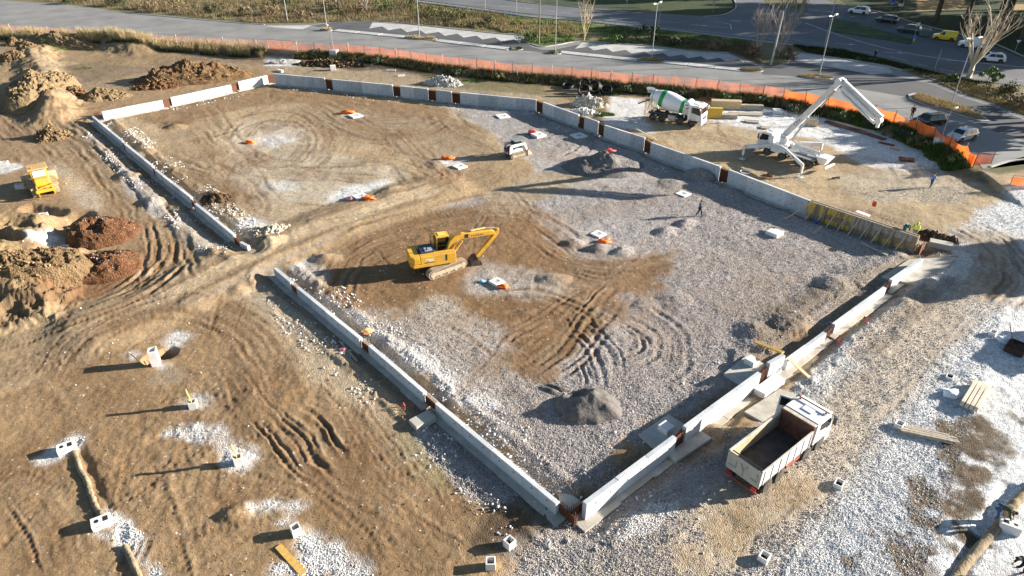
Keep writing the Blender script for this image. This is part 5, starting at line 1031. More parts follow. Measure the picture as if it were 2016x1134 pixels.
# ---------------------------------------------------------------- heaps of earth and stone
def earth_mat(name, col, col2, st=.5, scale=3.0):
    m = mat(name, col, .95, var=.35, vs_=scale, dirt=col2, dirt_amt=.8, dscale=1.3, bump=1.0, bs=7, spec=.2); m.node_tree.nodes['Bump'].inputs['Distance'].default_value = .25; return m
def heap(u, v, rx_, ry_, rot, h, m, lab, name='earth_heap', rough=.16, peak=1.0, cat='heap', nr=26, na=64, seed=0, ns=1.1, world=None, shp=None):
    x0, y0 = world or G(u, v); z0 = float(ht(x0, y0)); vs_ = []; rr = np.linspace(0, 1, nr); aa = np.linspace(0, 2 * math.pi, na, endpoint=False)
    A_, R_ = np.meshgrid(aa, rr); out = 1 + .22 * fbm(np.cos(A_) * 2 + seed * 7.3, np.sin(A_) * 2 + seed * 3.1, 1.2, 3)
    lx = rx_ * R_ * out * np.cos(A_); ly = ry_ * R_ * out * np.sin(A_); wx = x0 + lx * math.cos(rot) - ly * math.sin(rot); wy = y0 + lx * math.sin(rot) + ly * math.cos(rot)
    prof = np.clip(1 - R_, 0, 1) ** peak; prof = prof - .12 * np.exp(-(R_ / .12) ** 2)
    zz = h * prof * (1 + .55 * fbm(wx + seed * 11, wy, ns * 1.6, 3)) + rough * fbm(wx, wy + seed * 5, ns * .45, 3, .65) * np.clip((1 - R_) * 5, 0, 1) + rough * .8 * fbm(wx, wy, .22, 2) * np.clip((1 - R_) * 5, 0, 1)
    if shp is not None: zz = shp(lx, ly, R_, zz)
    g = ht(wx, wy); k = np.clip((1 - R_) * 6, 0, 1); base = z0 * k + g * (1 - k); zz = base + zz - .06 * (1 - k) - .02
    P = np.stack([wx, wy, zz], -1).reshape(-1, 3); fs = [(i * na + j, i * na + (j + 1) % na, (i + 1) * na + (j + 1) % na, (i + 1) * na + j) for i in range(nr - 1) for j in range(na)]
    me = bpy.data.meshes.new(name); me.from_pydata((P - np.array([x0, y0, z0])).tolist(), [], fs); me.materials.append(m); me.polygons.foreach_set('use_smooth', [rough < .13] * len(fs))
    o = obj(name, me); o.location = (x0, y0, z0); return tag(o, lab, cat)
e_red = earth_mat('red_earth', (.125, .055, .025), (.185, .095, .046)); e_brown = earth_mat('brown_earth', (.16, .10, .052), (.30, .215, .12)); e_gdk = earth_mat('dark_gravel', (.17, .155, .145), (.26, .235, .22), scale=6); e_bred = earth_mat('brown_red_earth', (.135, .075, .035), (.27, .18, .095)); e_tan = earth_mat('tan_earth', (.215, .148, .076), (.29, .215, .125)); e_dark = earth_mat('dark_earth', (.07, .045, .027), (.13, .085, .05)); e_pale = earth_mat('pale_rubble', (.42, .36, .26), (.55, .51, .44)); e_white = earth_mat('white_rubble', (.40, .38, .34), (.54, .52, .48)); e_rub = earth_mat('rubble_mix', (.13, .095, .06), (.30, .265, .22))
e_mix = earth_mat('mixed_earth', (.16, .10, .05), (.25, .18, .10)); e_grav = earth_mat('grey_gravel', (.27, .245, .228), (.38, .345, .32), scale=6); e_sand = earth_mat('grey_sand', (.125, .112, .10), (.18, .162, .148), scale=5); e_sand.node_tree.nodes['Bump'].inputs['Strength'].default_value = .25
heap(378,155,10.0,4.6,.25,3.1,e_bred,'long brown rubble heap behind the far left foundation wall',rough=.5,seed=1)
heap(315,170,4.5,2.4,.3,1.0,e_red,'reddish rubble spill at the left end of the brown heap',rough=.42,seed=2)
heap(200,192,4.6,2.6,.2,1.4,e_tan,'pale tan spoil heap behind the sunlit wall corner',rough=.35,seed=3)
heap(148,190,1.8,2.2,.4,1.5,e_red,'small dark red clod heap against the tan spoil heap',rough=.35,seed=4)
heap(80,190,4.6,8.5,.15,2.1,e_tan,'crumbly tan heap at the left track bend',rough=.45,seed=5)
heap(105,270,2.6,2.2,.1,1.2,e_brown,'lumpy brown heap beside the tracks above the bulldozer',rough=.5,seed=6)
heap(27,88,1.8,1.6,0,1.3,e_brown,'round clod of earth at the left edge, topmost of three',rough=.35,seed=7)
heap(62,108,2.2,1.5,.2,1.0,e_brown,'round clod of earth beside the spoil ridge, middle of three',rough=.35,seed=8)
heap(32,122,2.4,1.6,.1,.9,e_brown,'round clod of earth at the left edge, lowest of three',rough=.35,seed=9)
heap(203,460,3.5,3.2,.2,1.55,e_red,'upper red earth mound with white stone flecks',rough=.16,seed=10,peak=.5)
heap(198,530,3.9,3.0,.1,1.25,e_red,'lower red earth mound beside the wheel tracks',rough=.18,seed=11,peak=.5)
heap(45,560,6.5,2.6,.25,1.0,e_mix,'tan earth bank merging into the lower red mound',rough=.40,seed=12)
heap(160,432,2.4,1.3,.5,.8,e_tan,'small tan heap above the red mounds',rough=.35,seed=13)
heap(872,165,3.6,1.7,-.2,1.3,e_white,'heap of white stone rubble behind the longest back wall segment','rubble_heap',rough=.5,seed=14)
heap(1158,207,2.9,1.7,-.2,1.7,e_pale,'heap of pale broken rubble below the black pipe coils','rubble_heap',rough=.5,seed=15)
heap(1150,222,2.4,1.1,-.3,.6,e_white,'flat grey stone heap just behind the bent back wall','rubble_heap',rough=.3,seed=16)
heap(690,170,2.6,1.1,-.15,.7,e_grav,'low gravel spill against the second back wall segment','gravel_heap',rough=.1,seed=17)
heap(795,180,2.0,.9,-.15,.5,e_grav,'low gravel spill at the short back wall segment','gravel_heap',rough=.1,seed=18)
heap(430,182,2.6,1.2,.6,.8,e_dark,'dark earth clump inside the upper left wall',rough=.4,seed=19)
heap(428,392,1.9,1.2,.2,.65,e_dark,'dark crumbly earth clump inside the left wall',rough=.35,seed=20)
heap(530,460,2.2,1.4,.3,.6,e_pale,'pale stone heap beside the causeway',rough=.3,seed=21)
heap(1190,328,5.0,3.6,.1,1.7,e_gdk,'grey gravel heap topped by an orange scrap','gravel_heap',rough=.10,seed=22)
heap(1375,348,2.0,1.3,-.4,.75,e_grav,'small grey gravel heap near the shaded wall','gravel_heap',rough=.12,seed=23)
heap(1842,470,2.0,1.1,-.4,.7,e_dark,'black earth clump with white stones past the formwork end',rough=.4,seed=27)
heap(650,128,7.0,2.0,-.15,.7,e_dark,'dark churned soil bank in front of the fence',rough=.5,seed=29)
heap(560,122,3.2,1.8,0,.5,e_white,'white gravel ramp leading up to the gate','gravel_ramp',rough=.08,seed=30,peak=.5)
heap(120,88,13.0,4.0,-.3,2.0,e_tan,'long tan spoil ridge with grass tufts in the far left corner',rough=.3,seed=31)
def crater(lx, ly, R_, zz):     # loader scoop taken out of the far side
    bite = np.exp(-(((lx + .55) / .95) ** 2 + ((ly - .85) / .7) ** 2)); ridge = np.exp(-((np.hypot(lx + .55, ly - .85) - 1.05) / .28) ** 2) * .12
    return zz * (1 - .9 * bite) + ridge * (1 - R_)
heap(1157,800,2.3,1.85,.1,1.35,e_sand,'conical grey sand pile scooped on its far side, in the foreground','sand_pile',rough=.03,peak=.8,seed=33,shp=crater,nr=40,na=90)
for k, (u, v) in enumerate([(1100,765),(1085,770)]): heap(u, v, .9, .35, -.5, .22, e_sand, ['thin sand ridge trailing left of the sand pile, upper','thin sand ridge trailing left of the sand pile, lower'][k], 'sand_ridge', rough=.03, seed=40 + k)

# ---------------------------------------------------------------- drain boxes
def ring_box(lx, ly, h, w, z0=0):
    b = MB(); f = lambda a, c, z: [(-a, -c, z), (a, -c, z), (a, c, z), (-a, c, z)]
    b.loft([f(lx / 2, ly / 2, z0), f(lx / 2, ly / 2, h), f(lx / 2 - w, ly / 2 - w, h), f(lx / 2 - w, ly / 2 - w, z0 + .08)]); return b
def drain(u, v, lx, ly, h, rot, lab, z=None, wth=.07, tilt=0):
    x, y, g = P3(u, v); t = thing('drain_box', lab, 'drain box', (x, y, (g if z is None else z) - .04), rot, 'precast drain boxes'); t.rotation_euler = (tilt, 0, rot)
    ring_box(lx, ly, h, wth).build('shell', concrete_new, t, bevel=.01); MB().box(-lx / 2 + wth, -ly / 2 + wth, .05, lx / 2 - wth, ly / 2 - wth, .10).build('base', hole_m, t); return t
drain(308,716,.55,.65,1.75,.35,'tall upright concrete box in its pit with a stick beside it',-.45)
drain(381,800,.50,.50,.58,.3,'concrete drain box holding an ochre board, upper of two')
drain(471,912,.50,.50,.62,.35,'concrete drain box holding an ochre board, lower of two')
drain(584,1050,.50,.50,.60,.6,'empty square drain box above the ochre plank on the ground')
drain(1003,1074,.50,.50,.55,.75,'square drain box near the front corner, right one of the pair')
drain(966,1114,.50,.50,.55,.02,'square drain box near the front corner, left one of the pair')
drain(1503,1102,.55,.50,.40,.85,'drain box on white gravel right of the bare front slope')
drain(1650,957,.62,.48,.32,.9,'low rectangular drain box on white gravel behind the dump truck')
drain(1869,744,.62,.46,.22,.9,'low drain box above the white sack and beams')
drain(1769,841,.60,.48,.40,.75,'drain box at the end of the weathered plank stack')
drain(1953,660,.60,.46,.35,.75,'drain box in the shade next to the dark steel tray')
drain(127,488,.75,.55,.75,.25,'drain box sunk in the dark pit beside the red mounds',-.55)
drain(42,372,.95,.50,.55,.2,'drain box in the shadow left of the bulldozer'); drain(84,420,.80,.42,.45,.4,'narrow drain box below the bulldozer'); drain(8,325,.95,.6,.45,.3,'drain box cut by the left picture edge')
def twin(u, v, rot, lab, z=None):
    x, y, g = P3(u, v); t = thing('drain_box', lab, 'drain box', (x, y, g - .05), rot); t.rotation_euler = (.12, 0, rot)
    MB().box(-.48, -.30, 0, .48, .30, .52).build('shell', concrete_new, t, bevel=.015); MB().box(.10, -.16, .515, .36, .16, .523).build('square_opening', hole_m, t); MB().cyl((-.2, 0, .515), (-.2, 0, .523), .12, n=16).build('round_opening', hole_m, t)
    MB().box(-.3, -.306, .36, -.05, -.29, .40).build('slot', hole_m, t); return t
twin(133,887,.55,'chamber block with round and square openings at the upper sand trench end'); twin(202,1032,.55,'chamber block with two openings at the lower end of the sand trench'); twin(1984,1045,2.6,'chamber block with two openings beside the buried pipe, lower right')
def board(u, v, h, wd, L_, rot, lean, lab, m=plank_o, th=.04, z=None, name='board'):
    x, y, g = P3(u, v); o = MB().box(-th / 2, -wd / 2, 0, th / 2, wd / 2, L_).build(name, m); o.location = (x, y, (g if z is None else z) + h); o.rotation_euler = (lean[0], lean[1], rot); return tag(o, lab, 'board')
board(381,800,.08,.24,1.45,.35,(0,-.10),'ochre board standing upright in the upper drain box'); board(471,912,.08,.22,1.5,.4,(0,-.10),'ochre board standing upright in the lower drain box')
board(290,716,-.35,.05,2.0,0,(.0,-.55),'thin timber stick leaning beside the tall concrete box',timber,.05)
def plank(p, q, w_, th, lab, m=timber, h0=.03, h1=.03, name='plank', cat='plank'):
    a = P3(*p); b = P3(*q); o = MB().bar((0, 0, 0), (b[0] - a[0], b[1] - a[1], b[2] + h1 - a[2] - h0), w_, th).build(name, m); o.location = (a[0], a[1], a[2] + h0); return tag(o, lab, cat)
plank((548,1076),(598,1130),.36,.06,'ochre formwork plank lying flat on the mud at the bottom',plank_o,.04,.04)
plank((1484,684),(1536,716),.28,.12,'ochre beam running up to the wall block from inside',plank_o,.35,1.15); plank((1546,722),(1592,748),.26,.06,'pinkish plank sloping from the wall block to the gravel outside',timber,1.0,.06)
plank((1245,256),(1292,276),.25,.05,'long brown plank lying behind the grey wall below the mixer truck',oldwood,.5,.1)
plank((1698,482),(1746,505),.32,.05,'wide grey board on the ground under the formwork props',oldwood); plank((1612,452),(1684,486),.12,.08,'long grey tube on the ground under the formwork, upper',steel); plank((1616,457),(1680,490),.10,.08,'long grey tube on the ground under the formwork, lower',steel)
plank((1600,462),(1618,446),.22,.1,'short stub of timber below the first formwork prop',timber); plank((1640,470),(1662,478),.1,.05,'thin batten lying among the formwork offcuts, left',oldwood); plank((1675,478),(1685,472),.1,.05,'thin batten lying among the formwork offcuts, right',oldwood)
plank((668,668),(702,710),.14,.08,'weathered plank in the shade below the low left wall',oldwood,.0,.1)
plank((1684,424),(1710,432),.5,.06,'pale sheet lying behind the formwork top',concrete_new,.5,.4); plank((1698,424),(1704,410),.12,.1,'timber post end poking up behind the formwork',timber,.3,.9)
# planks stacked near the drains on the right
def stack(u, v, rz, lab, n, L_, w_, th, cols, m, name, cat, jit=0., gp=1.22):
    x, y, g = P3(u, v); t = thing(name, lab, cat, (x, y, g), rz)
    for k in range(n):
        c, r = k % cols, k // cols; o = MB().box(-L_ / 2 + rng.uniform(-jit, jit), (c - (cols - 1) / 2) * (w_ * gp) - w_ / 2, .05 + r * (th + .012), L_ / 2 + rng.uniform(-jit, jit), (c - (cols - 1) / 2) * (w_ * gp) + w_ / 2, .05 + r * (th + .012) + th).build('beam', m, t, bevel=.008); o.rotation_euler = (0, 0, rng.uniform(-.012, .012) * (3 if jit > .1 else 1))
    for xx in (-L_ * .3, L_ * .3): MB().box(xx - .05, -cols * w_ / 2, -.03, xx + .05, cols * w_ / 2, .048).build('bearer', oldwood, t)
    return t
stack(1918,785,.80,'stack of long pale beams on white gravel at right',8,3.1,.22,.20,4,mat('pale_beam', (.62, .55, .43), .8, var=.15, vs_=3),'beam_stack','beams',.03)
stack(1822,858,-.35,'loose stack of weathered planks beside a drain box',12,2.9,.13,.08,5,oldwood,'plank_stack','planks',.32)
stack(1428,214,-.12,'stack of tan timber beams behind the mixer cab, larger one',9,4.2,.30,.38,3,timber,'timber_stack','timber',.05)
stack(1476,216,-.12,'long tan timber beam stack left of the small crates',4,3.6,.28,.35,2,oldwood,'timber_stack','timber',.05)
stack(1468,226,-.12,'low row of grey planks on white gravel behind the pump truck',4,4.6,.25,.14,4,oldwood,'plank_stack','planks',.1)
stack(1404,232,-.05,'stack of yellow formwork panels beside the mixer cab',6,2.2,.55,.22,1,plyw,'panel_stack','panels',.03); stack(1432,232,-.2,'wooden crate stack next to the yellow panels',4,2.6,.35,.25,2,oldwood,'crate_stack','crates',.05)
stack(1480,240,-.2,'small low timber pile in the yard, left of two',3,1.8,.3,.12,3,oldwood,'timber_stack','timber',.1); stack(1508,252,-.4,'small low timber pile in the yard, right of two',3,1.3,.3,.12,3,oldwood,'timber_stack','timber',.1)
# steel lattice, crate, pipes by the bank
x, y, g = P3(1392,206); t = thing('steel_lattice', 'upright steel lattice panel behind the mixer cab', 'lattice', (x, y, g), -.1)
for k in range(7): MB().box(-1.2 + .36 * k, -.03, 0, -1.15 + .36 * k, .03, 1.1).build('upright', rust, t)
for k in range(4): MB().box(-1.2, -.035, .1 + .3 * k, 1.0, .035, .15 + .3 * k).build('rail', rust, t)
x, y, g = P3(1597,246); t = thing('stake_crate', 'wooden crate with steel rods sticking out, near the pump boom', 'crate', (x, y, g), -.3)
ring_box(1.5, .9, .6, .05).build('box', timber, t)
for k in range(9): MB().cyl((-.6 + .15 * k, -.2 + .1 * (k % 4), .1), (-.62 + .15 * k, -.2 + .1 * (k % 4), 1.1 + .2 * (k % 3)), .025, n=5).build('rod', steel, t)
ring = MB(); P_ = []
for k in range(15): a = 2 * math.pi * k / 14; P_.append((.55 * math.cos(a), .55 * math.sin(a), .12))
o = ring.tube(P_, .07, 6).build('hose_ring', concrete_new, smooth=40); o.location = P3(1467,340); tag(o, 'pale ring lying behind the shaded wall left of the pump truck', 'ring')
plank((1625,240),(1690,258),.9,.12,'dark rusty steel sheets laid along the foot of the bank, left',rust,.1,.1,'steel_sheet','steel'); plank((1690,258),(1742,275),.8,.12,'dark rusty steel sheets laid along the foot of the bank, right',rust,.1,.1,'steel_sheet','steel')
plank((1640,243),(1720,262),.1,.1,'pale pole lying on the rusty steel sheets',oldwood,.3,.3,'pole','pole'); plank((1730,280),(1760,288),.5,.1,'short dark steel sheet on white gravel',rust,.08,.08,'steel_sheet','steel')
plank((1752,292),(1770,297),.3,.15,'short reddish plank on white gravel',mat('reddish_wood', (.45,.2,.13), .8),.08,.08)
def bundle(u, v, rz, n, L_, r, m, lab, name, cat):
    x, y, g = P3(u, v); t = thing(name, lab, cat, (x, y, g), rz)
    for k in range(n): o = MB().cyl((-L_ / 2 + rng.uniform(-.1, .1), rng.uniform(-r, r), .05 + rng.uniform(0, r)), (L_ / 2 + rng.uniform(-.1, .1), rng.uniform(-r, r), .05 + rng.uniform(0, r)), .035, n=5).build('bar', m, t)
    return t
bundle(1784,318,-.25,26,1.6,.40,rust,'bundle of rusty bars on white gravel in the yard','rebar_bundle','rebar'); bundle(1508,350,.2,14,1.2,.35,rust,'rusty scrap bundle behind the shaded wall','scrap_bundle','scrap'); bundle(1645,352,.1,8,.9,.2,darkmetal,'small dark scrap on the yard behind the pump hopper','scrap_bundle','scrap')
block(1530,223,1.3,1.0,.6,-.1,'small pale concrete box at the foot of the bank',concrete_new); block(1713,428,.3,.3,.5,0,'red canister behind the formwork',red,'canister',z=1.25,name='canister'); block(1606,440,.32,.32,.4,.3,'blue bucket at the foot of the formwork',bluep,'bucket',name='bucket',bevel=.06)
block(656,138,.9,.8,.8,.3,'small white concrete block behind the back wall'); block(659,114,1.3,1.2,1.3,-.2,'concrete base block of the small lamp by the gate',z=.15); block(1843,294,1.15,.95,1.15,-.5,'concrete cabinet with a dark port beside the orange fence',z=.25)
block(790,150,1.2,.3,.3,.3,'short pale kerb stone lying behind the back wall, left'); block(770,140,1.6,.3,.25,.0,'short pale kerb stone lying behind the back wall, right'); block(552,141,1.2,.5,.4,-.6,'tilted slab at the far left corner of the back wall')
block(1524,462,1.25,1.25,.38,.7,'large pale square foundation block near the formwork brace',concrete_new,bevel=.06); block(1522,455,.38,.38,.06,.7,'small rusty plate on the large square block',rust,'plate',z=float(ht(*G(1522,455)))+.30,name='steel_plate',bevel=0)
# dark tray and sacks on the right
x, y, g = P3(1998,690); t = thing('steel_tray', 'dark rusty steel tray in the shade at the right edge', 'tray', (x, y, g), .75); ring_box(1.5, 1.2, .45, .05).build('tray', mat('tray_dark', (.05, .028, .022), .8, .2, var=.3), t); MB().box(-.7, -.55, .05, .7, .55, .3).build('contents', e_dark, t); 
MB().bar((.2, .3, .3), (.9, 1.1, 1.5), .04, .04).build('handle', rust, t)
def lump(u, v, r, m, lab, name, cat, sq=(1, 1, .6), dz=0., seed=1, rough=.35, n=2, z=None):
    x, y, g = P3(u, v); bm = bmesh.new(); bmesh.ops.create_icosphere(bm, subdivisions=3, radius=1)
    for q in bm.verts:
        f = 1 + rough * float(fbm(np.array([q.co.x * 1.5 + seed * 3.7]), np.array([q.co.y * 1.5 + q.co.z * 1.9]), .8, 3)[0]); q.co = Vector((q.co.x * sq[0], q.co.y * sq[1], max(q.co.z, -.6) * sq[2])) * r * f
    me = bpy.data.meshes.new(name); bm.to_mesh(me); bm.free(); me.materials.append(m); me.polygons.foreach_set('use_smooth', [True] * len(me.polygons)); o = obj(name, me); o.location = (x, y, (g if z is None else z) + r * sq[2] * .45 + dz); return tag(o, lab, cat)
sack = mat('woven_sack', (.66, .70, .75), .8, var=.1, vs_=8, bump=.5, bs=6)
lump(1872,778,.52,sack,'white woven sack lying beside the beam stack','sack','sack',(1.1,.8,.55),seed=3); lump(1975,672,.48,sack,'white plastic sack in the shade beside the dark tray','sack','sack',(1.1,.9,.5),seed=5); lump(1858,768,.3,sack,'small folded sack corner above the white sack','sack','sack',(1.3,.5,.3),seed=6)

# ---------------------------------------------------------------- manhole frames and scraps of orange netting
def frame(u, v, s, h, rot, lab, z=None):
    x, y, g = P3(u, v); t = thing('manhole_frame', lab, 'frame', (x, y, g - .02), rot); ring_box(s, s, h, s * .3).build('frame', concrete_new, t, bevel=.015); MB().box(-s * .2, -s * .2, .02, s * .2, s * .2, h - .03).build('infill', footing_c, t); return t
for a in [(978,558,1.0,.22,.75,'square white manhole frame on stones right of the excavator'),(1178,462,1.15,.16,.75,'square white manhole frame in the middle of the grey gravel'),(1345,382,1.25,.14,.75,'square white manhole frame left of the walker on the gravel'),(710,393,1.35,.22,.7,'square white manhole frame on pale stones above the causeway'),(905,329,1.35,.18,.7,'square white manhole frame in the shadow of the white loader'),(700,228,1.6,.18,.7,'square white manhole frame, farthest left on the upper earth'),(1060,268,1.5,.3,.6,'pale manhole frame right of the white loader'),(1140,269,1.7,.2,.5,'flat pale manhole slab near the bent wall'),(990,230,1.7,.15,.4,'flat pale manhole slab on the far gravel')]: frame(*a)
def net(u, v, r, lab, m=orange, sq=(1.2, .7, .45), seed=1, dz=0, z=None): lump(u, v, r, m, lab, 'netting_scrap', 'netting', sq, dz, seed, .9, z=z)
net(991,567,.42,'crumpled orange netting beside the manhole frame right of the excavator',seed=2); net(1189,476,.50,'crumpled orange netting on the grey gravel',seed=3); net(728,400,.55,'crumpled orange netting on pale stones above the causeway',seed=4); net(882,314,.62,'rolled orange netting in front of the loader shadow',seed=5,sq=(1.4,.5,.4)); net(684,223,.75,'rolled orange netting beside the farthest left manhole frame',seed=6,sq=(1.5,.5,.4)); net(493,282,.5,'small orange netting scrap on the ringed white stones',seed=7)
pinkn = mat('red_netting', (.75, .10, .07), .6, var=.15); net(1047,264,.55,'red netting scrap on the frame right of the loader',pinkn,seed=8,dz=.15); net(1198,318,.5,'red orange scrap on top of the grey gravel heap',pinkn,seed=9,z=float(ht(*G(1195,325)))+1.25); net(690,397,.35,'pink scrap left of the frame above the causeway',mat('pink_scrap', (.6,.2,.25)),seed=10); net(950,556,.28,'light blue bag scrap left of the frame by the excavator',mat('blue_scrap', (.25,.5,.7)),seed=11); net(722,652,.42,'orange brown scrap behind the gap in the lower left wall',mat('tan_scrap', (.62,.35,.15)),seed=12); net(712,655,.3,'dark scrap behind the gap in the lower left wall',e_dark,seed=13); net(673,690,.2,'small pink scrap in the wall shade',mat('pink_scrap', (.6,.2,.25)),seed=14)
net(1056,985,.14,'tiny white scrap in the shade of the long front wall',sack,seed=15)
hose = MB().tube([(.0, 0, .05), (.15, .1, .3), (.05, .25, .45), (-.1, .35, .1)], .035, 6).build('hose_end', red); hose.location = P3(793,808); tag(hose, 'red hose end poking from the trench below the lower left wall', 'hose')
for k, (u, v, lab) in enumerate([(1650,680,'pair of red marker stakes near the right trench, lower'),(1704,640,'pair of red marker stakes near the right trench, upper'),(1375 + 1000, 0, '')]):
    if u > 2016: continue
    x, y, g = P3(u, v); t = thing('marker_stake', lab, 'stake', (x, y, g), 0)
    for q in range(3): MB().bar((.12 * q - .12, .1 * q, 0), (.12 * q - .12 + .05, .1 * q + .03, .55), .03, .03).build('stake', pinkn, t)
x, y, g = P3(296,706); t = thing('rebar_stake', 'red painted rebar stake in the pit beside the tall concrete box', 'stake', (x, y, g), 0); MB().bar((-.25, 0, .6), (0, 0, 0), .05, .05).build('stake', pinkn, t); MB().bar((-.05, .1, .7), (.1, 0, 0), .05, .05).build('stake', pinkn, t)
# sand-covered pipes
def pipe(px, r, lab, m=e_tan, z=None):
    pts = smooth_line(GL(px), 8); rr = []; P_ = []
    for k, p in enumerate(pts): P_.append((p[0], p[1], float(ht(*p)) + r * .12 + .04 * (r < .2))); rr.append(r * (1 + .18 * math.sin(k * 2.1) * rng.random()))
    b = MB().tube(P_, rr, 12); b.v = [(x_ + rng.normal(0, .012), y_ + rng.normal(0, .012), z_ + rng.normal(0, .012)) for x_, y_, z_ in b.v]; return tag(b.build('buried_pipe', m, smooth=80), lab, 'pipe')
e_sandy = earth_mat('trench_sand', (.26, .20, .125), (.33, .265, .18)); e_sandy.node_tree.nodes['Bump'].inputs['Strength'].default_value = .35
pipe([(146,888),(158,925),(170,945),(178,970),(190,1000),(205,1020)], .16, 'sand covered pipe in the trench between the two chamber blocks', e_sandy); pipe([(246,1075),(262,1110),(280,1150)], .16, 'sand covered pipe leaving the lower chamber block', e_sandy)
pipe([(2040,955),(2000,990),(1978,1015)], .27, 'thick ribbed pipe above the right chamber block', e_sandy); pipe([(1972,1030),(1940,1065),(1905,1105),(1870,1150)], .27, 'thick ribbed pipe below the right chamber block', e_sandy)
# black corrugated pipe coils
def coil(u, v, dz, R_, tilt, rz, n, lab):
    x, y, g = P3(u, v); t = thing('pipe_coil', lab, 'pipe coil', (x, y, g + dz), 0, 'black corrugated pipe coils'); t.rotation_euler = (tilt, 0, rz)
    for k in range(n):
        P_ = [((R_ - .02 * (k % 2)) * math.cos(a), (R_ - .02 * (k % 2)) * math.sin(a), .09 + .17 * k) for a in np.linspace(0, 2 * math.pi, 25)]; MB().tube(P_, .09, 7).build('loop', blackp, t, 60)
    return t
coil(1118,173,.05,.85,.1,0,3,'black pipe coil lying flat, leftmost'); coil(1149,176,.75,.85,1.0,.2,4,'black pipe coil standing behind the front one'); coil(1148,187,.75,.85,1.15,.1,4,'black pipe coil facing the viewer, front centre'); coil(1174,181,.72,.9,1.15,-.75,5,'black pipe coil turned to the right, second from right'); coil(1193,183,.25,.85,.45,-.2,4,'black pipe coil leaning, rightmost')

# ---------------------------------------------------------------- orange mesh fence
def net_mat(name, col, a):
    m = bpy.data.materials.new(name); m.use_nodes = True; nt = m.node_tree; N = nt.nodes; L = nt.links; b = N['Principled BSDF']; b.inputs['Base Color'].default_value = (*col, 1); b.inputs['Roughness'].default_value = .7
    tc = N.new('ShaderNodeTexCoord'); no = N.new('ShaderNodeTexNoise'); no.inputs['Scale'].default_value = .9; no.inputs['Detail'].default_value = 4; L.new(tc.outputs['Object'], no.inputs['Vector'])
    mr = N.new('ShaderNodeMapRange'); mr.inputs[1].default_value = .3; mr.inputs[2].default_value = .7; mr.inputs[3].default_value = a - .2; mr.inputs[4].default_value = min(1, a + .2); L.new(no.outputs['Fac'], mr.inputs[0])
    tr = N.new('ShaderNodeBsdfTranslucent'); tr.inputs[0].default_value = (*col, 1); ms = N.new('ShaderNodeMixShader'); ms.inputs[0].default_value = .4; L.new(b.outputs[0], ms.inputs[1]); L.new(tr.outputs[0], ms.inputs[2])
    tp = N.new('ShaderNodeBsdfTransparent'); m2 = N.new('ShaderNodeMixShader'); L.new(mr.outputs[0], m2.inputs[0]); L.new(tp.outputs[0], m2.inputs[1]); L.new(ms.outputs[0], m2.inputs[2]); L.new(m2.outputs[0], N['Material Output'].inputs[0]); return m
net_a = net_mat('orange_net', (.85, .26, .12), .50); net_b = net_mat('orange_net_dense', (.90, .20, .03), .78); net_c = net_mat('orange_net_faded', (.80, .38, .24), .42)
post_me = MB().cyl((0, 0, -.3), (0, 0, 1.75), .05, n=6).mesh('post'); post_me.materials.append(mat('fence_post', (.14, .12, .11), .7, .3)); post_me2 = post_me.copy(); post_me2.materials.clear(); post_me2.materials.append(mat('fence_post_pale', (.55, .55, .53), .6, .2))
def fence(pts, lab, nets, step=3.3, lo=.05, hi=1.55, sag=.12, wav=.1):
    t = thing('mesh_fence', lab, 'fence', (pts[0][0], pts[0][1], ROAD_Z)); pos = []; acc = 0.; nxt = 0.
    for k in range(len(pts) - 1):
        l = math.dist(pts[k], pts[k + 1])
        while nxt <= acc + l: f = (nxt - acc) / l; pos.append((pts[k][0] + f * (pts[k + 1][0] - pts[k][0]), pts[k][1] + f * (pts[k + 1][1] - pts[k][1]))); nxt += step
        acc += l
    if math.dist(pos[-1], pts[-1]) > .4: pos.append(pts[-1])
    ox, oy = pts[0]
    for k, p in enumerate(pos):
        o = obj('post', post_me if k % 3 else post_me2, t); o.location = (p[0] - ox, p[1] - oy, 0); o.rotation_euler = (rng.normal(0, .03), rng.normal(0, .03), 0)
        if k == 0: continue
        a, b = pos[k - 1], p; n = 7; vs_ = []; fs = []; ll = math.dist(a, b); nx, ny = -(b[1] - a[1]) / ll, (b[0] - a[0]) / ll; h0 = hi + rng.uniform(-.08, .08); s1 = sag * rng.uniform(.3, 1.6)
        for i in range(n):
            f = i / (n - 1); zt = h0 - s1 * 4 * f * (1 - f)
            for j in range(4):
                q = j / 3; bl = wav * math.sin(q * 3.1) * math.sin(f * 6.3 + k) + rng.normal(0, .03); vs_.append((a[0] + f * (b[0] - a[0]) + nx * bl - ox, a[1] + f * (b[1] - a[1]) + ny * bl - oy, lo + (zt - lo) * q))
        for i in range(n - 1):
            for j in range(3): fs.append((i * 4 + j, (i + 1) * 4 + j, (i + 1) * 4 + j + 1, i * 4 + j + 1))
        m = MB(); m.v = vs_; m.f = fs; m.build('net', nets[k % len(nets)], t, 80)
        MB().cyl((a[0] - ox, a[1] - oy, 1.68), (b[0] - ox, b[1] - oy, 1.68), .012, n=4).build('wire', steel, t)
    return t
F_ = GL(FENCE_PX, ROAD_Z)
fence(F_[0:6], 'pale faded orange mesh fence behind the dry reeds at left', [net_c]); fence(F_[6:19], 'orange mesh fence running along the road behind the site', [net_a]); fence(F_[18:26], 'sagging bright orange mesh fence curving past the parked cars', [net_b], 3.2, .0, 1.45, .28, .25)
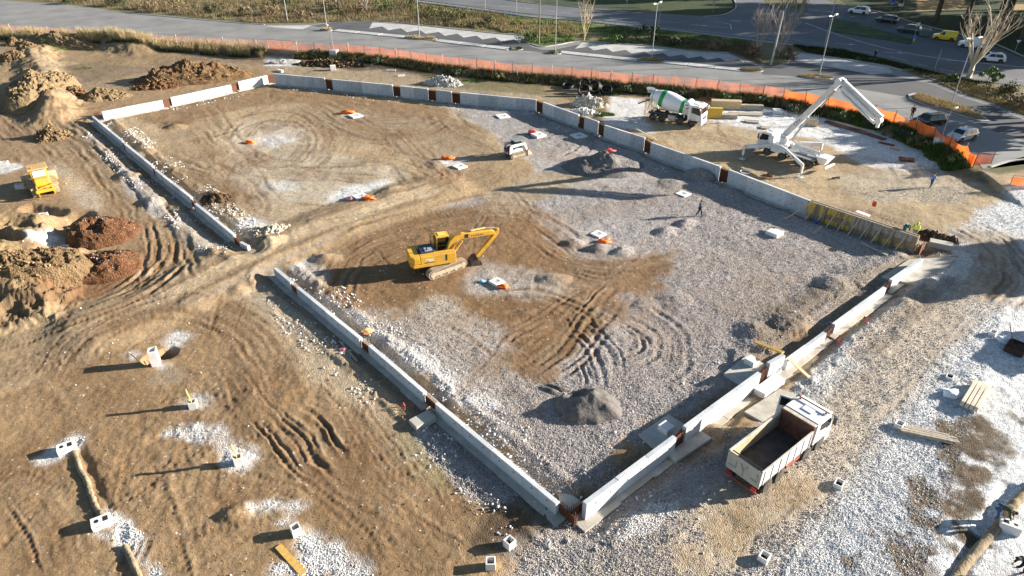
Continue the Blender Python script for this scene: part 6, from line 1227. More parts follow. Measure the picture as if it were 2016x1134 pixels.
def gate(p0, p1, lab, leaves, hgt, m, diag=True, z=ROAD_Z, name='gate'):
    a, b = p0, p1; L_ = math.dist(a, b); t = thing(name, lab, 'gate' if name == 'gate' else 'panel', (a[0], a[1], z), math.atan2(b[1] - a[1], b[0] - a[0]))
    for k in range(leaves):
        x0, x1 = L_ * k / leaves, L_ * (k + 1) / leaves; f = MB()
        for p, q in (((x0, .05), (x1, .05)), ((x0, hgt), (x1, hgt)), ((x0, 0), (x0, hgt)), ((x1, 0), (x1, hgt))): f.bar((p[0], 0, p[1]), (q[0], 0, q[1]), .06, .06)
        if diag: f.bar((x0, 0, hgt if k == 0 else 0), (x1, 0, 0 if k == 0 else hgt), .04, .04)
        fo = f.build('leaf_frame', mat('gate_steel', (.30, .30, .30), .5, .5), t); MB().add([(x0, .01, .08), (x1, .01, .08), (x1, .01, hgt * .92), (x0, .01, hgt * .92)], [(0, 1, 2, 3)]).build('net', m, fo)
    return t
gate(F_[5], F_[6], 'two leaf steel gate with orange netting and diagonal braces', 2, 1.75, net_a)
a = G(1898,336,.1); b = G(1948,330,.3); gate(a, b, 'steel framed fence panel with dense orange netting at the fence end', 1, 2.0, net_b, False, .15, 'fence_panel'); a = G(1984,374,0); b = G(2040,380,0); gate(a, b, 'second orange netted panel at the right picture edge', 1, 1.6, net_b, False, .1, 'fence_panel')
# ---------------------------------------------------------------- lamps, poles, signs, rails
pole_m = mat('lamp_pole', (.36, .37, .37), .5, .4, var=.1); wood_m = mat('pole_wood', (.22, .17, .13), .85, var=.2); conc_m = mat('pole_concrete', (.48, .46, .43), .9, var=.1)
def lamp(u, v, h, lab, arms=1, rz=0., z=ROAD_Z, m=pole_m, r=.09, tilt=0, dz=0):
    x, y = G(u, v, z); t = thing('street_lamp' if arms else 'utility_pole', lab, 'street lamp' if arms else 'pole', (x, y, z + dz), rz); t.rotation_euler = (0, tilt, rz)
    MB().cyl((0, 0, -.1), (0, 0, h), r, r * .6, 10).build('pole', m, t, 40)
    if arms: MB().cyl((0, 0, 0), (0, 0, .35), r * 1.7, r * 1.5, 10).build('base', m, t, 40)
    for k in range(arms):
        s = 1 if k == 0 else -1; MB().bar((0, 0, h - .05), (s * 1.0, 0, h + .12), .06, .06).build('arm', m, t); MB().hexa([(s * .7, -.14, h + .06), (s * 1.45, -.12, h + .12), (s * 1.45, .12, h + .12), (s * .7, .14, h + .06)], [(s * .7, -.1, h + .2), (s * 1.4, -.08, h + .24), (s * 1.4, .08, h + .24), (s * .7, .1, h + .2)]).build('lamp_head', mat('lamp_head_white', (.7, .7, .7), .4), t)
    return t
lamp(566,41,7.5,'grey pole in the brush beyond the car park, leftmost',0,0,r=.11); lamp(644,57,9.2,'street lamp on the leftmost small planted island',1,.3); lamp(826,74,9.2,'street lamp on the straw planted long island',1,.3); lamp(1061,86,9.5,'brown wooden pole at the car park corner',0,0,m=wood_m,r=.16); lamp(1093,103,9.0,'street lamp on the small kerbed island at the strip end',1,3.4); lamp(1283,114,9.0,'street lamp on the island in the middle of the strip',2,.9,z=.9); lamp(1297,53,9.0,'street lamp beside the main road behind the dark bush',0,0); lamp(1518,127,8.6,'concrete pole leaning at the bare thicket',0,0,m=conc_m,r=.17,tilt=.04); lamp(1612,151,9.3,'street lamp behind the pump boom',2,.75); lamp(1622,96,9.3,'thin pole beside the main road behind the boom lamp',0,0); lamp(1872,208,9.2,'street lamp on the long straw island in front of the bare tree',2,.35); lamp(1840,136,3.2,'short leaning post beside the main road',0,0,r=.06,tilt=.05); lamp(1017,28,8,'pole at the main road edge, second from left',0,0,r=.07); lamp(955,22,8,'pole at the main road edge, leftmost',0,0,r=.07); lamp(657,104,4.0,'small thin lamp on the concrete base block by the gate',1,2.4,z=.8,r=.05,dz=.6); lamp(1849,285,3.8,'small thin lamp on the concrete cabinet by the orange fence',1,.6,z=.8,r=.05,dz=.5)
def sign(u, v, h, kind, lab, rz=R(-100), z=ROAD_Z, w_=.6):
    x, y = G(u, v, z); t = thing('road_sign', lab, 'sign', (x, y, z), rz); MB().cyl((0, 0, 0), (0, 0, h), .035, n=6).build('post', steel, t)
    if kind == 'disc': MB().cyl((.04, 0, h), (.06, 0, h), w_ / 2, n=18).build('plate', mat('sign_blue', (.02, .22, .62), .4), t)
    elif kind == 'grey': MB().cyl((.04, 0, h), (.06, 0, h), w_ / 2, n=18).build('plate', steel, t)
    elif kind == 'rect': MB().box(.04, -w_ * .7, h - .3, .06, w_ * .7, h + .3).build('plate', mat('sign_white', (.7, .72, .74), .4), t)
    elif kind == 'bluerect': MB().box(.04, -w_ * .6, h - .5, .06, w_ * .6, h + .5).build('plate', mat('sign_deep_blue', (.02, .07, .45), .4), t); MB().box(.062, -w_ * .35, h - .35, .066, w_ * .35, h - .15).build('mark', mat('sign_white', (.7, .72, .74)), t)
    else: MB().yz([(-w_ / 2, h + .25), (w_ / 2, h + .25), (0, h - .3)], .04, .06).build('plate', mat('sign_white', (.7, .72, .74)), t)
    if kind == 'disc': MB().box(.04, -.18, h - .85, .06, .18, h - .4).build('plate', mat('sign_yellow', (.75, .45, .02), .4), t)
    return t
sign(1797,86,1.3,'disc','round blue sign above a yellow plate at the grass island tip'); sign(1797,82,3.2,'rect','white rectangular sign facing the parked dark estate car',R(-60),w_=.9); sign(1768,30,2.2,'rect','white sign board behind the black SUV',R(-110),w_=.75); sign(1752,26,2.4,'bluerect','square blue sign in the dark park verge',R(-110)); sign(1997,104,2.0,'tri','white triangular sign at the right roadside',R(-120),w_=.8); sign(1403,24,2.0,'grey','round grey sign on the dark road island',R(60),w_=.9); sign(1233,19,2.2,'tri','give way sign beside the guard rail',R(-100),w_=.9); sign(1540,36,2.2,'disc','round blue sign among the bare road side trees',R(-60))
def rail(px, lab, h=.7, step=4):
    pts = smooth_line(GL(px, ROAD_Z), 5); t = thing('guard_rail', lab, 'guard rail', (pts[0][0], pts[0][1], ROAD_Z)); ox, oy = pts[0]; acc = 0
    b = MB()
    for k in range(len(pts) - 1):
        b.bar((pts[k][0] - ox, pts[k][1] - oy, h - .12), (pts[k + 1][0] - ox, pts[k + 1][1] - oy, h - .12), .06, .26); MB().box(pts[k][0] - ox - .05, pts[k][1] - oy - .05, -.1, pts[k][0] - ox + .05, pts[k][1] - oy + .05, h).build('post', steel, t)
    b.build('rail', steel, t); return t
rail([(985,-4),(1060,6),(1130,12),(1200,19),(1260,21)], 'galvanised guard rail along the far side of the main road'); rail([(760,-4),(850,7),(950,20),(1020,29),(1140,40),(1260,52)], 'low guard rail along the near side of the main road', .55)
x, y = G(1820,72,ROAD_Z); t = thing('waste_bin', 'large grey green waste bin behind the dark estate car', 'bin', (x, y, ROAD_Z), -.6); MB().hexa([(-.7, -.55, .12), (.7, -.55, .12), (.7, .55, .12), (-.7, .55, .12)], [(-.9, -.65, 1.25), (.9, -.65, 1.25), (.9, .65, 1.25), (-.9, .65, 1.25)]).build('body', mat('bin_green', (.10, .14, .14), .5), t, bevel=.04); MB().xz([(-.92, 1.25), (.92, 1.25), (.7, 1.6), (-.7, 1.6)], -.67, .67).build('lid', mat('bin_lid', (.16, .2, .2), .5), t, bevel=.05)
for s in (-1, 1): wheel(t, s * .5, .4, .12, .08)
# ---------------------------------------------------------------- scatter of stones, grass and leaves (uncountable stuff)
def scatter(name, pts, scl, rot, prim, m, label, cat):
    me = bpy.data.meshes.new(name); me.vertices.add(len(pts)); me.vertices.foreach_set('co', np.asarray(pts, np.float32).ravel())
    for an, d in (('scl', scl), ('rot', rot)):
        a = me.attributes.new(an, 'FLOAT_VECTOR', 'POINT'); a.data.foreach_set('vector', np.asarray(d, np.float32).ravel())
    me.materials.append(m); o = obj(name, me); o['kind'] = 'stuff'; o['label'] = label; o['category'] = cat
    ng = bpy.data.node_groups.new(name, 'GeometryNodeTree'); ng.interface.new_socket('Geometry', in_out='INPUT', socket_type='NodeSocketGeometry'); ng.interface.new_socket('Geometry', in_out='OUTPUT', socket_type='NodeSocketGeometry')
    N, L = ng.nodes, ng.links; gi = N.new('NodeGroupInput'); go = N.new('NodeGroupOutput'); ip = N.new('GeometryNodeInstanceOnPoints')
    if prim == 'ICO': p = N.new('GeometryNodeMeshIcoSphere'); p.inputs['Radius'].default_value = 1; p.inputs['Subdivisions'].default_value = 1
    elif prim == 'CONE': p = N.new('GeometryNodeMeshCone'); p.inputs['Vertices'].default_value = 3; p.inputs['Radius Top'].default_value = 0; p.inputs['Radius Bottom'].default_value = 1; p.inputs['Depth'].default_value = 1
    else: p = N.new('GeometryNodeMeshGrid'); p.inputs['Vertices X'].default_value = 2; p.inputs['Vertices Y'].default_value = 2; p.inputs['Size X'].default_value = 1; p.inputs['Size Y'].default_value = 1
    sm = N.new('GeometryNodeSetMaterial'); sm.inputs['Material'].default_value = m; L.new(p.outputs[0], sm.inputs[0]); L.new(sm.outputs[0], ip.inputs['Instance']); L.new(gi.outputs[0], ip.inputs['Points'])
    na = N.new('GeometryNodeInputNamedAttribute'); na.data_type = 'FLOAT_VECTOR'; na.inputs[0].default_value = 'scl'; L.new(na.outputs[0], ip.inputs['Scale'])
    nb = N.new('GeometryNodeInputNamedAttribute'); nb.data_type = 'FLOAT_VECTOR'; nb.inputs[0].default_value = 'rot'; er = N.new('FunctionNodeEulerToRotation'); L.new(nb.outputs[0], er.inputs[0]); L.new(er.outputs[0], ip.inputs['Rotation'])
    L.new(ip.outputs[0], go.inputs[0]); md = o.modifiers.new('scatter', 'NODES'); md.node_group = ng; return o
CG = C.reshape(NR, NC, 3); GG = GRV.reshape(NR, NC)
def lut(x, y):
    r = np.clip(np.log(y / 15.0) / math.log(215 / 15.0) * (NR - 1), 0, NR - 1).astype(int); c = np.clip((x / fanw(y) + 1) / 2 * (NC - 1), 0, NC - 1).astype(int); return GG[r, c], CG[r, c]
def stones(n, ymin, ymax, smin, smax, thr, name, m_fn, label, power=1.0, pool=None):
    y = ymin * (ymax / ymin) ** rng.random(n); x = (rng.random(n) * 2 - 1) * (.78 * y + 4); g, c = lut(x, y); lum = c.mean(1); keep = m_fn(g, c, lum) > rng.random(n); x, y = x[keep], y[keep]
    z = ht(x, y); s = smin + (smax - smin) * rng.random(len(x)) ** 2.2; S = np.stack([s * rng.uniform(.7, 1.3, len(x)), s * rng.uniform(.7, 1.3, len(x)), s * rng.uniform(.45, .9, len(x))], 1)
    return np.stack([x, y, z + s * .25], 1), S, rng.uniform(0, 6.28, (len(x), 3))
sw = mat('stone_white', (.66, .65, .635), .9, var=.1, rnd=.30, spec=.2); sg = mat('stone_grey', (.42, .38, .355), .9, var=.1, rnd=.38, spec=.2); sb = mat('clod_brown', (.26, .17, .09), .95, var=.2, rnd=.35, spec=.1)
site_lim = lambda g, c, lum: (g > .5)
P_, S_, R_ = stones(1100000, 20, 70, .010, .046, 0, '', lambda g, c, lum: np.where((g > .55) & (lum > .42), (g - .3) * 1.1, np.where((g > .55) & (lum <= .2), .16, 0)), ''); scatter('gravel', P_, S_, R_, 'ICO', sw, 'loose white crushed stone spread over the ground', 'gravel'); n1 = len(P_)
P_, S_, R_ = stones(1100000, 20, 70, .010, .046, 0, '', lambda g, c, lum: np.where((g > .55) & (lum <= .42) & (lum > .2), (g - .3) * 1.1, 0), ''); scatter('gravel', P_, S_, R_, 'ICO', sg, 'loose grey crushed stone spread over the ground', 'gravel'); n2 = len(P_)
P_, S_, R_ = stones(34000, 20, 95, .010, .05, 0, '', lambda g, c, lum: np.where((g <= .55), .55 * np.clip(fbm(c[:, 0] * 0 + rng.random(len(g)) * 50, rng.random(len(g)) * 50, 1.) + .6, 0, 1), .06), ''); scatter('soil_clods', P_, S_, R_, 'ICO', sb, 'loose brown clods and crumbs of soil on the mud', 'soil')
P_, S_, R_ = stones(12000, 20, 100, .02, .075, 0, '', lambda g, c, lum: np.where(lum > .3, .35, .035), ''); scatter('stones', P_, S_, R_, 'ICO', sw, 'scattered larger pale stones lying on the site', 'stones'); print('stones', n1, n2)
# rubble along the wall feet
wp = []
for wi, (u0, v0, u1, v1, h, l_) in enumerate(WALLS):
    a, b = np.array(G(u0, v0, h)), np.array(G(u1, v1, h)); L_ = np.linalg.norm(b - a); e = (b - a) / L_; nrm = np.array((-e[1], e[0])); n = int(L_ * (110 if wi in range(3, 12) else 40)); t_ = rng.uniform(-1, L_ + 1, n); d_ = rng.uniform(.7, 3.4, n) * rng.choice([-1, 1], n); wp.append(a[None] + e[None] * t_[:, None] + nrm[None] * d_[:, None])
wp = np.concatenate(wp); k = fbm(wp[:, 0], wp[:, 1], 2.4, 3) > .12; wp = wp[k]; s = .018 + .085 * rng.random(len(wp)) ** 2.5
scatter('wall_rubble', np.stack([wp[:, 0], wp[:, 1], ht(wp[:, 0], wp[:, 1]) + s * .3], 1), np.stack([s * rng.uniform(.7, 1.4, len(s)), s, s * rng.uniform(.5, .9, len(s))], 1), rng.uniform(0, 6.28, (len(s), 3)), 'ICO', sw, 'broken pale stone strewn along the wall feet', 'rubble')
# stones on the rubble heaps
def heap_stones(name_list, m, n, s0, s1, label, seed=1):
    Pp = []
    for o in [o for o in COL.objects if o.get('label') in name_list]:
        me = o.data; k = np.empty(len(me.vertices) * 3, np.float32); me.vertices.foreach_get('co', k); k = k.reshape(-1, 3); k = k[:-64]; i = rng.integers(0, len(k), n); Pp.append(k[i] + np.array(o.location) + rng.normal(0, .05, (n, 3)))
    Pp = np.concatenate(Pp); s = s0 + (s1 - s0) * rng.random(len(Pp)) ** 2; S = np.stack([s * rng.uniform(.6, 1.3, len(s)), s * rng.uniform(.6, 1.3, len(s)), s * rng.uniform(.5, 1, len(s))], 1); scatter('heap_stones', Pp, S, rng.uniform(0, 6.28, (len(Pp), 3)), 'ICO', m, label, 'stones')
heap_stones(['heap of white stone rubble behind the longest back wall segment', 'heap of pale broken rubble below the black pipe coils', 'flat grey stone heap just behind the bent back wall'], sw, 700, .04, .16, 'pale broken stones heaped on the rubble piles')
heap_stones(['upper red earth mound with white stone flecks', 'lower red earth mound beside the wheel tracks', 'black earth clump with white stones past the formwork end'], sw, 130, .02, .06, 'white stone flecks in the red earth mounds')
heap_stones([l for l in LABELS if 'rubble heap behind' in l or 'rubble spill' in l or 'crumbly tan' in l or 'tan spoil heap' in l or 'dark churned' in l or 'tan earth bank' in l or 'lumpy brown' in l or 'round clod' in l], mat('clod_tan', (.25, .17, .09), .95, var=.2, rnd=.55, spec=.1), 500, .03, .15, 'brown clods and broken stone on the earth heaps')

def blades(n, sampler, h0, h1, wd, lean, m, name, label, cat, rho=0):
    x, y = sampler(n); z = np.where(rho == 0, ht(x, y), ht(x, y)) + rho; n = len(x); h = rng.uniform(h0, h1, n); a = rng.uniform(0, 6.28, n); ln = rng.normal(0, lean, (n, 2)); S = np.stack([np.full(n, wd) * rng.uniform(.6, 1.5, n), np.full(n, wd * .5), h], 1); scatter(name, np.stack([x, y, z], 1), S, np.stack([ln[:, 0], ln[:, 1], a], 1), 'CONE', m, label, cat)
def in_poly(px, h=ROAD_Z, world=None):
    pts = world or GL(px, h); xs = [p[0] for p in pts]; ys = [p[1] for p in pts]
    def f(n):
        X_ = []; Y_ = []; c = 0
        while c < n:
            x = rng.uniform(min(xs), max(xs), n * 2); y = rng.uniform(min(ys), max(ys), n * 2); k = seg_dist(x, y, pts, True) < 0; k &= (fbm(x, y, 1.6, 2) > -.25); X_.append(x[k]); Y_.append(y[k]); c += k.sum()
            if not k.any(): break
        return np.concatenate(X_)[:n], np.concatenate(Y_)[:n]
    return f
def along(pts, d0, d1, dens=.0):
    a = offset_line(smooth_line(pts, 4), d0); b = offset_line(smooth_line(pts, 4), d1); return in_poly(None, world=a + b[::-1])
straw = mat('dry_reed', (.46, .36, .19), .9, var=.2, rnd=.35, spec=.1); straw2 = mat('dry_grass', (.30, .24, .12), .9, var=.2, rnd=.4, spec=.1); greeng = mat('green_grass', (.085, .135, .03), .9, var=.2, rnd=.5, spec=.1); darkg = mat('dark_grass', (.05, .06, .022), .9, var=.2, rnd=.5, spec=.1); brush = mat('dry_brush', (.20, .145, .085), .9, var=.2, rnd=.45, spec=.1)
blades(16000, along(F_[0:6], -2.6, -.3), .7, 1.9, .035, .18, straw, 'reeds', 'dense dry straw coloured reeds in front of the faded fence', 'reeds'); blades(5000, along(F_[0:6], -3.4, -1.8), .3, .9, .04, .3, darkg, 'grass', 'dark green grass at the foot of the reeds', 'grass')
blades(22000, along(F_[6:26], -2.8, -.2), .25, .75, .045, .35, darkg, 'grass', 'dark green grass on the bank below the orange fence', 'grass'); blades(9000, along(F_[6:20], -2.6, .2), .3, .9, .035, .3, straw2, 'grass', 'dry tan grass along the orange fence', 'grass'); blades(5000, along(F_[19:26], -3.2, -.2), .3, .8, .05, .4, greeng, 'grass', 'green weeds on the bank below the curving fence', 'grass')
blades(500, along(F_[10:16], -1.2, .3), 1.0, 2.0, .03, .15, straw, 'reeds', 'scattered tall dry stalks along the orange fence', 'reeds')
V1 = [(-60,-30),(180,-20),(500,-20),(760,-12),(800,4),(1010,34),(1000,60),(850,50),(720,43),(500,46),(330,28),(250,20),(90,2)]
blades(26000, in_poly(V1), .4, 1.3, .05, .3, brush, 'brush', 'dense dry brown brush beyond the car park', 'brush'); blades(9000, in_poly(V1), .3, .8, .05, .3, greeng, 'grass', 'green grass growing among the dry brush', 'grass')
blades(16000, in_poly([(770,2),(1020,33),(1270,57),(1480,80),(1470,100),(1430,102),(1280,89),(1143,80),(1066,90),(1040,72),(980,62),(850,48)]), .2, .55, .05, .35, greeng, 'grass', 'green grass on the verge beside the main road', 'grass'); blades(7000, in_poly([(1000,40),(1140,50),(1140,72),(1040,70),(900,52),(880,40)]), .4, 1.0, .04, .25, straw2, 'grass', 'dry tan grass on the verge', 'grass'); blades(7000, in_poly([(1290,70),(1480,90),(1500,125),(1440,102),(1300,88)]), .2, .7, .05, .35, brush, 'brush', 'dark dry weeds at the end of the verge', 'brush')
blades(9000, in_poly([(1560,88),(1660,98),(1850,145),(1940,163),(1890,178),(1750,128),(1590,104)]), .2, .5, .05, .35, darkg, 'grass', 'dark grass strip beside the main road', 'grass'); blades(7000, in_poly([(1760,135),(1850,150),(1960,175),(2030,200),(2030,235),(1960,205),(1890,182),(1830,158)]), .2, .6, .04, .35, straw2, 'grass', 'dry straw weeds on the right verge', 'grass')
for k, p in enumerate(ISL): blades(900 if k < 7 else 5000, in_poly(None, world=[(sum(q[0] for q in p) / len(p) + (r[0] - sum(q[0] for q in p) / len(p)) * .88, sum(q[1] for q in p) / len(p) + (r[1] - sum(q[1] for q in p) / len(p)) * .85) for r in p]), .25, .75 if k in (0, 1, 4, 7) else .45, .04, .35, [straw, straw, greeng, greeng, straw2, straw2, straw, straw][k], 'grass', ['dry grass tuft on the leftmost small traffic island', 'straw grass on the long traffic island', 'short green grass on the small round island', 'short green grass on the kerbed island', 'mixed dry weeds on the middle island', 'dry weeds on the island at the strip end', 'yellowed grass on the island behind the boom', 'long straw grass on the long right island'][k], 'grass', .1)
for k, (u, v, n) in enumerate([(100,90,250),(150,92,300),(120,105,150),(165,135,120),(125,150,260),(60,70,200),(1190,225,700),(930,160,500),(1080,165,900),(1220,185,500)]):
    x0, y0 = G(u, v); pl = [(x0 + 1.6 * math.cos(a), y0 + 1.1 * math.sin(a)) for a in np.linspace(0, 6.28, 9)[:-1]]; zo = .55 if k < 3 or k == 5 else 0
    blades(n, in_poly(None, world=pl), .1, .3, .05, .5, greeng, 'weeds', ['green weed patch on the tan spoil ridge, first', 'green weed patch on the tan spoil ridge, second', 'green weed patch on the tan spoil ridge, third', 'green weeds on the dug flat, right', 'green weeds on the dug flat, left', 'green weeds atop the far left ridge', 'green weeds right of the rubble heap below the coils', 'green weeds behind the longest back wall', 'green weeds left of the black coils', 'green weeds right of the black coils'][k], 'weeds', zo)
# ---------------------------------------------------------------- shrubs and trees
def leaf_mesh(name, centers, n, size, m, parent=None):
    """crown of small leaf quads around clump centres (x,y,z,r)"""
    c = np.array([q[:3] for q in centers]); rad = np.array([q[3] for q in centers]); i = rng.integers(0, len(c), n); d = rng.normal(0, 1, (n, 3)); d /= np.linalg.norm(d, axis=1)[:, None]; p = c[i] + d * (rad[i] * rng.random(n) ** .35)[:, None]
    a = rng.normal(0, 1, (n, 3)); a /= np.linalg.norm(a, axis=1)[:, None]; b = np.cross(a, d); b /= np.linalg.norm(b, axis=1)[:, None] + 1e-6; s = size * rng.uniform(.5, 1.4, n)[:, None]
    V = np.stack([p - a * s - b * s * .5, p + a * s - b * s * .5, p + a * s + b * s * .5, p - a * s + b * s * .5], 1).reshape(-1, 3); me = bpy.data.meshes.new(name); me.from_pydata(V.tolist(), [], [(4 * k, 4 * k + 1, 4 * k + 2, 4 * k + 3) for k in range(n)]); me.materials.append(m); return obj(name, me, parent)
lf_d = mat('leaf_dark', (.035, .055, .018), .8, var=.5, vs_=1.2); lf_g = mat('leaf_green', (.075, .12, .028), .8, var=.4, vs_=1.2); lf_o = mat('leaf_olive', (.12, .11, .045), .85, var=.4, vs_=1.2); lf_b = mat('leaf_dry_brown', (.21, .155, .085), .9, var=.4, vs_=1.2); bark = mat('bark_pale', (.50, .43, .33), .9, var=.25, vs_=3); bark_d = mat('bark_dark', (.10, .07, .05), .95, var=.3, vs_=2, bump=.6)
def shrub(u, v, r, h, m, lab, n=420, z=ROAD_Z, sz=.14):
    x, y = G(u, v, z); zz = float(ht(x, y)) if z == 0 else z; t = thing('shrub', lab, 'shrub', (x, y, zz), 0)
    cs = [(rng.normal(0, r * .45), rng.normal(0, r * .45), h * (.25 + .6 * rng.random()), r * rng.uniform(.28, .5)) for _ in range(9)]; leaf_mesh('foliage', cs, n, sz, m, t)
    st = MB()
    for k in range(5): st.tube([(0, 0, -.1), (cs[k][0] * .5, cs[k][1] * .5, cs[k][2] * .5), cs[k][:3]], [.04, .03, .015], 4)
    st.build('stems', bark_d, t)
shrub(1281,82,2.2,3.4,lf_d,'dark evergreen bush beside the middle street lamp',900); shrub(1945,158,1.3,1.9,lf_g,'bright green bush at the foot of the pollarded tree',600); shrub(1880,160,1.0,1.2,lf_g,'small green bush left of the pollarded tree',300); shrub(1975,185,2.0,1.8,lf_o,'olive brown thicket on the right verge, upper',700); shrub(2000,210,2.4,2.0,lf_b,'dry brown thicket at the right picture edge',800)
for k, (u, v, m, lab) in enumerate([(350,22,lf_b,'tall straw coloured thicket at the upper left road bend'),(300,18,lf_b,'brown shrub left of the straw thicket'),(420,25,lf_d,'dark shrub right of the straw thicket'),(480,30,lf_b,'brown shrub left of the leftmost pole'),(540,30,lf_b,'brown shrub touching the leftmost pole'),(600,35,lf_b,'brown shrub right of the leftmost pole'),(660,22,lf_o,'olive shrub behind the first street lamp'),(715,25,lf_b,'brown shrub left of the green verge'),(760,22,lf_g,'green shrub at the start of the green verge'),(860,35,lf_o,'olive shrub right of the straw island lamp'),(905,40,lf_o,'small olive shrub in the middle of the verge'),(960,50,lf_o,'olive shrub at the sawtooth paving end'),(1040,82,lf_g,'green shrub at the wooden pole'),(130,8,lf_d,'dark shrub at the far left road edge'),(230,12,lf_d,'dark shrub at the road bend, far left'),(180,2,lf_d,'dark shrub topmost at the far left'),(810,18,lf_o,'olive shrub beside the main road'),(1330,92,lf_d,'low dark weed bush on the dry verge, left'),(1400,98,lf_b,'low brown weed bush on the dry verge, right'),(1215,85,lf_g,'low green bush at the sawtooth bays'),(1480,110,lf_b,'brown thicket at the foot of the leaning concrete pole'),(1540,112,lf_b,'brown thicket right of the leaning concrete pole'),(640,18,lf_b,'brown shrub behind the first lamp, farther back'),(560,10,lf_d,'dark shrub behind the leftmost pole')]):
    shrub(u, v, rng.uniform(1.5, 2.4), rng.uniform(1.3, 2.6) if k != 0 else 3.4, m, lab, 480)
for k, (u, v, m) in enumerate([(1560,218,lf_d),(1660,232,lf_g),(1720,248,lf_d),(1780,272,lf_d),(1810,285,lf_o),(1870,305,lf_d),(1880,318,lf_g),(1500,205,lf_d),(1440,195,lf_g),(900,145,lf_d),(980,152,lf_o),(1230,178,lf_d),(1340,188,lf_d),(740,125,lf_d),(620,108,lf_d),(510,104,lf_d)]):
    shrub(u, v, rng.uniform(.9, 1.5), rng.uniform(.6, 1.1), m, 'low weedy bush on the bank below the fence, ' + ['behind the stake crate','right of the stake crate','under the boom tip','left of the concrete cabinet','touching the concrete cabinet','right of the concrete cabinet','at the fence end','behind the timber stacks','behind the mixer cab','above the white rubble heap','left of the black coils','right of the black coils','behind the mixer drum','above the second back wall segment','right of the gate','left of the gate'][k], 300, .45, .11)
def bare_tree(u, v, h, lab, spread=.5, nb=7, depth=3, m=bark, trunk_h=.22, r0=.28, z=ROAD_Z, seed=1, droop=0., twig=3):
    rs = random.Random(seed); x, y = G(u, v, z); t = thing('bare_tree', lab, 'tree', (x, y, z), 0); th = h * trunk_h
    MB().tube([(0, 0, -.2), (.03, 0, th * .5), (0, .02, th)], [r0 * 1.15, r0 * .95, r0 * .85], 9).build('trunk', m, t, 60)
    def grow(b, p, d, L_, r, lev):
        pts = [p]; q = p; dd = d.copy()
        for k in range(4): dd = (dd + Vector((rs.gauss(0, .09), rs.gauss(0, .09), .07))).normalized(); q = q + dd * L_ / 4; pts.append(q)
        b.tube(pts, [r, r * .85, r * .7, r * .55, r * .38], 5 if lev < 2 else 3)
        if lev < depth:
            for k in range(twig + (1 if lev else 2)):
                f = rs.uniform(.4, 1.0); i = min(3, int(f * 4)); pp = pts[i] + (pts[i + 1] - pts[i]) * (f * 4 - i); nd = (dd + Vector((rs.gauss(0, .42), rs.gauss(0, .42), rs.gauss(.1, .2)))).normalized(); grow(b, pp, nd, L_ * rs.uniform(.32, .55), r * .42, lev + 1)
    for k in range(nb):
        a = 2 * math.pi * k / nb + rs.uniform(-.3, .3); s = spread * rs.uniform(.4, 1.15); d = Vector((math.cos(a) * s, math.sin(a) * s, 1)).normalized(); b = MB(); grow(b, Vector((math.cos(a) * r0 * .4, math.sin(a) * r0 * .4, th * .92)), d, h * rs.uniform(.5, .72), r0 * .5, 1); b.build('branch', m, t, 60)
bare_tree(1907,152,11.5,'pollarded bare tree with pale upright limbs at the right roadside',.62,9,3,bark,.20,.42,seed=3,twig=4); bare_tree(1150,80,9.0,'slender straw coloured bare tree on the verge',.22,9,3,mat('bark_straw', (.55,.44,.27), .9, var=.2),.06,.14,seed=5); bare_tree(1490,108,9.5,'bare grey tree left of the leaning concrete pole',.4,8,3,mat('bark_grey', (.36,.31,.27), .9, var=.2),.10,.2,seed=7,twig=5); bare_tree(1532,112,9.0,'bare grey tree right of the leaning concrete pole',.5,8,3,mat('bark_grey', (.36,.31,.27)),.10,.2,seed=8,twig=5); bare_tree(1570,46,10,'bare tree on the far side road fork',.5,8,3,mat('bark_grey', (.36,.31,.27)),.12,.2,seed=9); bare_tree(1545,40,9,'bare tree on the road fork, left one',.45,7,3,mat('bark_grey', (.36,.31,.27)),.12,.18,seed=10); bare_tree(665,20,7,'bare grey tree behind the first street lamp',.5,7,3,mat('bark_grey', (.36,.31,.27)),.1,.16,seed=11); bare_tree(720,18,6.5,'bare grey tree left of the green verge',.5,7,3,mat('bark_grey', (.36,.31,.27)),.1,.16,seed=12)
def pine(x, y, h, cr, lab, z=ROAD_Z, n=3600, lean=0, low=.60):
    t = thing('pine_tree', lab, 'tree', (x, y, z), 0); MB().tube([(0, 0, -.3), (lean * .3, .1, h * .3), (lean * .7, 0, h * .6), (lean, .1, h * .86)], [.55, .46, .38, .2], 10).build('trunk', bark_d, t, 60)
    b = MB(); cs = []
    for k in range(18):
        a = rng.uniform(0, 6.28); rr = cr * math.sqrt(rng.random()) * .85; c = (lean + rr * math.cos(a), rr * math.sin(a), h * rng.uniform(low, .97) - .10 * rr, cr * rng.uniform(.28, .45)); cs.append(c); b.tube([(lean * .75, 0, h * .62), (lean + rr * .5 * math.cos(a), rr * .5 * math.sin(a), h * .74), c[:3]], [.14, .1, .05], 5)
    b.build('branches', bark_d, t, 60); leaf_mesh('crown', cs, n, .42, lf_d, t)
for k, (u, v, hh, cr, lab) in enumerate([(1842,42,16,5.5,'pine trunk rising beside the yellow van, nearest the sunlit field'),(1906,28,17,6,'thick pine trunk behind the pollarded tree top'),(1966,62,17,6,'leaning pine trunk right of the pollarded tree'),(2010,80,16,6,'pine trunk at the right picture edge'),(1985,30,17,6,'pine trunk behind the leaning one'),(1772,14,16,5.5,'thin pine trunk above the white sign board'),(1700,-14,16,5.5,'pine beyond the far white SUV'),(1620,-30,16,5.5,'pine beyond the road fork')]): x, y = G(u, v, ROAD_Z); pine(x, y, hh + 5, cr + .8, lab, lean=[0,0,1.8,.5,.8,.2,0,0][k])
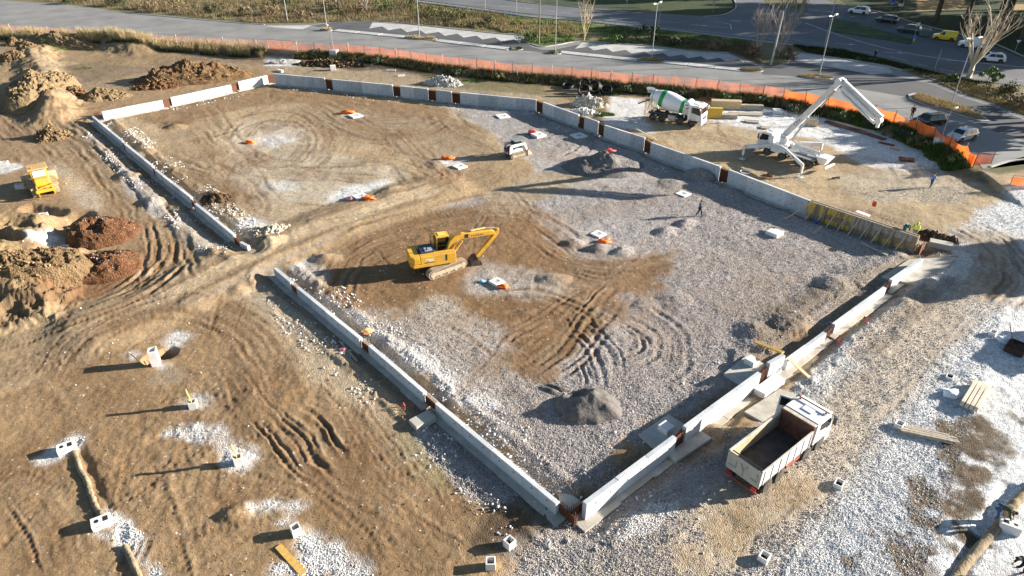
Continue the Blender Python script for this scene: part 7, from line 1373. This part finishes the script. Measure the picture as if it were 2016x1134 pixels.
for k, (x, y, hh, cr) in enumerate([(116,133,15,6),(124,146,17,7),(138,138,18,7),(122,158,17,7),(148,156,19,7),(114,126,12,5),(158,146,19,7),(116,172,18,7),(134,168,19,7),(166,166,20,7.5),(150,136,18,7),(180,156,20,8),(110,144,15,6),(132,184,19,7)]): pine(x, y, hh + 5, cr + 1, 'tall roadside evergreen beyond the right picture edge, number %s from the bend' % ['one','two','three','four','five','six','seven','eight','nine','ten','eleven','twelve','thirteen','fourteen'][k], n=3400, low=.28)  # unseen evergreens, full crowns shaped low to close the shade over the main road
for k, (x, y, hh, cr, lab) in enumerate([(62,53,8,2.6,'pine just outside the right picture edge beside the white gravel'),(72,58,9,3.0,'pine outside the right picture edge farther along the gravel'),(80,86,11,4,'pine outside the right picture edge by the parked cars'),(86,92,11,4,'second pine outside the right picture edge by the parked cars'),(58,77.5,0,0,'')]):
    if hh: pine(x, y, hh, cr, lab, 0.2 if y < 70 else ROAD_Z, 1300)
# site hut just outside the right edge (its shadow falls on the gravel)
t = thing('site_hut', 'pale site hut standing just outside the right picture edge', 'hut', (45.2, 41.2, .0), .65); MB().box(-2.6, -1.2, .1, 2.6, 1.2, 2.5).build('wall', cream, t, bevel=.03); MB().xz([(-2.75, 2.5), (2.75, 2.5), (2.75, 2.62), (-2.75, 2.62)], -1.35, 1.35).build('roof', steel, t); MB().box(-2.61, -.4, .12, -2.6 + .005, .4, 2.1).build('door', grey_p, t); MB().box(-1.2, -1.21, 1.1, .2, -1.195, 1.9).build('window', glass, t)

# ---------------------------------------------------------------- people
def skin_obj(name, verts, edges, radii, m, parent, root=0, sub=1):
    me = bpy.data.meshes.new(name); me.from_pydata(verts, edges, []); me.materials.append(m); o = obj(name, me, parent); sk = o.modifiers.new('skin', 'SKIN'); sk.use_smooth_shade = True
    if not me.skin_vertices:
        bpy.context.view_layer.objects.active = o
    d = me.skin_vertices[0].data if me.skin_vertices else None
    if d:
        for i, r in enumerate(radii): d[i].radius = (r, r); d[i].use_root = (i == root)
    ss = o.modifiers.new('sub', 'SUBSURF'); ss.levels = sub; ss.render_levels = sub; return o
skin_m = mat('skin', (.50, .30, .21), .6, var=.05)
def person(u, v, rz, pose, jacket, trousers, lab, z=None, head='hair', hcol=(.03, .022, .016), vest=None, sc=1.):
    x, y = G(u, v, z if z is not None else 0); zz = z if z is not None else float(ht(x, y)); t = thing('person', lab, 'person', (x, y, zz), rz); t.scale = (sc,) * 3
    V = Vector; J = dict(pel=V((0, 0, .93)), sp=V((.0, 0, 1.12)), ch=V((0, 0, 1.32)), nk=V((0, 0, 1.47)), hd=V((.03, 0, 1.60)), tp=V((.03, 0, 1.70)))
    for s, k in ((1, 'l'), (-1, 'r')):
        J['sh' + k] = V((0, .19 * s, 1.40)); J['el' + k] = V((-.03, .25 * s, 1.12)); J['wr' + k] = V((.08, .25 * s, .89)); J['hp' + k] = V((0, .09 * s, .90)); J['kn' + k] = V((.03, .10 * s, .49)); J['an' + k] = V((0, .10 * s, .08)); J['to' + k] = V((.17, .12 * s, .03))
    if pose == 'walk':
        J['knl'] = V((.16, .1, .50)); J['anl'] = V((.26, .1, .09)); J['tol'] = V((.42, .12, .05)); J['knr'] = V((-.02, -.1, .48)); J['anr'] = V((-.28, -.1, .14)); J['tor'] = V((-.14, -.12, .04)); J['ell'] = V((-.16, .26, 1.14)); J['wrl'] = V((-.14, .27, .90)); J['elr'] = V((.10, -.26, 1.13)); J['wrr'] = V((.28, -.24, .96))
    if pose == 'bend':
        J.update(pel=V((-.12, 0, .88)), sp=V((.04, 0, 1.02)), ch=V((.24, 0, 1.10)), nk=V((.38, 0, 1.13)), hd=V((.50, 0, 1.10)), tp=V((.58, 0, 1.07)))
        for s, k in ((1, 'l'), (-1, 'r')): J['sh' + k] = V((.31, .19 * s, 1.10)); J['el' + k] = V((.42, .24 * s, .84)); J['wr' + k] = V((.52, .16 * s, .62)); J['hp' + k] = V((-.12, .09 * s, .86)); J['kn' + k] = V((.0, .11 * s, .47)); J['an' + k] = V((-.06, .12 * s, .08)); J['to' + k] = V((.11, .14 * s, .03))
    if pose == 'reach':
        for s, k in ((1, 'l'), (-1, 'r')): J['el' + k] = V((.22, .22 * s, 1.22)); J['wr' + k] = V((.45, .12 * s, 1.20))
        J['hd'] = V((.08, 0, 1.58)); J['tp'] = V((.12, 0, 1.68))
    names = list(J); rad = dict(pel=.12, sp=.11, ch=.13, nk=.055, hd=.09, tp=.06); rad.update({a + b: r for a, r in dict(sh=.06, el=.042, wr=.028, hp=.085, kn=.055, an=.04, to=.03).items() for b in 'lr'})
    E = [('pel', 'sp'), ('sp', 'ch'), ('ch', 'nk'), ('nk', 'hd'), ('hd', 'tp')] + [e for k in 'lr' for e in (('ch', 'sh' + k), ('sh' + k, 'el' + k), ('el' + k, 'wr' + k), ('pel', 'hp' + k), ('hp' + k, 'kn' + k), ('kn' + k, 'an' + k), ('an' + k, 'to' + k))]
    vs_ = [tuple(J[n]) for n in names]; es = [(names.index(a), names.index(b)) for a, b in E]; rr = [rad[n] for n in names]
    for k, s in (('l', 1), ('r', -1)):      # palm and five fingers
        wv = J['wr' + k]; d = (wv - J['el' + k]).normalized(); sd = V((d.z, 0, -d.x)) if abs(d.y) < .9 else V((1, 0, 0)); sd = sd.normalized(); palm = wv + d * .085; i0 = len(vs_); vs_.append(tuple(palm)); rr.append(.026); es.append((names.index('wr' + k), i0))
        inn = V((0, -s, 0)) * .35
        for f, (off, ln) in enumerate(((-.033, .075), (-.011, .088), (.011, .082), (.033, .065))):
            b = palm + sd * off + d * .02; m1 = b + d * ln * .5 + inn * .03; m2 = b + d * ln * .85 + inn * .1; i = len(vs_); vs_ += [tuple(b), tuple(m1), tuple(m2)]; rr += [.011, .010, .008]; es += [(i0, i), (i, i + 1), (i + 1, i + 2)]
        i = len(vs_); b = wv + d * .03 - sd * .035; vs_ += [tuple(b), tuple(b - sd * .025 + d * .045)]; rr += [.012, .009]; es += [(names.index('wr' + k), i), (i, i + 1)]
    skin_obj('body', vs_, es, rr, skin_m, t, names.index('pel'))
    def wear(nm, ns, ed, gr, m): skin_obj(nm, [tuple(J[n]) for n in ns], [(ns.index(a), ns.index(b)) for a, b in ed], [rad[n] + gr for n in ns], m, t, 0)
    wear('jacket', ['pel', 'sp', 'ch', 'nk', 'shl', 'ell', 'wrl', 'shr', 'elr', 'wrr'], [('pel', 'sp'), ('sp', 'ch'), ('ch', 'nk'), ('ch', 'shl'), ('shl', 'ell'), ('ell', 'wrl'), ('ch', 'shr'), ('shr', 'elr'), ('elr', 'wrr')], .03, jacket)
    wear('trousers', ['pel', 'hpl', 'knl', 'anl', 'hpr', 'knr', 'anr'], [('pel', 'hpl'), ('hpl', 'knl'), ('knl', 'anl'), ('pel', 'hpr'), ('hpr', 'knr'), ('knr', 'anr')], .022, trousers)
    for k in 'lr': wear('shoe', ['an' + k, 'to' + k], [('an' + k, 'to' + k)], .022, mat('boot_dark', (.04, .032, .025), .8))
    if vest: wear('hi_vis_vest', ['pel', 'sp', 'ch'], [('pel', 'sp'), ('sp', 'ch')], .05, vest)
    hd = J['hd']; up_ = (J['tp'] - J['hd']).normalized(); q = up_.to_track_quat('Z', 'Y'); b = MB(); b.M = Matrix.Translation(hd + up_ * .05) @ q.to_matrix().to_4x4(); rsz = .112 if head == 'hair' else .135
    b.lathe([(-.03, rsz * .95), (.02, rsz), (.06, rsz * .88), (.09, rsz * .55), (.105, .005)], (-.012, 0, 0), (-.012, 0, 1), 14)
    if head != 'hair': b.lathe([(-.04, rsz * 1.05), (-.025, rsz * 1.25), (-.02, rsz * .9)], (.02, 0, 0), (.02, 0, 1), 14)
    b.build('hair' if head == 'hair' else 'helmet', mat('hair_%.3f' % hcol[0], hcol, .7), t, 60)
    fw_ = q @ V((0, 0, 0)); fx = V((1, 0, 0)) if pose != 'bend' else V((.1, 0, -1))
    fx = fx.normalized(); sd = V((0, 1, 0))
    for s in (-1, 1): MB().cyl(hd + fx * .085 + sd * .032 * s + up_ * .01, hd + fx * .097 + sd * .032 * s + up_ * .01, .011, n=6).build('eye', blackp, t); MB().cyl(hd + sd * .088 * s, hd + sd * .105 * s, .028, n=8).build('ear', skin_m, t)
    MB().cyl(hd + fx * .07 - up_ * .02, hd + fx * .112 - up_ * .035, .018, .012, 6).build('nose', skin_m, t); MB().box(-.004, -.025, -.005, .004, .025, .005).build('mouth', mat('lips', (.35, .13, .11)), t).location = hd + fx * .09 - up_ * .06
    return t
navy = mat('cloth_navy', (.012, .014, .04), .9); blk = mat('cloth_black', (.012, .012, .013), .9); jean = mat('cloth_denim', (.05, .10, .20), .9); blu = mat('cloth_light_blue', (.12, .22, .42), .9); olive = mat('cloth_olive', (.055, .065, .035), .9); teal = mat('cloth_teal', (.01, .11, .10), .9); hv = mat('hi_vis_green', (.10, .75, .22), .7); hy = mat('hi_vis_yellow', (.70, .90, .12), .7); greyc = mat('cloth_grey', (.2, .2, .22), .9)
person(1376,424,R(-40),'walk',navy,navy,'person in dark navy clothes walking on the grey gravel'); person(1831,369,R(30),'walk',blu,jean,'person in light blue clothes walking across the yard'); person(1794,232,R(-120),'stand',blk,blk,'person in black standing on the road behind the orange fence',ROAD_Z); person(1721,116,R(170),'walk',blk,navy,'person in dark clothes walking along the main road',ROAD_Z)
person(1778,462,R(-100),'bend',teal,greyc,'worker in teal and bright green vest bending over the formwork',z=.85,vest=hv); person(1797,470,R(-130),'stand',hy,greyc,'worker in yellow vest and yellow helmet behind the formwork',head='helmet',hcol=(.80,.55,.03),vest=hy,z=.55)
x, y = G(1788,466,.7); t = thing('work_platform', 'low trestle platform behind the formwork under the two workers', 'platform', (x, y, 0), ang_f); MB().box(-1.3, -.4, .46, 1.3, .4, .52).build('deck', oldwood, t)
for xx in (-1.1, 1.1):
    MB().box(xx - .05, -.35, -.3, xx + .05, .35, .455).build('trestle', oldwood, t)
person(1963,1022,R(-50),'bend',olive,jean,'worker in olive jacket and jeans bending over the chamber block at lower right',sc=1.05); person(2012,1134,R(160),'bend',blk,navy,'worker in black bending at the lower right picture corner')
